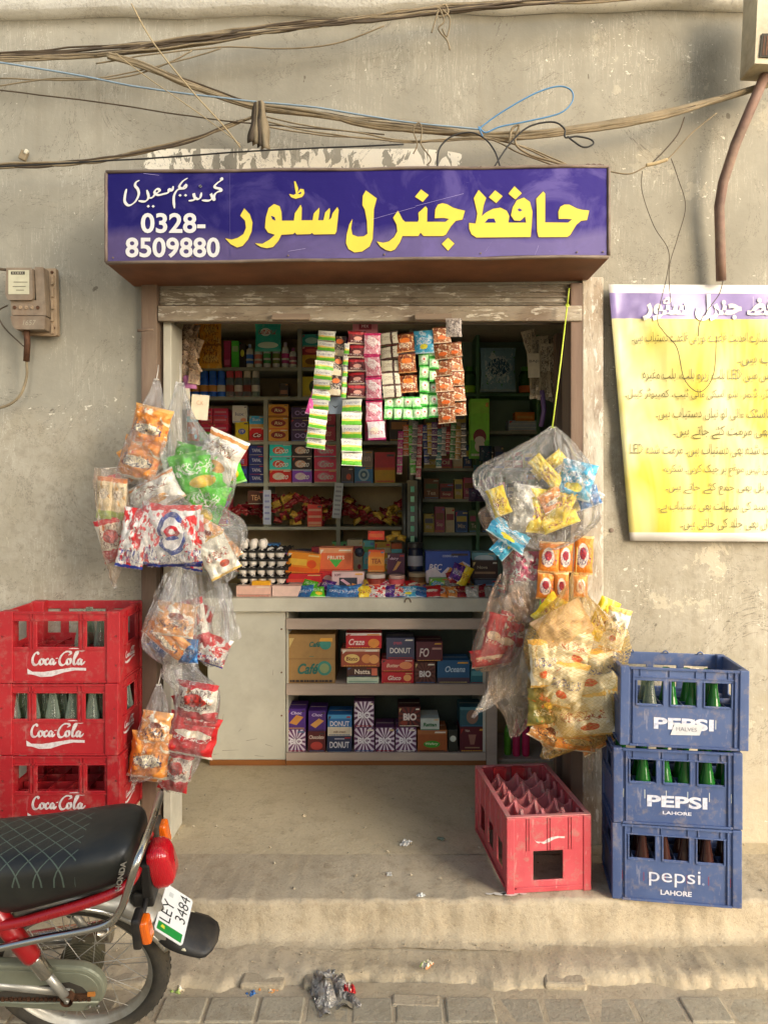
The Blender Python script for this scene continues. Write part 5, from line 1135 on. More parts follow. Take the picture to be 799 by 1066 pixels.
B('white carton with green lettering', 437.5, 748, 457, 760.5, 'c4ccc0', [('r', 0, 0, 1, .12, '4a8a50'), ('t', 'Rattan', .5, .5, .7, .32, '2a6a3a', .1, .04)], None)
B('orange brown carton with green oval', 434.5, 761, 465, 784, '9a5428', [oval('3a9a2c', .48, .35, .28, .16), ('t', 'Wafery', .48, .36, .44, .14, 'e8f0c0', .2), ('r', 0, .8, 1, 1, 'a8683a')], 2)
B('dark carton with pale round seal', 466.5, 760, 476, 783, '2a2c22', [oval('c8d0c0', .5, .6, .34, .14)], 2)
B('maroon carton with lamp print at the right of the lower shelf', 478.5, 757, 504, 783, '5a1c26', [('r', .2, .15, .8, .2, 'a08060'), ('p', [(.42, .3), (.58, .3), (.66, .7), (.34, .7)], '9a6a5a'), ('t', 'TEA', .3, .85, .2, .08, 'd0b8a8')], 2)
B('teal print carton above the maroon one', 478.5, 736, 504, 756.5, '2a5660', [oval('8a6a58', .5, .5, .24, .36), ('r', 0, .85, 1, 1, '4a7a80')], None)
# red bottles on the side shelf
for k, px in enumerate((537, 547)):
    m = MB(); w = .021; m.lathe([(w*.8, 0), (w, .01), (w, .15), (w*.7, .17), (w*.35, .185), (w*.35, .2), (0, .2)], ink('c8305a', .25), 16); p = P(px, 797, 4.08); p.z = Z(797)+.0145
    tag(m.build('red_bottle', loc=p), ('left' if k == 0 else 'right')+' crimson bottle on the side shelf under the right bags', 'bottle')
m = MB(); w = .02; m.lathe([(w*.8, 0), (w, .01), (w, .13), (w*.5, .16), (0, .17)], ink('5a9a2c', .25), 14); p = P(528, 797, 4.1); p.z = Z(797)+.0145
tag(m.build('green_bottle', loc=p), 'green bottle beside the crimson bottles on the side shelf', 'bottle')

# ------------------------------------------------------------ sachet strips in the opening
m = MB(); m.tube([P(182, 336, 3.16), P(590, 337, 3.16)], .004, M_tin, 6); tag(m.build('hanging_rod'), 'thin metal rod under the lintel that carries the sachet strips', 'rod')
S = strip
S('long green and white sachet strip at the left of the row', [(341, 345), (328, 467)], 18, 12, 'greenw')
S('narrow magenta strip half behind the long green and white one', [(334, 384), (322, 432)], 8, 3, 'magenta', 3.19)
S('thin yellow strip peeking out behind the first green strip', [(327, 434), (321, 461)], 7, 3, 'greenw', 3.21)
S('dark coffee strip with orange spots', [(353, 349), (347, 412)], 14, 3, 'coffee', 3.18)
m = MB(); m.box((0, 0, 0), (L(14, 3.2), .003, L(18, 3.2)), ink('6a7680')); m.poly([(-.014, .0), (0, -.014), (.014, .0), (0, -.005)], ink('2a3038'), -.003)
tag(m.build('hanging_card', loc=P(349, 422, 3.2)), 'blue-grey card with a dark chevron below the coffee strip', 'card')
S('thin edge-on green strip above the second long one', [(361, 358), (357, 415)], 5, 5, 'greenw', 3.17)
S('second green and white strip hanging lowest', [(366, 415), (366, 485)], 20, 5, 'greenw', 3.15)
S('dark red sachet strip left of the pink one', [(371, 345), (371, 414)], 17, 5, 'dred', 3.17)
S('pink sachet strip left of the brown-striped white one', [(387, 347), (390, 439)], 16, 4, 'pink', 3.15)
S('single white and pink sachet below the pink strip', [(392, 439), (392, 458)], 17, 1, 'white', 3.14)
S('white sachet strip with brown stripe', [(404, 346), (408, 415)], 18, 5, 'wbrown', 3.15)
S('caramel brown sachet strip', [(421, 347), (426, 409)], 17, 3, 'caramel', 3.15)
S('teal foil sachet heading the mint strips', [(441, 344), (441, 368)], 19, 1, 'greenw', 3.14)
[o for o in COL.objects if o.name.startswith('sachet_strip') and not o.parent][-1].children[0].data.materials[0] = FM['cyan']
for k, (px, y0, y1, n) in enumerate(((405, 413, 437, 2), (414.5, 413, 437, 2), (424, 413, 437, 2), (434, 413, 437, 2), (441, 368, 436, 5), (451, 360, 435, 6))):
    S(f"{('first', 'second', 'third', 'fourth', 'fifth', 'sixth')[k]} mint green sachet column counted from the left", [(px, y0), (px+(.5 if k > 3 else 0), y1)], 9.6, n, 'mint', 3.165, group='mint green sachet columns')
S('left biscuit brown strip at the right of the row', [(459, 341), (465, 441)], 17, 6, 'biscuit', 3.14)
S('right biscuit brown strip outermost of the row', [(472, 356), (478, 433)], 15, 5, 'biscuit', 3.17)
m = MB(); pillow(m, L(17, 3.06), L(19, 3.06), .02, F_('grey_print_pouch', 'a89c90', [], [('6a5c54', 7, .55)], None, None, ('3a3030', .1, .9, 9)), 8, 8, .1, 4, wr=.3)
tag(m.build('printed_pouch', loc=P(472, 341, 3.0)), 'grey printed pouch hooked on the lintel above the biscuit strips', 'pouch')
m = MB(); m.box((0, 0, 0), (L(26, 3.2), .01, L(14, 3.2)), ink('b06a72')); m.box((0, -.006, 0), (L(13, 3.2), .002, L(7, 3.2)), ink('7a2030')); m.txt('MIX', 0, 0, .03, .012, -.0085, ink('e8c8c8'))
tag(m.build('pink_label', loc=P(380, 340, 3.2)), 'pink printed header card above the pink sachet strip', 'card')

GAIN = 1.0
# ------------------------------------------------------------ crates and bottles
def holes_panel(mb, w, h, t, holes, mat, M):
    """wall panel in local x,z (front face at y=0, thickness t) with rectangular holes, mapped by matrix M"""
    xs = sorted({-w/2, w/2, *[q for ho in holes for q in (ho[0], ho[1])]}); zs = sorted({0, h, *[q for ho in holes for q in (ho[2], ho[3])]})
    keep = {}
    for i in range(len(xs)-1):
        for j in range(len(zs)-1):
            cx, cz = (xs[i]+xs[i+1])/2, (zs[j]+zs[j+1])/2
            keep[i, j] = not any(a < cx < b and c < cz < d for a, b, c, d in holes)
    V = lambda x, y, z: M @ Vector((x, y, z))
    for (i, j), k in keep.items():
        if not k: continue
        x0, x1, z0, z1 = xs[i], xs[i+1], zs[j], zs[j+1]
        vs = [V(x, y, z) for x in (x0, x1) for y in (0, t) for z in (z0, z1)]
        fs = [(0, 4, 5, 1), (2, 3, 7, 6)]
        if not keep.get((i-1, j), False): fs.append((0, 1, 3, 2))
        if not keep.get((i+1, j), False): fs.append((4, 6, 7, 5))
        if not keep.get((i, j-1), False): fs.append((0, 2, 6, 4))
        if not keep.get((i, j+1), False): fs.append((1, 5, 7, 3))
        mb.add(vs, fs, mat)
def plastic(name, col, fade, amt=.35):
    g = NT(name); oc = g.node('ShaderNodeTexCoord'); oi = g.node('ShaderNodeObjectInfo'); va = g.node('ShaderNodeVectorMath'); g.link(oc.outputs['Object'], va.inputs[0]); g.link(oi.outputs['Location'], va.inputs[1]); ob = va.outputs[0]; n1 = g.noise(ob, 5, 5, .6); n2 = g.noise(ob, 26, 7, .7); n3 = g.noise(g.coords('Object', (1, 1, .2)), 60, 4, .6)
    c = g.mix(g.math('ADD', g.ramp(n1, .4, .8), g.math('MULTIPLY', g.math('SUBTRACT', oi.outputs['Random'], .4), .7), None, True), lin(col), lin(fade))
    c = g.mix(g.math('MULTIPLY', g.ramp(n2, .52, .66), amt), c, lin('9a8a78'))
    c = g.mix(g.math('MULTIPLY', g.ramp(n3, .64, .70), amt*.5), c, lin('d8ccc0'))
    g.link(c, g.b.inputs['Base Color']); g.link(g.math('ADD', .42, g.math('MULTIPLY', n2, .2)), g.b.inputs['Roughness'])
    g.link(g.bump(g.math('ADD', n2, n3), .18, .003), g.b.inputs['Normal']); MATS[name] = g.m; return g.m
M_red = plastic('faded_red_plastic', 'a0141c', 'b02428', .22); M_red2 = plastic('sun_bleached_red_plastic', 'b43a42', 'c4565c', .45)
M_blue = plastic('dusty_blue_plastic', '41537c', '54668e', .36)
M_white_ink = pm('crate_white_ink', 'd0c6c0', .55, var=.15, scale=110, dirt=.75, dcol='a06060')
M_white_ink2 = pm('crate_white_ink_blue', 'd4d4dc', .55, var=.15, scale=110, dirt=.6, dcol='7080a8')
W, D, H = .455, .31, .282
COLA = [[(10.5,4.5),(9.8,3.2),(8.2,3.6),(6.8,5.6),(6.2,8.2),(7.0,10.4),(8.9,10.9),(10.8,9.6),(12,7.8)],
        [(13.6,7.2),(12,7.4),(11.2,9.2),(12,10.6),(13.6,10),(14.2,8.2),(13.4,7.2),(14.2,7.8),(15.4,7.6)],
        [(17.8,7.6),(16.4,7.2),(15.2,9),(15.8,10.5),(17.2,10.3),(18.6,9)],
        [(21,7.4),(19.4,7.4),(18.6,9.4),(19.6,10.5),(20.8,9.2),(21.2,7.4),(20.8,9.6),(21.6,10.5),(23,9)],
        [(22.6,6.8),(24.2,6.6)],
        [(31.5,4.8),(33.4,3.6),(32,2.4),(29,3),(26.4,5.4),(25.2,8.4),(26.2,10.8),(28.4,10.8),(30.6,9)],
        [(29,3),(32,1.2),(37,1.0),(41,1.8),(44.4,1.2)],
        [(32.6,7.2),(31,7.4),(30.4,9.2),(31.2,10.6),(32.8,9.8),(33.2,8),(32.6,7.2),(34,7.8)],
        [(34.4,9.2),(37.6,4.4),(38.2,2.4),(36.8,3.2),(35.4,7.6),(35.4,10.2),(36.8,10.4),(38.2,9)],
        [(40.6,7.4),(39,7.4),(38.2,9.4),(39.2,10.5),(40.4,9.2),(41,7.2),(40.4,9.6),(41.4,10.5),(43.4,8.6)]]
WAVE = [(2.5,13.2),(6,15.2),(14,15.4),(24,14.0),(34,12.6),(44,12.9),(44,14.6),(36,14.4),(28,15.8),(20,18.2),(12,18.6),(6,17),(2.8,16.8)]
def script_logo(mb, cx, cz, w, mat, y, wave=True, fmap=None):
    s_ = w/42.0
    f = lambda p: (cx+(p[0]-23.5)*s_, cz-(p[1]-8.5)*s_*1.12)
    mb.pen(COLA, mat, y, 1.9, .75, R(-30), f)
    if wave: mb.poly([f(p) for p in WAVE], mat, y)
def cola_crate(label, loc, yaw):
    root = thing('drink_crate', label, 'crate', loc, (0, 0, yaw), 'stack of red drink crates')
    holes = [(-.205, -.135, .165, .235), (-.085, .075, .165, .235), (.115, .185, .165, .235)]
    m = MB(); T = Matrix.Translation
    holes_panel(m, W-.05, H-.006, .006, [(-.188, -.122, .135, .235), (-.088, .066, .135, .235), (.100, .165, .135, .235)], M_red, T((0, .008, .003)))
    holes_panel(m, W-.05, H-.006, .006, [(-.188, -.122, .135, .235), (-.088, .066, .135, .235), (.100, .165, .135, .235)], M_red, T((0, D-.014, .003)))
    for s_ in (-1, 1):
        Mx = T((s_*(W/2-.008), D/2, .003)) @ Matrix.Rotation(s_*R(90), 4, 'Z')
        holes_panel(m, D-.05, H-.006, .006, [(-.045, .055, .135, .235)], M_red, Mx)
        for yy in (0, D):   # corner columns
            cx = s_*(W/2-.0255); cy = .0255 if yy == 0 else D-.0255
            m.rng(cx-.0255, cx+.0255, cy-.0255, cy+.0255, 0.002, H-.0015, M_red)
    m.rng(-W/2+.03, W/2-.03, .02, D-.02, .004, .010, M_red)
    m.build('shell', root, bevel=.003)
    m = MB()   # ribs round the windows, raised rims
    for x in (-.205, -.110, -.098, .076, .090, .178): m.rng(x-.0025, x+.0025, .0035, .0078, .13, H-.01, M_red)
    for z in (.006, .128, .240, H-.008): m.rng(-W/2+.052, W/2-.052, .002 if z in (.006, H-.008) else .0035, .0078, z-.003, z+.003, M_red)
    for s_ in (-1, 1):
        for z in (.006, .128, .240, H-.008): m.rng(min(s_*(W/2-.003), s_*(W/2-.0078)), max(s_*(W/2-.003), s_*(W/2-.0078)), .052, D-.052, z-.003, z+.003, M_red)
        for y in (.10, .22): m.rng(min(s_*(W/2-.003), s_*(W/2-.0078)), max(s_*(W/2-.003), s_*(W/2-.0078)), y-.0025, y+.0025, .128, H-.01, M_red)
    for x in (-.214, .214):
        for z in (.07, .18): m.lathe([(.0035, -.002), (0, .004)], M_dark, 8, (x, .0, z), 'y')
    m.build('rib', root)
    m = MB()   # bottle dividers
    for i in range(1, 6): x = -W/2+W*i/6; m.rng(x-.002, x+.002, .02, D-.02, .0102, .12, M_red)
    for j in range(1, 4): y = D*j/4; m.rng(-W/2+.02, W/2-.02, y-.002, y+.002, .0104, .118, M_red)
    m.build('divider', root)
    m = MB(); script_logo(m, -.012, .085, .225, M_white_ink, .0065); m.build('logo', root)
    m = MB(); script_logo(m, 0, .085, .115, M_white_ink, 0); m.build('logo', root, loc=(W/2-.0068, D/2-.02, 0), rot=(0, 0, R(90)))
    return root
def bottle_mesh(kind):
    m = MB(); g = {'clear': glass('clear_bottle_glass', 'b8c4b0', .16), 'green': glass('green_bottle_glass', '2a7a30', .45), 'dark': glass('dark_bottle_glass', '4a2a24', .5)}[kind]
    if kind == 'green': pr = [(0, .002), (.026, .002), (.0285, .012), (.0285, .10), (.0265, .125), (.0185, .165), (.0135, .20), (.0125, .235), (.0142, .238), (.0142, .248), (.012, .25)]
    else: pr = [(0, .002), (.025, .002), (.0275, .012), (.0285, .05), (.0255, .085), (.027, .11), (.0265, .13), (.020, .165), (.0145, .20), (.0125, .232), (.0142, .236), (.0142, .246), (.012, .248)]
    m.lathe(pr, g, 16)
    if kind != 'clear': m.lathe([(.0286 if kind == 'green' else .0288, .055), (.0292, .06), (.0292, .09), (.0286 if kind == 'green' else .0278, .095)], ink('d8dccc' if kind == 'green' else '8a1c1c'), 16)
    return m
bproto = {}
def bottle(kind, M, label, group):
    if kind not in bproto: o = bproto[kind] = bottle_mesh(kind).build('glass_bottle')
    else: o = bproto[kind].copy(); COL.objects.link(o)
    o.matrix_world = M; return tag(o, label, 'bottle', group)
RT = Matrix.Rotation
dc = 2.80; zstep = .2765
lx = P(1.5, 0, dc).x+W/2-.01; names = ('bottom', 'middle', 'top')
z0c = .196; Hs = .2735; H = Hs+.002
m = MB(); m.rng(-W/2+.01, W/2-.01, .01, D-.01, 0, z0c-.004, M_step)
tag(m.build('cement_block', loc=(lx, dc-CD, .002), bevel=.01), 'rough cement block under the left stack of red crates behind the motorcycle seat', 'block')
for k in range(3):
    yaw = (.012, -.008, .010)[k]; loc = (lx+(.004, -.002, .003)[k], dc-CD, z0c+k*Hs)
    lab = ('bottom red drink crate of the left stack, mostly behind the motorcycle', 'middle red drink crate of the left stack, full of clear bottles', 'top red drink crate of the left stack, with a few empty bottles')[k]
    cola_crate(lab, loc, yaw)
    Mc = Matrix.Translation(loc) @ RT(yaw, 4, 'Z')
    cells = {0: [(5, 0), (5, 1)], 1: [(i, j) for i in range(6) for j in range(3)], 2: [(3, 1), (4, 1), (5, 0), (5, 1), (3, 2)]}[k]
    for i, j in cells:
        Mb = Mc @ Matrix.Translation((-W/2+W*(i+.5)/6, D*(j+.5)/4, .0125))
        bottle('clear', Mb, f"clear empty glass bottle standing in the {names[k]} red crate of the left stack", f'clear bottles in the {names[k]} red crate')

def pepsi_crate(label, loc, rot, lower, style):
    root = thing('drink_crate', label, 'crate', loc, rot, 'stack of blue drink crates')
    m = MB(); T = Matrix.Translation; hz = [(-.160, -.072, .150, .232), (-.043, .043, .150, .232), (.072, .160, .150, .232)]
    holes_panel(m, W-.044, H2-.004, .006, hz, M_blue, T((0, .006, .002)))
    holes_panel(m, W-.044, H2-.004, .006, hz, M_blue, T((0, D-.012, .002)))
    for s_ in (-1, 1):
        Mx = T((s_*(W/2-.006), D/2, .002)) @ Matrix.Rotation(s_*R(90), 4, 'Z')
        holes_panel(m, D-.04, H2-.004, .006, [(-.05, .05, .150, .232)], M_blue, Mx)
        for yy in (0, 1):
            cx = s_*(W/2-.016); cy = .016 if yy == 0 else D-.016
            m.rng(cx-.016, cx+.016, cy-.016, cy+.016, .001, H2-.001, M_blue)
    m.rng(-W/2+.03, W/2-.03, .02, D-.02, .004, .010, M_blue); m.build('shell', root, bevel=.0035)
    m = MB()
    for z in (.005, H2-.006): m.rng(-W/2+.033, W/2-.033, -.002, .0058, z-.004, z+.004, M_blue)
    for x in (-.174, .174): m.rng(x-.003, x+.003, .0, .0058, .0095, H2-.0105, M_blue)
    m.rng(-W/2+.05, W/2-.05, .002, .0058, H2-.040, H2-.035, M_blue)
    for x in (-.15, -.05, .04, .075, .15): m.rng(x-.002, x+.002, .0025, .0058, H2-.0345, H2-.0105, M_blue)
    for (a, b, c, d) in hz:
        for x in (a-.003, b+.003): m.rng(x-.0025, x+.0025, .002, .0058, c-.004, d+.004, M_blue)
        m.rng(a, b, .002, .0058, c-.006, c-.001, M_blue)
    for s_ in (-1, 1):
        for z in (.005, H2-.006, .145, .238): m.rng(min(s_*(W/2+.002), s_*(W/2-.0058)), max(s_*(W/2+.002), s_*(W/2-.0058)), .034, D-.034, z-.003, z+.003, M_blue)
    m.build('rib', root, bevel=.001)
    m = MB()
    for i in range(1, 6): x = -W/2+W*i/6; m.rng(x-.002, x+.002, .02, D-.02, .0102, .150, M_blue)
    for j in range(1, 4): y = D*j/4; m.rng(-W/2+.02, W/2-.02, y-.002, y+.002, .0104, .148, M_blue)
    m.build('divider', root)
    m = MB()
    if style == 'upper':
        m.txt('PEPSI', 0, .085, .205, .042, .0045, M_white_ink2, bold=.035)
        if lower: m.txt('LAHORE', 0, .045, .098, .012, .0045, M_white_ink2, bold=.03)
    else:
        m.txt('pepsi', -.005, .088, .175, .062, .0045, M_white_ink2, bold=-.002); m.txt('®', .092, .075, .008, .008, .0045, M_white_ink2)
        m.txt('LAHORE', 0, .036, .106, .018, .0045, M_white_ink2, bold=.03)
    m.build('logo', root)
    if not lower:
        m = MB(); m.poly([(-.045, .045), (.055, .048), (.068, .085), (-.03, .088)], ink('cfcfcf'), .0032)
        m.txt('HALVES', .01, .068, .07, .014, .0024, ink('8a8a90')); m.build('sticker', root)
    for x in (-.13, .0, .13):
        m = MB(); m.tube([(x+.010*math.cos(t), D-.016, H2-.004+.010*math.sin(t)) for t in [i*math.pi/6 for i in range(7)]], .003, M_blue, 6); m.build('hook', root)
    return root
dp = 2.63; zt_ = {}
pst = [('pepsi', 866, 945, 632, 769), ('upper', 782, 861, 635, 768), ('upper', 692, 778, 641, 778)]
Wsave = W
for k in range(3):
    W = .44; D = .28; H2 = (P(0, 860, dp).z-0.004 if k == 0 else P(0, 780, dp).z-P(0, 860, dp).z if k == 1 else .292)
    zb = 0.004 if k == 0 else P(0, 860.5, dp).z if k == 1 else P(0, 781, dp).z
    px = (703.5, 704.5, 711)[k]; dd = dp+(.0, .0, -.0)[k]; x = P(px, 0, dd).x
    rot = [(0, 0, -.155), (0, 0, -.14), (0, 0, -.12)][k]
    if k == 2: rot = (0, .012, -.12); zb += .006; H2 = .285
    if k < 2: H2 -= .002
    lab = ('bottom blue drink crate of the right stack, dark bottles inside', 'middle blue drink crate of the right stack, green bottles inside', 'top blue drink crate of the right stack, tilted with a torn sticker')[k]
    pepsi_crate(lab, (x, dp-CD, zb), rot, k < 2, pst[k][0])
    Mc = Matrix.Translation((x, dp-CD, zb)) @ Euler(rot).to_matrix().to_4x4()
    for i in range(6):
        for j in range(2):
            if k == 2 and i == 5 and j == 0: continue
            kind = 'dark' if k == 0 else 'green' if (k == 1 or i >= 2) else 'clear'
            if k == 2 and j == 1 and i in (0, 5): continue
            Mb = Mc @ Matrix.Translation((-W/2+W*(i+.5)/6, D*(j+.5)/4, .0125+(.02 if k == 1 else 0)))
            bottle(kind, Mb, f"{kind} glass bottle standing in the {names[k]} blue crate of the right stack", f'{kind} bottles in the {names[k]} blue crate')
W = Wsave; D = .31
# single faded crate on the floor in front of the right post
root = thing('drink_crate', 'single faded red empty crate standing end-on at the step edge', 'crate', (0, 0, 0))
rw, rl, rh = .318, .52, .278
m = MB(); T = Matrix.Translation
holes_panel(m, rw-.04, rh-.004, .007, [(-.058, .052, .045, .150)], M_red2, T((0, .004, .002)))
holes_panel(m, rw-.04, rh-.004, .007, [(-.058, .052, .045, .150)], M_red2, T((0, rl-.011, .002)))
for s_ in (-1, 1):
    Mx = T((s_*(rw/2-.004), rl/2, .002)) @ Matrix.Rotation(s_*R(90), 4, 'Z')
    holes_panel(m, rl-.04, rh-.004, .007, [(-.18, -.10, .05, .15), (-.04, .04, .05, .15), (.10, .18, .05, .15)], M_red2, Mx)
    for yy in (0, 1):
        cx = s_*(rw/2-.015); cy = .015 if yy == 0 else rl-.015; m.rng(cx-.015, cx+.015, cy-.015, cy+.015, 0, rh-.001, M_red2)
m.build('shell', root, bevel=.004)
m = MB()
for z in (.020,): m.rng(-rw/2+.035, rw/2-.035, -.001, .0035, z-.004, z+.004, M_red2)
for z in (.012,):
    for s_ in (-1, 1): m.rng(min(s_*rw/2, s_*(rw/2+.003)), max(s_*rw/2, s_*(rw/2+.003)), .03, rl-.03, z, z+.01, M_red2)
M_red3 = plastic('bleached_red_top', 'c06a6a', 'd48c88', .6)
for a, b, c, d in ((-rw/2+.001, rw/2-.001, .001, .020), (-rw/2+.001, rw/2-.001, rl-.020, rl-.001), (-rw/2+.001, -rw/2+.020, .0201, rl-.0201), (rw/2-.020, rw/2-.001, .0201, rl-.0201)): m.rng(a, b, c, d, rh-.0005, rh+.004, M_red3)
m.build('rim', root, bevel=.0015)
m = MB()   # scalloped cell walls: 4 x 6 cells
nx_, ny_ = 4, 6
def scallop(x0, y0, x1, y1, low, high):
    n = 10; vs = []; fs = []; dx, dy = x1-x0, y1-y0; l = math.hypot(dx, dy); nx, ny = -dy/l*.005, dx/l*.005
    for i in range(n+1):
        t = i/n; z = low+(high-low)*abs(2*t-1)**1.6
        for s_ in (-1, 1):
            vs += [(x0+dx*t+nx*s_, y0+dy*t+ny*s_, .155), (x0+dx*t+nx*s_, y0+dy*t+ny*s_, z)]
    for i in range(n):
        a = i*4; b = a+4; fs += [(a, b, b+1, a+1), (a+2, a+3, b+3, b+2), (a+1, b+1, b+3, a+3)]
    m.add(vs, fs, M_red3)
for i in range(1, nx_):
    for j in range(ny_): x = -rw/2+rw*i/nx_; scallop(x, rl*j/ny_+.001, x, rl*(j+1)/ny_-.001, .236+rnd.uniform(-.01, .01), .274)
for j in range(1, ny_):
    for i in range(nx_): y = rl*j/ny_; scallop(-rw/2+rw*i/nx_+.001, y, -rw/2+rw*(i+1)/nx_-.001, y, .236+rnd.uniform(-.01, .01), .274)
for i in range(0, nx_+1):
    for j in range(0, ny_+1):
        x = -rw/2+rw*i/nx_; y = rl*j/ny_; x = max(-rw/2+.018, min(rw/2-.018, x)); y = max(.018, min(rl-.018, y))
        m.box((x, y, .24), (.012, .012, .055), M_red3, (rnd.uniform(-.1, .1), rnd.uniform(-.1, .1), R(45)))
m.build('divider', root)
m = MB()
f = lambda p: (-.055+p[0]*.0022, .205-p[1]*.0022)
m.poly([f(p) for p in ((0, 2), (4, 5), (9, 7), (14, 6), (22, 2), (32, 0), (44, 4), (52, 8), (52, 3), (46, 1), (44, 0), (34, 3), (26, 7), (16, 9), (6, 8), (0, 4))][:0] or [f(p) for p in ((0, 4), (3, 7), (9, 8), (16, 8), (22, 4), (30, 1), (40, 0), (52, 1), (52, 4), (42, 3), (33, 5), (26, 9), (16, 12), (10, 9), (8, 11), (4, 9))], M_white_ink, .0032)
m.build('logo', root)
cf = P(571, 928, 2.71); root.location = (cf.x, 2.705-CD, .003); root.rotation_euler = (0, 0, .10)
for k, (u, v) in enumerate(((.30, .90), (.55, .90))):
    m = MB(); m.rng(-.028, .028, -.012, .012, 0, .05, M_red); m.rng(-.022, .022, -.008, .008, .05, .054, M_red)
    a = root.rotation_euler.z; lx_, ly_ = (u-.5)*rw, v*rl
    tag(m.build('red_cup', loc=(cf.x+lx_*math.cos(a)-ly_*math.sin(a), 2.705-CD+lx_*math.sin(a)+ly_*math.cos(a), .24), bevel=.006), ('left' if k == 0 else 'right')+' bright red plastic cup at the back of the empty crate', 'cup')
# ------------------------------------------------------------ hanging plastic bags of snacks
CLEAR = film('clear_bag_film'); MILK = film('milky_bag_film', 'fff6ea', .13); WARM = film('warm_bag_film', 'ffeede', .07)
NET = film('yellow_net_film', 'f2d27a', .2, .5, True); YELF = film('yellow_tinted_film', 'f6cf58', .20, .5)
def sack(rows, d, mat, seed=0, flat=.55, pleat=.10, root=None, origin=None, name='film'):
    """crumpled bag: rows (py, x left, x right) down the bag at distance d"""
    rs = smooth2([(float(a), float(b), float(c)) for a, b, c in rows], 6); nr = len(rs); n = 120; vs = []; fs = []; us = []
    top = rs[0][0]; bot = rs[-1][0]
    wmax = max(r[2]-r[1] for r in rs)
    for i, (py, xa, xb) in enumerate(rs):
        t = (py-top)/(bot-top); c = P((xa+xb)/2, py, d); rx = max(.003, L(xb-xa, d)/2); ry = min(rx*flat+.006, L(wmax, d)*.5*flat)
        am = pleat*(1-t*.75)
        for j in range(n):
            a = 2*math.pi*j/n
            q = noise.noise(Vector((math.cos(a)*2.2+seed, math.sin(a)*2.2, t*1.6+seed))); q2 = noise.noise(Vector((math.cos(a)*7+seed, math.sin(a)*7, t*5))); q3 = noise.noise(Vector((math.cos(a)*15, math.sin(a)*15+seed, t*9)))
            k = 1+am*math.sin(a*11+seed+3*noise.noise(Vector((t*2, seed, 0))))+am*.7*math.sin(a*17+t*4+seed)+.13*q*min(1, t*3)+.09*q2+.05*q3-.16*abs(noise.noise(Vector((math.cos(a)*5+seed*2, math.sin(a)*5, t*7+seed))))-.09*abs(noise.noise(Vector((math.cos(a)*11, math.sin(a)*11+seed*3, t*13))))+.05
            sx = math.copysign(abs(math.cos(a))**.8, math.cos(a)); sy = math.copysign(abs(math.sin(a))**.8, math.sin(a))
            vs.append(Vector((c.x+sx*rx*(k*.55+.45), c.y+sy*ry*k, c.z+.012*q2*(t > .85)*1.0+.006*q)))
            us.append((j/n*2, (py-top)/90))
    for i in range(nr-1):
        for j in range(n): j2 = (j+1) % n; fs.append((i*n+j, (i+1)*n+j, (i+1)*n+j2, i*n+j2))
    fs.append(tuple((nr-1)*n+j for j in range(n)))
    m = MB(); o0 = origin or Vector((0, 0, 0)); m.add([v-o0 for v in vs], fs, mat, True, us)
    return m.build(name, root)
def flap(pts, d, mat, root, origin, seed=0, name='loose_film', th=.012):
    """loose corner of film: a fan of crumpled triangles"""
    m = MB(); n = 12
    P0 = [P(x, y, d)-origin for x, y in pts]; vs = []; fs = []; us = []
    a, b, c, e = P0[0], P0[1], P0[2], P0[3 % len(P0)]
    for i in range(n+1):
        for j in range(n+1):
            u, v = i/n, j/n; p = (a*(1-u)+b*u)*(1-v)+(e*(1-u)+c*u)*v
            q = noise.noise(Vector((u*4+seed, v*4, seed)))
            vs.append(p+Vector((q*.008, q*th*2.2+.6*th*math.sin(u*14+v*3+seed), q*.008))); us.append((u, v))
    for i in range(n):
        for j in range(n): k = i*(n+1)+j; fs.append((k, k+n+1, k+n+2, k+1))
    m.add(vs, fs, mat, True, us); return m.build(name, root)
def pack(root, origin, px, py, w, h, d, roll, style, seed=0, yaw=0, tilt=0, t=None, name='snack_packet', label=None):
    m = MB(); ww, hh = L(w*1.24, d), L(h*1.16, d); pillow(m, ww, hh, t or min(ww, hh)*.42, FM[style], 14, 16, .07, seed, wr=.5)
    p = P(px, py, d)-origin if root is not None and False else P(px, py, d)
    o = m.build(name, None, loc=p, rot=(tilt, R(roll), yaw)); return o
bagn = {'kurk': 'orange', 'kurk2': 'orange and cream', 'green': 'bright green', 'white': 'white', 'cream': 'cream and green', 'redw': 'red and white', 'crest': 'red and white crested', 'red': 'red', 'redtext': 'red and cream', 'yellow': 'yellow', 'cyan': 'light blue',
        'silver': 'silvery', 'cream2': 'cream and orange', 'cream3': 'cream with blue', 'olive': 'olive', 'orange': 'orange', 'pink': 'pink and silver', 'blue': 'blue', 'kraft': 'plain beige'}
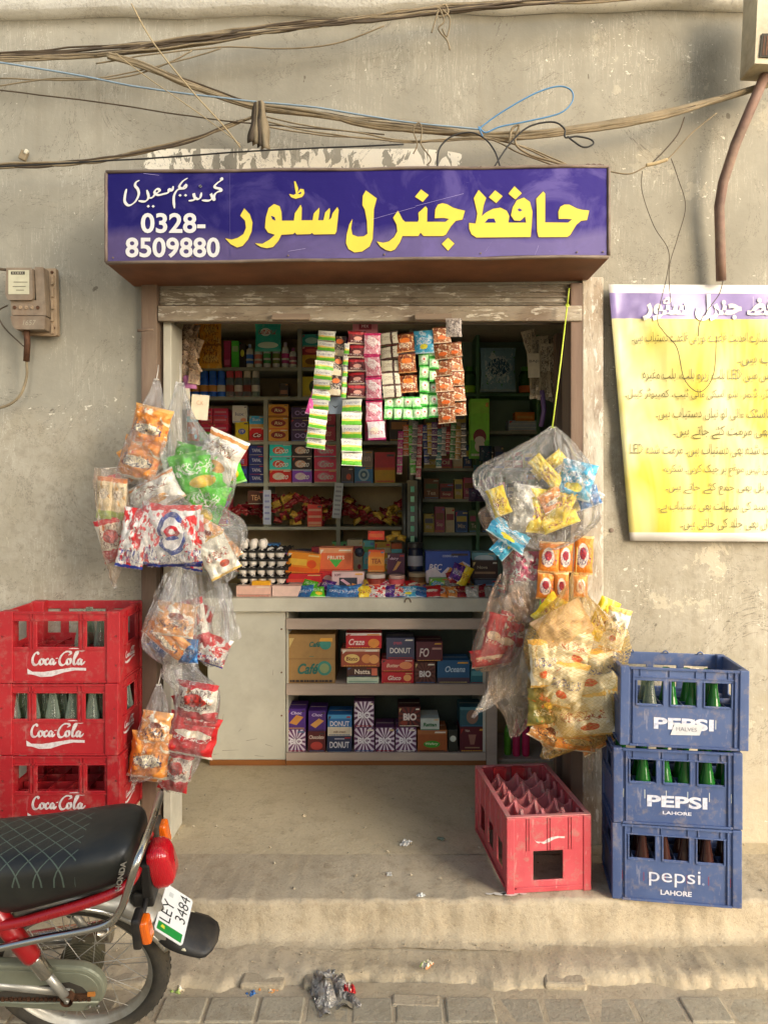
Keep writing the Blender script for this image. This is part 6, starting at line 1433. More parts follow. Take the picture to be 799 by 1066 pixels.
def bag(label, rows, d, mat, packs, flaps=(), seed=0, tie=None, string='d8cfc0', cat='bag', flat=.55, pleat=.10, short=''):
    o0 = P((rows[0][1]+rows[0][2])/2, rows[0][0], d)
    root = thing('snack_bag', label, cat, o0, group='clear bags of snacks hung on the door posts')
    sack(rows, d, mat, seed, flat, pleat, root, o0, 'bag_film')
    for i, f in enumerate(flaps): flap(f[0], f[1] if len(f) > 1 else d, f[2] if len(f) > 2 else mat, root, o0, seed+i)
    m = MB(); ring = [Vector((.008*math.cos(a), .008*math.sin(a), -.004)) for a in [k*math.pi/4 for k in range(8)]]; m.tube(ring, .0022, ink(string), 5, True)
    if tie:
        tp = P(tie[0], tie[1], tie[2] if len(tie) > 2 else d); m.tube([Vector((0, 0, -.002)), (tp-o0)*.5+Vector((.002, 0, .002)), tp-o0], .0016 if string != 'c8d848' else .003, ink(string), 6)
    m.build('tie', root)
    for i, (px, py, w, h, roll, st) in enumerate(packs):
        o = pack(None, None, px, py, w, h, d+(i % 3-1)*.012, roll, st, seed*3+i*1.7, rnd.uniform(-.25, .25), rnd.uniform(-.15, .15))
        pos = ('', 'upper ', 'lower ')[0]
        if len(packs) > 1:
            ys_ = sorted(p[1] for p in packs); k = ys_.index(py)
            pos = ('highest', 'lowest')[k > 0] if len(packs) == 2 else ('highest', 'second highest', 'third highest', 'fourth highest', 'fifth highest', 'sixth highest', 'seventh highest', 'eighth highest', 'ninth highest', 'tenth highest')[min(k, 9)]
            pos = ', '+pos
        tag(o, f"{bagn[st]} snack packet{pos} in the {short}", 'packet', f'packets in the {short}')
    for i, (px, py, w, h, roll, st) in enumerate(packs):
        if (i+seed) % 2 and len(packs) > 1: continue
        st2 = packs[(i+1) % len(packs)][5]; o = pack(None, None, px+rnd.uniform(-5, 5), py+rnd.uniform(-9, 9), w*.9, h*.9, d+.045, -roll+rnd.uniform(-20, 20), st2, seed*5+i*2.3, rnd.uniform(-.3, .3), rnd.uniform(-.2, .2))
        tag(o, f"{bagn[st2]} snack packet at the back of the {short}", 'packet', f'packets in the {short}')
    return root
bag('narrow clear bag of two orange snack packs at the left post', [(394,161,165),(404,158,168),(420,150,170),(440,140,173),(465,130,174),(485,125,170),(498,123,163),(504,130,152)], 2.93, CLEAR,
    [(157,444,34,36,14,'kurk'), (146,478,38,38,14,'kurk')], [([(160,405),(140,430),(126,480),(136,470)], 2.9)], 1, (165, 380, 3.02), short='orange pack bag at the left post')
bag('large clear bag pleated from one nail around a bright green pack', [(398,184,191),(412,181,194),(430,176,200),(450,170,214),(470,169,232),(490,172,244),(512,182,243),(530,195,236),(545,205,222)], 2.97, CLEAR,
    [(205,492,46,38,-12,'green'), (212,524,38,42,18,'green'), (229,477,36,46,24,'white')], [([(210,455),(247,466),(236,520),(214,500)], 2.96), ([(200,445),(232,458),(247,470),(205,475)], 2.9)], 2, (187, 378, 3.05), pleat=.22, short='large pleated bag')
bag('small clear bag of cream packs hanging outermost on the left', [(487,100,122),(500,99,131),(520,100,134),(545,103,136),(575,108,132),(592,113,126),(606,117,121)], 2.90, MILK,
    [(109,518,14,38,4,'cream'), (124,520,14,38,4,'cream'), (117,562,22,40,-14,'redtext')], [([(108,575),(124,580),(121,612),(116,608)], 2.9)], 3, (140, 486, 2.95), short='small outermost left bag')
bag('clear bag with one white pack squeezed above the crested pack', [(489,158,168),(500,146,184),(515,138,190),(530,137,186),(540,146,176)], 2.93, CLEAR, [(162,514,46,30,-28,'white')], [([(140,510),(160,495),(185,505),(150,535)], 2.9)], 4, (170, 478, 2.96), short='squeezed white pack bag')
bag('wide red and white bag with blue ringed crest among the left bags', [(515,160,186),(528,148,200),(545,136,205),(565,130,208),(580,128,209),(586,132,205)], 2.88, CLEAR,
    [(139,560,24,54,8,'redw'), (158,556,24,56,10,'redw'), (182,558,46,56,0,'crest'), (202,562,20,44,-6,'redw')], [], 5, (172, 500, 2.93), flat=.35, short='crested red and white bag')
bag('clear bag with a cream pack beside the egg trays', [(526,202,228),(540,200,250),(556,204,256),(575,212,250),(592,220,245),(603,230,239)], 2.9, CLEAR, [(226,578,28,38,-28,'cream3'), (215,556,22,24,30,'kurk2')], [([(215,530),(252,545),(256,565),(225,560)], 2.88), ([(230,580),(248,560),(246,600),(236,606)], 2.9)], 6, (205, 505, 2.95), short='bag beside the egg trays')
bag('clear bag of orange and blue packs below the crested bag', [(586,186,199),(605,176,203),(625,165,206),(645,153,207),(665,149,207),(680,156,204),(690,170,196)], 2.92, CLEAR,
    [(183,645,34,30,10,'kurk2'), (173,664,42,22,38,'kurk'), (196,678,18,22,0,'blue')], [([(176,600),(200,598),(206,660),(160,640)], 2.88), ([(168,600),(186,590),(178,650),(152,645)], 2.9)], 7, (196, 575, 2.95), pleat=.2, short='orange and blue pack bag')
bag('clear bag of white and red packs hanging beside the counter panel', [(588,196,222),(605,190,228),(625,190,234),(650,195,238),(672,203,238),(686,208,236),(693,216,230)], 2.97, CLEAR,
    [(203,650,22,46,-14,'redtext'), (220,676,30,26,22,'redw')], [([(212,590),(236,600),(249,660),(232,665)], 2.96), ([(222,600),(240,612),(251,664),(238,668)], 2.93)], 8, (206, 570, 2.98), pleat=.2, short='white and red pack bag')
bag('slim clear bag of orange packs lowest on the left post', [(712,163,167),(725,158,172),(745,150,176),(765,143,178),(790,138,174),(806,136,164),(812,138,150)], 2.9, CLEAR,
    [(162,757,26,28,10,'kurk2'), (156,786,34,42,8,'kurk')], [([(138,800),(146,806),(141,818),(137,812)], 2.9)], 9, (168, 696, 2.95), short='slim lowest left bag')
bag('long clear bag of red packs lowest beside the counter', [(690,172,198),(704,170,212),(718,182,227),(745,180,227),(770,174,218),(795,166,207),(812,165,198),(823,174,190)], 2.94, CLEAR,
    [(205,730,36,36,8,'redtext'), (200,765,44,36,16,'red'), (183,803,26,34,10,'redtext'), (208,748,28,14,10,'red')], [([(172,696),(205,690),(215,712),(176,712)], 2.9), ([(214,712),(228,716),(206,790),(198,780)], 2.93)], 10, (185, 676, 2.96), short='long red pack bag')
# right post
bag('big clear bag of yellow and blue packs on a lime string', [(444,572,577),(456,556,590),(470,532,600),(488,503,609),(503,499,613),(520,505,620),(538,512,621),(552,524,612),(564,540,596),(571,556,578)], 2.86, CLEAR,
    [(519,522,16,26,-20,'yellow'), (569,492,13,36,-42,'yellow'), (561,532,20,40,6,'yellow'), (588,522,16,42,26,'yellow'), (583,543,34,12,-20,'yellow'), (529,556,40,18,34,'cyan'), (600,500,30,34,14,'cyan'), (612,518,20,18,-20,'blue'), (545,530,26,44,8,'silver'), (574,520,22,18,-30,'kurk')],
    [([(574,450),(536,468),(498,496),(520,500)], 2.83), ([(574,450),(605,480),(613,505),(585,490)], 2.83)], 11, (590, 318, 3.03), 'c8d848', flat=.5, pleat=.16, short='big bag on the lime string')
bag('clear film bag jutting into the shop behind the yellow and blue bag', [(524,512,530),(535,500,550),(550,506,566),(570,518,572),(590,524,566),(606,530,556)], 3.0, WARM, [(545,596,24,30,6,'pink'), (535,588,20,24,-10,'pink')], [([(498,533),(530,526),(545,560),(520,575)], 2.98)], 12, (560, 505, 3.02), short='bag jutting into the shop')
root = thing('snack_strip', 'strip of joined orange snack packs hanging below the big clear bag', 'snack strip', P(588, 560, 2.9), group='clear bags of snacks hung on the door posts')
o0 = root.location.copy()
for i, (px, py, w, h, roll) in enumerate(((571,580,22,32,4), (588,580,18,32,2), (607,578,20,40,2), (568,610,20,28,4), (584,611,16,30,0), (604,610,16,24,0))):
    m = MB(); pillow(m, L(w, 2.88), L(h, 2.88), .028, FM['orange'], 10, 12, .07, i*3.3, wr=.2); p = P(px, py, 2.88+.01*(i % 2)); m.build('pack', root, loc=p-o0, rot=(0, R(roll), rnd.uniform(-.25, .25)))
m = MB(); m.tube([Vector((0, 0, .03)), Vector((-.004, 0, -.2))], .0014, ink('e8e0d0'), 5); m.build('string', root)
bag('clear bag of red packs in front of the counter end', [(598,520,545),(615,512,556),(635,506,556),(655,499,550),(675,492,543),(688,490,530),(697,495,510)], 2.95, WARM,
    [(513,664,16,44,14,'red'), (524,668,22,40,14,'red'), (534,655,28,30,12,'redtext'), (510,684,34,16,-10,'red'), (545,628,22,38,-10,'silver')], [([(515,625),(545,610),(560,650),(530,640)], 2.9)], 13, (548, 575, 3.0), short='red bag by the counter end')
bag('crumpled clear bag with silver and pink packs high behind the net bag', [(560,535,560),(580,528,566),(600,524,566),(620,530,566),(640,540,560)], 2.95, CLEAR, [(550,590,24,28,0,'pink'), (548,618,24,40,4,'silver'), (556,640,12,44,0,'green')], [], 14, (556, 548, 3.0), short='silver and pink bag')
bag('empty-looking torn clear bag trailing beside the net bag', [(672,530,560),(690,515,566),(710,508,564),(728,512,560),(745,524,556),(765,530,540)], 2.93, MILK, [(552,690,20,60,10,'silver'), (560,720,16,30,-20,'white')],
    [([(520,700),(545,690),(540,720),(490,746)], 2.9), ([(510,710),(535,720),(505,738),(488,750)], 2.9), ([(522,735),(545,735),(545,750),(532,770)], 2.92)], 15, (548, 655, 2.97), short='torn trailing bag')
bag('heavy yellow net bag of cream packs at the right post', [(596,595,603),(608,590,606),(622,580,612),(640,563,632),(658,552,648),(675,549,650),(695,552,646),(715,560,640),(735,570,640),(752,578,640),(766,586,632),(777,598,618)], 2.82, NET,
    [(586,652,48,34,-28,'kraft'), (626,645,18,40,24,'yellow'), (574,668,20,34,14,'cream3'), (566,690,26,44,-4,'cream2'), (596,672,36,40,16,'cream3'), (613,700,50,40,-8,'cream2'), (588,712,34,44,12,'cream2'), (606,744,52,38,-10,'cream3'), (630,732,22,36,10,'cream2'), (640,655,20,40,14,'cream2')],
    [([(598,600),(575,628),(548,660),(585,640)], 2.78, YELF), ([(600,600),(612,620),(650,655),(625,670)], 2.78, YELF), ([(640,650),(652,662),(638,690),(625,676)], 2.76, MILK)], 16, (600, 560, 2.9), 'd8b860', flat=.5, pleat=.14, short='yellow net bag')
bag('orange packs sagging in a net under the yellow net bag', [(700,552,585),(715,550,600),(735,554,622),(752,558,634),(766,562,632),(778,566,600),(788,562,572)], 2.86, NET,
    [(568,735,34,34,0,'olive'), (572,762,34,24,30,'kurk2'), (618,768,30,22,-30,'kurk2'), (600,770,40,20,10,'kurk'), (562,715,16,30,-14,'silver')], [([(562,770),(572,775),(572,792),(566,788)], 2.84, YELF), ([(612,772),(622,768),(618,796),(612,812)], 2.84, YELF)], 17, (590, 640, 2.9), 'd8b860', flat=.5, short='lower orange net')
m = MB(); m.tube([P(590, 318, 3.02), P(592, 300, 3.0)], .003, ink('c8d848'), 6); m.tube([P(590, 318, 3.02)+Vector((.006*math.cos(a), 0, .006*math.sin(a))) for a in [k*math.pi/4 for k in range(8)]], .003, ink('c8d848'), 5, True)
tag(m.build('string_knot'), 'lime string knotted on the lintel at the right post', 'string')
# ------------------------------------------------------------ motorcycle
bk = thing('motorcycle', 'red motorcycle with quilted black seat leaning on its side stand at the left', 'motorcycle')
bk.scale = (.95, .95, .95); bk.location = (P(93, 0, 2.25).x, 2.25-CD, -.173); bk.rotation_euler = Euler((0, 0, 0)); 
bk.rotation_euler = (Matrix.Rotation(R(180+3), 3, 'Z') @ Matrix.Rotation(R(-17), 3, 'X')).to_euler()
M_chrome = pm('dull_chrome', 'c8c4ba', .22, 1.0, var=.12, scale=10, dirt=.25, dcol='6a5a48')
M_chrome2 = pm('dusty_steel', 'b2aea2', .36, .6, var=.2, scale=10, dirt=.65, dcol='7a6a50')
M_tyre = pm('dusty_tyre_rubber', '3a352c', .85, var=.25, scale=20, bump=.5, bscale=90, dirt=.5, dcol='756850')
M_blackp = pm('black_plastic', '1f1d1a', .5, var=.25, scale=12, dirt=.65, dcol='5a5040')
M_bred = pm('motorcycle_red_paint', '9a1016', .25, var=.06, scale=5, coat=.4, dirt=.1, dcol='5a2a20')
M_rusty = pm('rusty_chain_steel', '5a3c28', .7, .5, var=.4, scale=40, bump=.5)
M_cover = pm('greenish_grey_cover', '8d8f7a', .4, .35, var=.15, scale=6, dirt=.5, dcol='6f6450')
M_hub = pm('dusty_alloy', '7a755f', .55, .6, var=.2, scale=20, dirt=.4, dcol='5a503c')
def lens(name, col, em=0):
    if name in MATS: return MATS[name]
    g = NT(name); ob = g.coords('Object'); g.b.inputs['Base Color'].default_value = lin(col); g.b.inputs['Roughness'].default_value = .14
    g.b.inputs['Coat Weight'].default_value = .6; g.b.inputs['Subsurface Weight'].default_value = .0
    v = g.node('ShaderNodeTexWave'); g.link(ob, v.inputs['Vector']); v.inputs['Scale'].default_value = 60; g.link(g.bump(v.outputs[1], .35, .002), g.b.inputs['Normal']); MATS[name] = g.m; return g.m
M_rlens = lens('red_lens', 'b81420'); M_olens = lens('orange_lens', 'e86a14')
def wheel(cx, drive=True):
    """spoked wheel centred at (cx,0,R)"""
    c = Vector((cx, 0, .275))
    root = bpy.data.objects.new('rear_wheel' if drive else 'front_wheel', None); COL.objects.link(root); root.parent = bk; root.location = c
    def ring(prof, mat, name, n=64):
        m = MB(); vs = []; fs = []; k = len(prof)
        for i in range(n):
            a = 2*math.pi*i/n
            for r_, y in prof: vs.append((r_*math.cos(a), y, r_*math.sin(a)))
        for i in range(n):
            for j in range(k): i2 = (i+1) % n; j2 = (j+1) % k; fs.append((i*k+j, i2*k+j, i2*k+j2, i*k+j2))
        m.add(vs, fs, mat, True); return m, name
    m, nm = ring([(.226, -.024), (.245, -.031), (.262, -.027), (.272, -.014), (.2755, 0), (.272, .014), (.262, .027), (.245, .031), (.226, .024), (.224, 0)], M_tyre, 'tyre')
    for i in range(56):   # tread blocks
        a = 2*math.pi*i/56
        for s_ in (-1, 1):
            m.xf = Matrix.Rotation(-a, 4, 'Y') @ Matrix.Translation((.2722, s_*.012, 0)); m.box((0, 0, 0), (.002, .012, .012), M_tyre, (0, s_*.35, .3*s_))
    m.xf = Matrix.Identity(4); m.build('tyre', root)
    m, nm = ring([(.227, -.024), (.232, -.026), (.232, -.021), (.212, -.014), (.206, 0), (.212, .014), (.232, .021), (.232, .026), (.227, .024), (.209, .0), ], M_chrome2, 'rim'); m.build('rim', root)
    m = MB(); m.lathe([(.02, -.075), (.055, -.07), (.062, -.05), (.062, -.03)], M_hub, 24, axis='y'); 
    for k in range(6): y = -.028+.010*k; m.lathe([(.058, y), (.066, y+.001), (.066, y+.004), (.058, y+.005)], M_hub, 24, axis='y')
    m.lathe([(.058, .032), (.050, .05), (.02, .06), (.012, .09), (.0, .09)], M_hub, 24, axis='y'); m.tube([(0, -.12, 0), (0, .12, 0)], .007, M_chrome2, 8); m.build('hub', root)
    m = MB()
    for i in range(36):
        s_ = 1 if i % 2 else -1; a = 2*math.pi*i/36; b = a+(.75 if (i//2) % 2 else -.75)
        m.tube([(.058*math.cos(b), s_*.034, .058*math.sin(b)), (.211*math.cos(a), s_*.006, .211*math.sin(a))], .0014, M_chrome2, 5, cap=False)
    m.build('spoke', root) if False else m.build('spokes_set', root)
    return root
rw_ = wheel(0); fw_ = wheel(1.19, False)
for w_ in (rw_, fw_):
    for c in w_.children:
        if c.name.startswith('spokes_set'): c.name = 'spoke_wires'
def part(m, name, **k): return m.build(name, bk, **k)
# rear fender
def arc_sheet(mb, cx, r0, a0, a1, wprof, mat, n=40, thick=.002, r1=None):
    r1 = r1 or r0; k = len(wprof); vs = []; fs = []
    for i in range(n+1):
        t = i/n; a = R(a0+(a1-a0)*t); rr = r0+(r1-r0)*t
        for y, dr in wprof: vs.append((cx-math.cos(a)*(rr+dr), y, .275+math.sin(a)*(rr+dr)))
    for i in range(n):
        for j in range(k-1): q = i*k+j; fs.append((q, q+k, q+k+1, q+1))
    mb.add(vs, fs, mat, True)
UP = [(-.062, -.035), (-.060, -.008), (-.045, .004), (-.02, .011), (0, .013), (.02, .011), (.045, .004), (.060, -.008), (.062, -.035)]
m = MB(); arc_sheet(m, 0, .335, 22, 118, UP, M_chrome2, r1=.31); o = part(m, 'rear_fender'); sd = o.modifiers.new('s', 'SOLIDIFY'); sd.thickness = .002
m = MB(); arc_sheet(m, 0, .337, 24, 110, [(.061, -.040), (.066, -.036), (.066, -.030), (.061, -.026)], M_chrome, r1=.312); m.build('fender_edge', bk)
for s_ in (1, -1):
    m = MB(); m.lathe([(.011, 0), (.010, .006), (0, .007)], ink('d8d0b0', .35), 12, axis='y'); m.build('bolt', bk, loc=(-.335, s_*.064, .395), rot=(0, 0, 0 if s_ > 0 else math.pi))
# mud flap
m = MB(); vs = []; fs = []; n = 14
for i in range(n+1):
    t = i/n; a = R(30-17*t); rr = .337+.012*t+.080*t*t; wd = .064+.014*math.sin(t*2.2) if t < .95 else .068
    for y, dr in ((-1, -.03*(1-t*.4)), (-.75, 0), (-.3, .012), (.3, .012), (.75, 0), (1, -.03*(1-t*.4))): vs.append((-math.cos(a)*(rr+dr), y*wd, .275+math.sin(a)*(rr+dr)+.004))
for i in range(n):
    for j in range(5): q = i*6+j; fs.append((q, q+6, q+7, q+1))
m.add(vs, fs, M_blackp, True); o = part(m, 'mud_flap'); sd = o.modifiers.new('s', 'SOLIDIFY'); sd.thickness = .004; sd.offset = 1
# number plate on a bracket
m = MB(); pw_, ph_ = .165, .105   # local: x = across bike reading direction, z = plate up
def rrect(w, h, r, n=5):
    pts = []
    for cx, cz, a0 in ((w/2-r, h/2-r, 0), (-w/2+r, h/2-r, 90), (-w/2+r, -h/2+r, 180), (w/2-r, -h/2+r, 270)):
        for i in range(n+1): a = R(a0+90*i/n); pts.append((cx+r*math.cos(a), cz+r*math.sin(a)))
    return pts
M_plate = pm('plate_white', 'e8e8e4', .35, var=.04, dirt=.1); M_pgreen = pm('plate_green', '1f8a3c', .35, var=.06); M_pink = pm('plate_black', '1c1c1c', .4)
m.poly(rrect(pw_, ph_, .010), M_plate, 0, .003)
# plate stands about .17 across, .105 tall; text reads left to right seen from behind
g0 = -pw_/2
m.poly([(g0+.006, -ph_/2+.008), (g0+.034, -ph_/2+.008), (g0+.034, ph_/2-.008), (g0+.006, ph_/2-.008)], M_pgreen, -.0006)
m.poly([(g0+.016, .018), (g0+.026, .020), (g0+.028, .030), (g0+.018, .034)], ink('c8c83a'), -.0011)
m.txt('LEY', -.005, .026, .072, .038, -.0008, M_pink, bold=-.004); m.txt('3484', .030, -.024, .092, .038, -.0008, M_pink, bold=-.004)
m.poly([(.046, .018), (.062, .018), (.062, .034), (.046, .034)], ink('c8ccc8'), -.0007)
pl = part(m, 'number_plate')
# orientation: plate normal (-y local) -> bike rear/up ; plate x -> bike -y ; plate z -> up along fender
def frame(o, loc, xdir, ydir):
    x = Vector(xdir).normalized(); y = Vector(ydir).normalized(); z = x.cross(y).normalized(); y = z.cross(x)
    o.matrix_local = Matrix.Translation(loc) @ Matrix((x, y, z)).transposed().to_4x4()
PA = R(48)
frame(pl, (-.298, -.005, .462), (0, -1, 0), (math.cos(PA), 0, -math.sin(PA)))
m = MB(); m.box((-.245, 0, .435), (.010, .05, .06), M_blackp, (0, -PA, 0)); part(m, 'plate_bracket', bevel=.004)
# tail light
m = MB(); vs = []; fs = []; n = 8; secs = [(0, .044, .062), (.010, .048, .068), (.036, .046, .067), (.052, .040, .058), (.060, .030, .044), (.0625, .018, .028), (.063, .002, .004)]
k = 24
for x, wy, wz in secs:
    for j in range(k):
        a = 2*math.pi*j/k; cx, sz = math.cos(a), math.sin(a); vs.append((-x, math.copysign(abs(cx)**.45, cx)*wy, math.copysign(abs(sz)**.5, sz)*wz*1.0))
for i in range(len(secs)-1):
    for j in range(k): j2 = (j+1) % k; fs.append((i*k+j, (i+1)*k+j, (i+1)*k+j2, i*k+j2))
fs.append(tuple((len(secs)-1)*k+j for j in range(k)))
m.add(vs, fs, M_rlens, True); m.build('tail_light', bk, loc=(-.252, 0, .658), rot=(0, R(10), 0))
m = MB(); m.box((-.240, 0, .635), (.03, .098, .12), M_blackp); m.box((-.20, 0, .62), (.05, .06, .09), M_blackp); m.box((-.225, 0, .565), (.06, .09, .05), M_blackp); part(m, 'light_housing', bevel=.006)
for s_ in (1, -1):
    m = MB(); zi = .55 if s_ > 0 else .655; m.tube([(-.235, s_*.04, .575), (-.235, s_*.10, zi+.01)], .009, M_blackp, 8)
    m.box((-.232, s_*.125, zi), (.026, .056, .104), M_blackp); ti = part(m, 'indicator_housing', bevel=.008)
    m = MB(); m.box((0, 0, 0), (.028, .044, .080), M_olens); m.build('indicator_lens', bk, loc=(-.254, s_*.127, zi), bevel=.009, seg=3, rot=(0, R(6), 0))
# seat
def seat_mat():
    g = NT('quilted_black_vinyl'); ob = g.coords('Object'); x, y, z = g.sep(ob)
    a = g.math('ABSOLUTE', g.math('SUBTRACT', g.math('FRACT', g.math('MULTIPLY', g.math('ADD', x, g.math('MULTIPLY', y, 1.25)), 17)), .5))
    b = g.math('ABSOLUTE', g.math('SUBTRACT', g.math('FRACT', g.math('MULTIPLY', g.math('SUBTRACT', x, g.math('MULTIPLY', y, 1.25)), 17)), .5))
    li = g.math('MAXIMUM', g.math('GREATER_THAN', a, .463), g.math('GREATER_THAN', b, .463))
    top = g.math('MULTIPLY', g.math('GREATER_THAN', z, .705), g.math('GREATER_THAN', x, -.075))
    mk = g.math('MULTIPLY', li, top)
    c = g.mix(mk, g.mix(g.ramp(g.noise(ob, 7, 5), .4, .75), lin('1a1b18'), lin('2c2c26')), lin('485449'))
    g.link(c, g.b.inputs['Base Color']); g.link(g.math('ADD', .42, g.math('MULTIPLY', mk, .1)), g.b.inputs['Roughness'])
    n = g.bump(mk, .6, .004); n = g.bump(g.noise(ob, 160, 2), .15, .001, n); n = g.bump(g.noise(ob, 6, 3), .35, .02, n)
    g.link(n, g.b.inputs['Normal']); return g.m
M_seat = seat_mat()
def loft(mb, secs, mat, e=.5, k=28):
    vs = []; fs = []
    for (x, wy, zt_, zb_) in secs:
        zc, hz = (zt_+zb_)/2, (zt_-zb_)/2
        for j in range(k):
            a = 2*math.pi*j/k; cx, sz = math.cos(a), math.sin(a); vs.append((x, math.copysign(abs(cx)**e, cx)*wy, zc+math.copysign(abs(sz)**(e+.15), sz)*hz))
    n = len(secs)
    for i in range(n-1):
        for j in range(k): j2 = (j+1) % k; fs.append((i*k+j, i*k+j2, (i+1)*k+j2, (i+1)*k+j))
    fs += [tuple(range(k)), tuple((n-1)*k+j for j in reversed(range(k)))]; mb.add(vs, fs, mat, True)
SS = [(-.225, .03, .755, .705), (-.222, .075, .782, .69), (-.205, .105, .80, .68), (-.16, .122, .806, .665), (-.08, .128, .796, .638), (0, .128, .785, .612), (.10, .126, .775, .58), (.22, .122, .768, .565), (.36, .11, .765, .565), (.48, .09, .77, .58), (.56, .07, .775, .60)]
SS = [tuple(q) for q in smooth2(SS, 3)]
m = MB(); loft(m, SS, M_seat, .55); st_ = part(m, 'seat')
m = MB()
for s_ in (1, -1):
    pts = [(x, s_*(wy+.0015), zb_+.018) for x, wy, zt_, zb_ in SS[2:]]
    m.tube([(p[0], p[1], p[2]-.013) for p in pts], .015, M_bred, 8)
m.build('seat_trim', st_)
M_silver = pm('silver_print', 'b4aea0', .35, .3)
m = MB(); m.txt('HONDA', 0, 0, .085, .016, 0, M_silver, bold=.03); hd = m.build('seat_lettering', st_)
frame(hd, (-.196, .1175, .728), (-.22, -.25, 1), (.45, -1, -.1))
# frame tubes, side panel, swing arm
m = MB(); m.tube([(-.16, s2*.0, .66) for s2 in (0,)]+[(.25, 0, .62), (.55, 0, .58)], .03, M_blackp); 
for s_ in (1, -1): m.tube([(-.20, s_*.06, .63), (.1, s_*.07, .54), (.38, s_*.07, .40)], .012, M_blackp); m.tube([(0, s_*.085, .275), (.45, s_*.07, .34)], .014, M_chrome2)
m.tube([(.55, 0, .60), (.98, 0, .78)], .03, M_blackp); m.tube([(.45, 0, .34), (.85, 0, .30), (1.0, 0, .72)], .022, M_blackp)
part(m, 'frame')
# grab rail
m = MB(); gr_ = [(.16, .145, .515), (.02, .145, .548), (-.10, .148, .575), (-.165, .148, .600), (-.198, .148, .645), (-.222, .148, .71), (-.240, .147, .765), (-.252, .13, .797), (-.258, .09, .808), (-.260, 0, .810)]
gr2 = gr_+[(x, -y, z) for x, y, z in reversed(gr_[:-1])]
m.tube(smooth2(gr2, 5), .0105, M_chrome, 12); part(m, 'grab_rail')
# shocks
for s_ in (1, -1):
    d_ = Vector((.20, 0, .40)); a = Vector((0, s_*.108, .275)); L_ = d_.length; u = d_.normalized()
    m = MB(); m.tube([a, a+u*.13], .0125, M_chrome2, 14); m.lathe([(.018, -.012), (.018, .012)], M_rusty, 14, a, 'y'); so = m.build('shock_absorber', bk)
    m = MB(); m.tube([a+u*.105, a+u*.108, a+u*.175, a+u*.178], [.018, .0205, .0215, .0215], M_chrome, 18); m.build('spring_sleeve', so)
    m = MB(); m.tube([a+u*.178, a+u*.19, a+u*.40, a+u*.42], [.0235, .0265, .0275, .015], M_bred, 18); m.build('spring_cover', so)
# chain cover
def stadium(cx0, cz0, r0, cx1, cz1, r1, n=14):
    pts = []
    an = math.atan2(cz1-cz0, cx1-cx0)
    for i in range(n+1): a = an+math.pi/2+math.pi*i/n; pts.append((cx0+r0*math.cos(a), cz0+r0*math.sin(a)))
    for i in range(n+1): a = an-math.pi/2+math.pi*i/n; pts.append((cx1+r1*math.cos(a), cz1+r1*math.sin(a)))
    return pts
m = MB()
out = stadium(-.012, .275, .088, .50, .335, .075)
def put(mb, pts, y0, y1, mat):   # prism in x,z between y0,y1
    n = len(pts); ar = sum(pts[i][0]*pts[(i+1) % n][1]-pts[(i+1) % n][0]*pts[i][1] for i in range(n)); P_ = pts if ar > 0 else pts[::-1]
    mb.add([(p[0], y0, p[1]) for p in P_]+[(p[0], y1, p[1]) for p in P_], [tuple(range(n)), tuple(range(2*n-1, n-1, -1))]+[(i, n+i, n+(i+1) % n, (i+1) % n) for i in range(n)], mat)
put(m, out, .050, .082, M_cover); cvo = part(m, 'chain_cover', bevel=.008)
m = MB(); inn = stadium(-.012, .275, .070, .50, .335, .060); put(m, inn, .0815, .0845, M_cover); m.build('cover_panel', cvo, bevel=.0015)
slot = [(-.055, .262), (-.035, .292), (.0, .312), (.05, .306), (.20, .285), (.36, .285), (.40, .27), (.30, .258), (.10, .243), (-.02, .240)]
m = MB(); put(m, slot, .0846, .0856, M_dark); m.build('cover_opening', cvo)
m = MB()
for i in range(34):
    x = .36-i*.0125; m.box((x, .088, .266-.02*(i/34)), (.009, .006, .013 if i % 2 else .009), M_rusty, (0, .06, 0))
m.box((-.03, .089, .262), (.05, .006, .014), M_rusty); m.lathe([(.012, .086), (.012, .10), (0, .101)], M_rusty, 6, (0, 0, .275), 'y'); m.box((-.062, .090, .268), (.022, .006, .012), ink('c07a34'))
m.build('chain', cvo)
m = MB(); m.tube([(-.08, .088, .235), (.10, .088, .238), (.45, .088, .27)], .004, M_cover, 6)
for x in (-.05, -.075): m.lathe([(.007, 0), (.006, .004), (0, .005)], M_chrome, 8, (x, .087, .214), 'y')
m.build('cover_seam', cvo)
# exhaust, side stand, engine, tank, bars: mostly outside the frame
m = MB(); m.tube([(.75, -.12, .28), (.4, -.14, .2), (-.05, -.14, .26)], [.018, .028, .036], M_chrome, 16); part(m, 'exhaust')
m = MB(); m.tube([(.42, .09, .26), (.36, .22, .02)], .009, M_blackp); m.box((.36, .224, .02), (.05, .03, .008), M_blackp); part(m, 'side_stand')
m = MB(); m.box((.60, 0, .33), (.26, .18, .16), M_hub); m.box((.76, 0, .36), (.16, .12, .12), M_hub)
for i in range(6): m.box((.71+i*.02, 0, .36), (.006, .15, .15), M_hub)
part(m, 'engine', bevel=.02)
TK = [(.56, .07, .76, .62), (.60, .10, .82, .60), (.70, .125, .86, .60), (.82, .12, .87, .62), (.92, .09, .85, .66), (.97, .04, .80, .70)]
m = MB(); loft(m, [tuple(q) for q in smooth2(TK, 3)], M_bred, .6); part(m, 'fuel_tank')
m = MB()
for s_ in (1, -1): m.tube([(1.19, s_*.075, .275), (1.04, s_*.075, .72), (1.0, s_*.075, .86)], .016, M_chrome2)
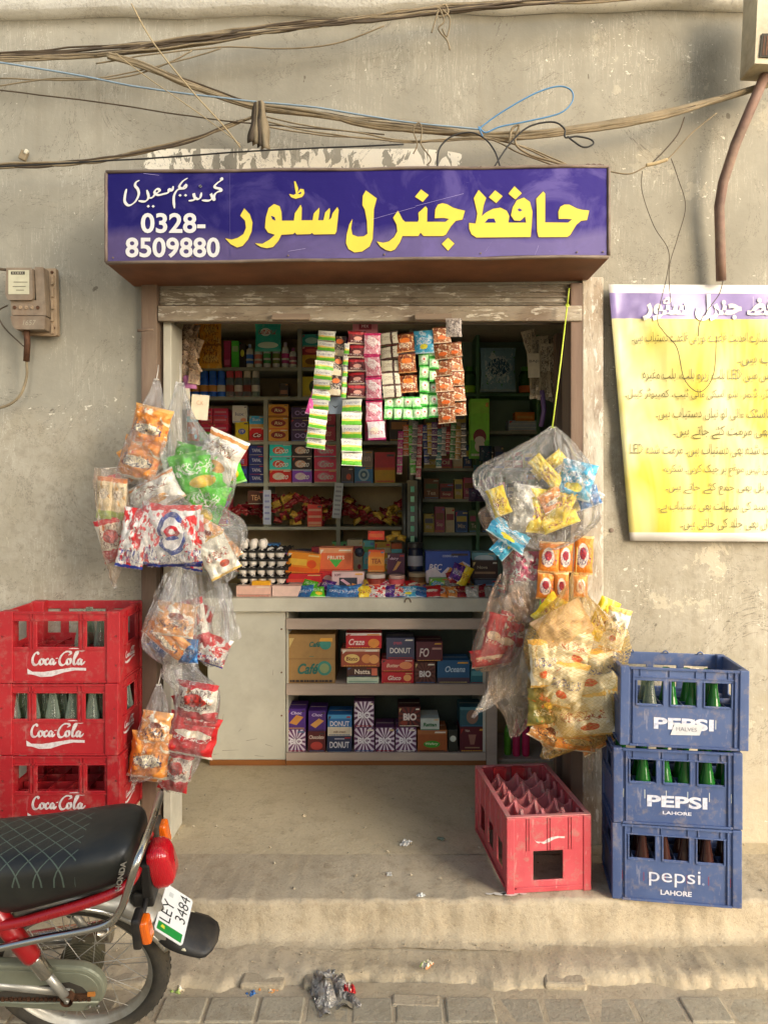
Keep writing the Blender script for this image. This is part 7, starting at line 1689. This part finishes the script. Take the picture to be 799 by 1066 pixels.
m.tube(smooth2([(.86, .36, .98), (.93, .28, .99), (.99, .1, .93), (.99, -.1, .93), (.93, -.28, .99), (.86, -.36, .98)], 5), .011, M_chrome); part(m, 'handlebar')
m = MB(); m.lathe([(.0, .09), (.05, .09), (.075, .03), (.078, -.005), (.07, -.02), (0, -.025)], M_chrome, 24, (1.08, 0, .80), 'x'); part(m, 'headlight')
m = MB(); arc_sheet(m, 1.19, .305, 60, 150, UP, M_bred); part(m, 'front_fender')
# ------------------------------------------------------------ cables
M_cab = pm('old_tan_cable', '84755a', .8, var=.25, scale=14, dirt=.3, dcol='55452f'); M_cabd = pm('old_dark_cable', '4a3d2c', .8, var=.25, scale=14); M_black = pm('black_cable', '201e1a', .55)
M_bluec = pm('blue_cable', '4a7fa8', .5); M_blueg = pm('greyish_blue_cable', '7f93a0', .6)
cmats = {'t': M_cab, 'd': M_cabd, 'k': M_black, 'b': M_bluec, 'g': M_blueg, 'l': pm('pale_string', 'a8946e', .8)}
def cable(parent, pts, r, mt, d=3.0, name='strand', wob=0, seed=0):
    pp = [P(p[0], p[1], p[2] if len(p) > 2 else d) for p in smooth2([tuple(q) if len(q) > 2 else (q[0], q[1], d) for q in pts], 7)]
    if wob: pp = [p+Vector((0, wob*.5*noise.noise(p*3+Vector((seed, 5, 0))), wob*noise.noise(p*2.2+Vector((seed, 0, 7)))+wob*.4*noise.noise(p*9+Vector((seed, 0, 7))))) for p in pp]
    m = MB(); o = parent.location if parent else Vector((0, 0, 0)); m.tube([p-o for p in pp], r, cmats[mt], 6)
    return m.build(name, parent)
cg = 'cables strung across the wall'
b1 = thing('cable_bundle', 'thick bundle of old tan cables rising across the top of the wall', 'cables', group=cg)
for i in range(13):
    o_ = rnd.uniform(-5, 6); o2 = rnd.uniform(-4, 4)
    cable(b1, [(-60, 62+o_), (0, 58+o_*1.1), (100, 54+o_), (200, 42+o2), (300, 28+o_*.8), (400, 18+o2*.8), (500, 7+o2*.7), (620, -2+o_*.6), (760, -14)], rnd.uniform(.003, .0055), rnd.choice('tttdd'), 2.98, 'strand', .018, i)
cable(b1, [(100, 66), (150, 58), (230, 48), (300, 50), (350, 44), (400, 26)], .003, 't', 2.97, 'strand', .01, 31)
cable(b1, [(0, 82), (60, 84), (120, 82), (160, 72), (200, 52)], .003, 't', 2.97, 'strand', .01, 32)
cable(b1, [(0, 90), (50, 82), (110, 80), (190, 62), (230, 50)], .0028, 't', 2.97, 'strand', .01, 33)
for k, pts in enumerate(([(457, 8), (462, 22), (456, 30), (465, 42), (468, 52)], [(456, 10), (452, 24), (449, 34)], [(460, 10), (468, 20), (465, 38), (460, 30)], [(455, 9), (463, 5), (466, 14), (457, 18)])): cable(b1, pts, .0035, 't', 2.93, 'loose_end')
b2 = thing('cable_bundle', 'dusty cable bundle sagging from the left to the right above the signboard', 'cables', group=cg)
for i in range(9):
    o_ = rnd.uniform(-3.5, 3.5); o2 = rnd.uniform(-4, 4)
    cable(b2, [(112, 58+o_*.5), (150, 68+o_), (200, 88+o_), (265, 109+o_), (330, 118+o_), (380, 128+o2), (440, 134+o2), (530, 141+o_), (600, 134+o_), (680, 121+o_), (740, 105+o_), (799, 86+o_), (860, 70)], rnd.uniform(.004, .0065), rnd.choice('tttd'), 2.96, 'strand', .012, 40+i)
for i in range(3): cable(b2, [(275, 122+i*4), (320, 132+i*3), (380, 140+i*2), (430, 146+i), (500, 143), (540, 150+i*4), (575, 165+i*3), (590, 172)], .0032, 't', 2.94, 'strand', .012, 60+i)
cable(b2, [(500, 141), (540, 141), (600, 134), (660, 125), (720, 110), (780, 93), (850, 72)], .013, 't', 2.97, 'strand', .006, 91)
cable(b2, [(265, 112), (330, 118), (380, 127), (430, 136), (500, 141)], .009, 't', 2.97, 'strand', .006, 92)
cable(b1, [(-60, 58), (60, 58), (130, 55), (200, 47), (260, 36)], .009, 't', 2.99, 'strand', .006, 93)
b3 = thing('cable_bundle', 'frayed cable bundle climbing from the left edge to the hanging cloth', 'cables', group=cg)
for i in range(4): cable(b3, [(-20, 172+i), (50, 172-i), (100, 166+i), (150, 155+i*2), (200, 144+i), (235, 132), (265, 120+i)], .0045, rnd.choice('td'), 2.95, 'strand', .02, 70+i)
def one(label, pts, r, mt, d=2.95, wob=.006, seed=0, **k):
    o = cable(None, pts, r, mt, d, 'cable', wob, seed); return tag(o, label, 'cable', cg)
one('greyish blue cable sloping down to the hanging cloth', [(-20, 62), (60, 75), (150, 92), (250, 104), (330, 112), (420, 126), (500, 134)], .0035, 'g', 2.93, .006, 1)
one('thin brown cable sagging from the left edge under the blue one', [(-20, 92), (100, 106), (200, 121), (260, 128), (330, 133), (400, 140)], .0028, 'd', 2.94, .006, 2)
one('taut black cable just above the signboard', [(-20, 174), (60, 170), (150, 165), (250, 158), (330, 154), (420, 150)], .0032, 'k', 2.9, .003, 3)
one('pale string slanting down from the top edge beside the cloth', [(137, 4), (160, 45), (200, 95), (232, 130), (250, 153)], .003, 'l', 2.88, .002, 4)
one('second thinner string slanting beside the first one', [(120, 55), (160, 85), (210, 120), (250, 150)], .0018, 'l', 2.9, .004, 5)
one('bright blue cable looped above the signboard', [(497, 135), (520, 118), (555, 98), (580, 90), (594, 94), (595, 106), (582, 118), (550, 126), (520, 132), (505, 138), (498, 132), (502, 142)], .003, 'b', 2.9, .0, 6)
one('black cable arching in a loop onto the top of the sign', [(455, 174), (457, 155), (470, 142), (490, 138), (505, 145), (515, 158), (520, 173)], .0035, 'k', 2.9, .0, 7)
one('black cable knotted right of the blue loop', [(514, 174), (530, 150), (550, 132), (575, 127), (587, 134), (588, 143), (600, 142), (614, 145), (617, 150), (606, 153), (590, 142)], .0035, 'k', 2.9, .0, 8)
one('tan cable tied round the bundle right of the loop', [(530, 150), (532, 135), (540, 130), (536, 148), (550, 160), (575, 168), (588, 173)], .005, 't', 2.92, .004, 9)
one('thin tan cable twisted over the right end of the sign', [(632, 178), (655, 181), (675, 172), (690, 168), (700, 160), (720, 138), (745, 118)], .003, 't', 2.96, .004, 10)
one('second tan cable rising from the pink joint to the right bundle', [(676, 172), (690, 158), (705, 140), (712, 122)], .0028, 'd', 2.97, .003, 11)
one('pinkish taped cable joint right of the sign', [(672, 172), (682, 170), (694, 166)], .007, 'l', 2.96, .0, 12)
one('thin wire hanging down over the banner, left loop', [(668, 178), (668, 200), (680, 235), (695, 260), (694, 285), (684, 330), (690, 345), (704, 362), (712, 395), (728, 408), (742, 390), (745, 350), (742, 300), (700, 165)][:12], .0016, 'd', 3.0, .0, 13)
one('thin wire drooping from the pink joint to the banner', [(698, 165), (705, 185), (713, 215), (704, 250), (696, 280), (698, 320)], .0016, 'd', 3.0, .0, 14)
one('thin wire hanging in front of the banner heading', [(752, 292), (748, 306), (738, 320), (728, 335), (726, 350)], .0018, 'd', 3.02, .0, 15)
one('vertical twin wire on the wall above the sign', [(430, 132), (436, 128), (439, 136), (438, 150), (448, 165), (444, 172)], .0028, 't', 2.93, .0, 16)
one('short drop wire left of the blue loop', [(434, 128), (430, 136), (434, 150), (430, 160)], .0028, 't', 2.93, .0, 17)
# hanging rag
root = thing('hanging_rag', 'twisted brown rag hanging from the cables above the sign', 'rag', P(270, 108, 2.93))
for k in range(4):
    m = MB(); vs = []; fs = []; n = 12
    for i in range(n+1):
        t = i/n; w = .008+.014*t*(1-.3*t)+.004*math.sin(t*9+k)
        x = -.012+.008*k+(k-1.5)*.010*t; vs += [(x-w, -.01*k*.5+.006*math.sin(t*7+k), -t*(.155+.012*k)), (x, -.016-.004*k+.004*math.sin(t*5), -t*(.16+.01*k)), (x+w, .004*math.cos(t*6+k), -t*(.15+.012*k))]
    for i in range(n): fs += [(i*3, i*3+1, i*3+4, i*3+3), (i*3+1, i*3+2, i*3+5, i*3+4)]
    m.add(vs, fs, cmats['t'] if k % 2 else cmats['d'], True); o = m.build('fold', root); s_ = o.modifiers.new('s', 'SOLIDIFY'); s_.thickness = .003
# tube lamp conduit at right
m = MB(); m.tube([P(796, 78, 2.92), P(782, 110, 2.94), P(765, 150, 2.97), P(752, 190, 3.0), P(748, 215, 3.02), P(749, 250, 3.03), P(750, 292, 3.04)], .020, pm('rusty_conduit', '7a5f50', .7, .1, var=.3, scale=10, dirt=.6, dcol='a89880', bump=.3), 14)
tag(m.build('conduit_pipe'), 'rusty bent conduit pipe coming down to the banner at the right', 'pipe')
root = thing('wall_lamp_box', 'weathered white box fixed at the top right corner of the wall', 'box', P(792, 36, 2.9))
m = MB(); M_box = pm('weathered_cream_box', 'b8ad92', .6, var=.12, dirt=.5, dcol='7a6040')
m.poly([(-.035, .22), (.12, .22), (.12, -.148), (-.052, -.142), (-.046, -.02)], M_box, -.05, .12); m.build('case', root, bevel=.006)
m = MB(); m.poly([(-.026, -.03), (.10, -.03), (.10, -.125), (-.036, -.120)], M_dark, -.056, .004)
for k in range(6): m.poly([(-.02+k*.012, -.04), (-.014+k*.012, -.04), (-.02+k*.012, -.115), (-.026+k*.012, -.115)], M_rusty, -.0575)
m.build('grille', root)

# ------------------------------------------------------------ electricity meter
me_ = thing('electricity_meter', 'dusty brown electricity meter with dial window on the left wall', 'meter', P(31, 312, 3.0))
me_.scale = (.9, .8, .92)
M_mb = pm('dusty_meter_case', '80705c', .6, var=.25, scale=14, dirt=.75, dcol='6a4f38', bump=.2); M_mb2 = pm('meter_back_board', '9a8468', .7, var=.2, scale=12, dirt=.5, dcol='6a4f38')
q = lambda px, py: ((px-31)/F*3.0, -(py-312)/F*3.0)
m = MB(); a = q(8, 273); b = q(57, 349); m.poly([(a[0], a[1]), (b[0]-.006, a[1]+.002), (b[0], b[1]), (b[0]-.01, b[1]-.004), (a[0]+.03, b[1])], M_mb2, .06, .03); m.build('backboard', me_, bevel=.003)
m = MB()
for z in (0, 1, 2, 3, 4): m.rng(.076, .088, .05, .0595, -.14+z*.055, -.10+z*.055, M_mb2)
m.build('fin', me_)
m = MB(); a = q(5, 277); b = q(36, 312); m.poly([(a[0]+.006, a[1]), (b[0], a[1]), (b[0]+.004, b[1]), (b[0]-.004, b[1]-.006), (a[0]+.012, b[1]-.006), (a[0], b[1]+.02)], M_mb, -.02, .078); m.build('case', me_, bevel=.008)
m = MB(); a = q(37, 275); b = q(50, 330); m.poly([(a[0], a[1]), (b[0]-.012, a[1]), (b[0], b[1]), (a[0]+.01, b[1])], M_mb, .0, .058); m.build('side_cover', me_, bevel=.004)
m = MB(); a = q(9, 280); b = q(33, 307)
m.poly([(a[0], a[1]), (b[0], a[1]), (b[0], b[1]), (a[0], b[1])], ink('b8b294'), -.0215)
a = q(12, 281.5); b = q(28, 285); m.poly([(a[0], a[1]), (b[0], a[1]), (b[0], b[1]), (a[0], b[1])], M_dark, -.0225)
m.txt('01842', (a[0]+b[0])/2, (a[1]+b[1])/2, .05, .008, -.0232, ink('b0a890'))
for yy, x0, x1 in ((293, 15, 31), (298, 14, 29), (302, 18, 27)):
    a = q(x0, yy); b = q(x1, yy+.9); m.poly([(a[0], a[1]), (b[0], a[1]), (b[0], b[1]), (a[0], b[1])], ink('6a6450'), -.0222)
m.build('dial', me_)
m = MB(); a = q(10, 313); b = q(48, 330); m.poly([(a[0], a[1]), (b[0], a[1]), (b[0], b[1]), (a[0]+.004, b[1])], M_mb, -.005, .062)
for k in range(5): x = a[0]+.018+k*.026; m.lathe([(.008, -.009), (.008, -.012), (.004, -.013), (0, -.010)], M_rusty if k % 4 == 0 else M_mb2, 10, (x, .002, a[1]-.032), 'y')
m.build('terminal_block', me_, bevel=.004)
m = MB(); a = q(10, 331); b = q(50, 346); m.poly([(a[0], a[1]), (b[0], a[1]), (b[0]-.004, b[1]), (a[0]+.022, b[1]), (a[0]+.008, b[1]+.02)], M_mb, -.010, .066); m.txt('1657', q(32, 0)[0], q(0, 338.5)[1], .058, .022, -.011, ink('a8a088'), bold=-.012, shear=.2); m.build('terminal_cover', me_, bevel=.004)
for px, py in ((51, 277), (53, 341)):
    m = MB(); x, z = q(px, py); m.lathe([(.007, 0), (.006, -.004), (0, -.005)], M_rusty, 10, (x, .058, z), 'y'); m.build('screw', me_)
m = MB(); m.tube([P(28, 346, 3.02)-me_.location, P(29, 362, 3.04)-me_.location, P(28, 382, 3.05)-me_.location], .014, M_rusty, 12); m.build('cable_gland', me_)
one('tan meter cable curving from the meter to the left edge', [(28, 366), (28, 378), (28, 392), (22, 410), (10, 421), (-10, 427)], .006, 't', 3.04, .0, 20)
one('dark wire looping left of the meter', [(8, 318), (-2, 325), (4, 340), (20, 356), (27, 362)], .003, 'd', 3.03, .0, 21)
one('short dark wire entering the meter from the left edge', [(-10, 279), (8, 281)], .006, 'd', 3.0, .0, 22)
m = MB(); a = P(25, 162, 3.07); m.box((0, 0, 0), (.03, .02, .04), cmats['t'], (0, .4, 0)); m.box((.014, -.008, .012), (.014, .014, .02), ink('c8c0a8'), (0, .5, 0)); tag(m.build('wall_clip', loc=a, bevel=.004), 'small tan cable clip with a white tip on the upper left wall', 'clip')

# ------------------------------------------------------------ litter
def crumple(label, px, py, d, w, h, mat, seed, z, cat='litter', name='crumpled_wrapper', flat=.5):
    m = MB(); n = 16; vs = []; fs = []
    for i in range(n+1):
        for j in range(n+1):
            u, v = 2*i/n-1, 2*j/n-1; q = Vector((u*2.1+seed, v*2.1, seed)); dd = noise.noise(q); d2 = noise.noise(q*2.7)
            edge = 1-.35*noise.noise(Vector((u*1.3, v*1.3, seed+4)))
            vs.append((u*w/2*edge, v*w/2*.7*edge, max(.001, h*(.45+.8*dd+.5*d2)*(1-.6*max(abs(u), abs(v))**2))))
    for i in range(n):
        for j in range(n): k = i*(n+1)+j; fs.append((k, k+n+1, k+n+2, k+1))
    m.add(vs, fs, mat, True, [((i//(n+1))/n, (i % (n+1))/n) for i in range((n+1)**2)]); p = P(px, py, d); p.z = z
    return tag(m.build(name, loc=p, rot=(0, 0, seed)), label, cat)
zl_ = -.172
def dz(py, z): return (CH-z)*F/(py-HY)
silver = F_('crumpled_foil_litter', 'b0aaa0', [], [('e0dcd0', 4, .55), ('7a7468', 5, .6)], None, None, None, rough=.25, metal=.6, crinkle=1.4)
crumple('crumpled silver foil bag lying on the street by the step', 343, 1030, dz(1036, zl_), .19, .075, silver, 2.0, zl_)
crumple('crumpled red wrapper at the right of the silver foil', 363, 1030, dz(1034, zl_), .05, .045, FM['red'], 5.0, zl_)
crumple('orange and cream wrapper on the street left of the foil', 281, 1030, dz(1030, zl_), .085, .03, FM['kurk'], 3.0, zl_)
crumple('small blue wrapper scrap beside the orange one', 262, 1036, dz(1037, zl_), .04, .022, FM['blue'], 7.0, zl_)
crumple('small green and cream wrapper on the lower step', 444, 1006, dz(1006, -.135), .045, .022, FM['cream'], 4.0, -.134)
crumple('white and green scrap right of the motorcycle wheel', 185, 1032, dz(1034, zl_), .045, .03, FM['cream'], 6.0, zl_)
crumple('thin green leaf scrap near the wheel', 230, 1031, dz(1032, zl_), .05, .012, ink('5a8a3a'), 8.0, zl_)
crumple('white paper scrap on the shop floor', 422, 879, dz(879, 0), .05, .02, ink('d8d4c8'), 1.0, .002)
crumple('small greenish scrap right of the white paper on the floor', 459, 874, dz(874, 0), .035, .01, ink('7a8470'), 9.0, .002)
crumple('tiny white scrap on the platform edge', 438, 933, dz(933, 0), .03, .01, ink('dcd8cc'), 10.0, .002)
crumple('sliver of white paper in the middle of the platform', 405, 911, dz(911, 0), .03, .008, ink('d0ccbe'), 11.0, .002)
for i, (px, py, w) in enumerate(((523, 945, .05), (534, 946, .07), (512, 944, .03), (548, 944, .03))):
    m = MB(); n = 9; pts = [(w/2*math.cos(2*math.pi*k/n)*(1+.3*math.sin(k*2.3)), w/5*math.sin(2*math.pi*k/n)*(1+.3*math.cos(k*1.7))) for k in range(n)]
    p = P(px, py, dz(py, 0)); m.add([(a, b, 0) for a, b in pts], [tuple(range(n))], ink('d8d2c4')); o = m.build('paint_spot', loc=(p.x, max(p.y, Ye+.035), .006)); tag(o, None, None, kind='structure')
# loose grit and crumbs on the steps and floor
m = MB()
for i in range(420):
    x = rnd.uniform(-1.3, 1.6); 
    if i % 3 == 0: y, z = rnd.uniform(Ye+.04, .6), .003
    elif i % 3 == 1: y, z = rnd.uniform(Ye-.20, Ye-.03), -.133
    else: y, z = rnd.uniform(Ye-.5, Ye-.23), -.170
    s_ = rnd.uniform(.0015, .006) if i % 9 else rnd.uniform(.006, .011)
    m.box((x, y, z), (s_, s_*rnd.uniform(.6, 1.4), s_*.7), M_step if i % 2 else M_street, (rnd.random(), rnd.random(), rnd.random()*3))
tag(m.build('grit'), None, None, kind='stuff')

# unseen block added behind the viewer to keep low light off the left half
XB = 4.3
m = MB(); m.rng(.6, XB, -7.5, -5.6, -.17, 7.0, M_ledge)
for i in range(2): m.rng(1.2+i*1.9, 2.3+i*1.9, -5.599, -5.56, 1.2, 2.5, M_dark)
tag(m.build('unseen_light_blocker'), None, None, kind='structure')
# ------------------------------------------------------------ world, light, camera
w = bpy.data.worlds.new('World'); scn.world = w; w.use_nodes = True; wt = w.node_tree
sky = wt.nodes.new('ShaderNodeTexSky'); sky.sky_type = 'NISHITA'; sky.sun_disc = False
SUN_EL, SUN_AZ = R(16), R(143)   # azimuth clockwise from +Y (the wall side): light comes over the viewer's right shoulder
sky.sun_elevation = SUN_EL; sky.sun_rotation = SUN_AZ; sky.air_density = 1.0; sky.dust_density = 4.0
bg = wt.nodes['Background']; bg.inputs['Strength'].default_value = .125; wt.links.new(sky.outputs[0], bg.inputs[0])
sd = bpy.data.lights.new('sun', 'SUN'); sd.energy = 3.4; sd.angle = R(58); sd.color = (1.0, .99, .97)
so = bpy.data.objects.new('sun', sd); COL.objects.link(so)
dirv = Vector((math.sin(SUN_AZ)*math.cos(SUN_EL), math.cos(SUN_AZ)*math.cos(SUN_EL), math.sin(SUN_EL)))
so.rotation_euler = dirv.to_track_quat('Z', 'Y').to_euler(); so.location = dirv*10
cd = bpy.data.cameras.new('camera'); co = bpy.data.objects.new('camera', cd); COL.objects.link(co); scn.camera = co
co.location = (0, -CD, CH); co.rotation_euler = (R(90), 0, 0)
cd.sensor_fit = 'VERTICAL'; cd.sensor_height = 24; cd.lens = 24*F/1066; cd.shift_y = -(533-HY)/1066; cd.clip_start = .05; cd.clip_end = 300
scn.render.engine = 'CYCLES'; scn.cycles.max_bounces = 8; scn.cycles.transparent_max_bounces = 24; scn.cycles.use_denoising = True
scn.cycles.caustics_reflective = False; scn.cycles.caustics_refractive = False; scn.cycles.sample_clamp_indirect = 6
vs_ = scn.view_settings; vs_.view_transform = 'Standard'; vs_.look = 'None'; vs_.exposure = 1.22; vs_.gamma = 1; vs_.use_curve_mapping = False
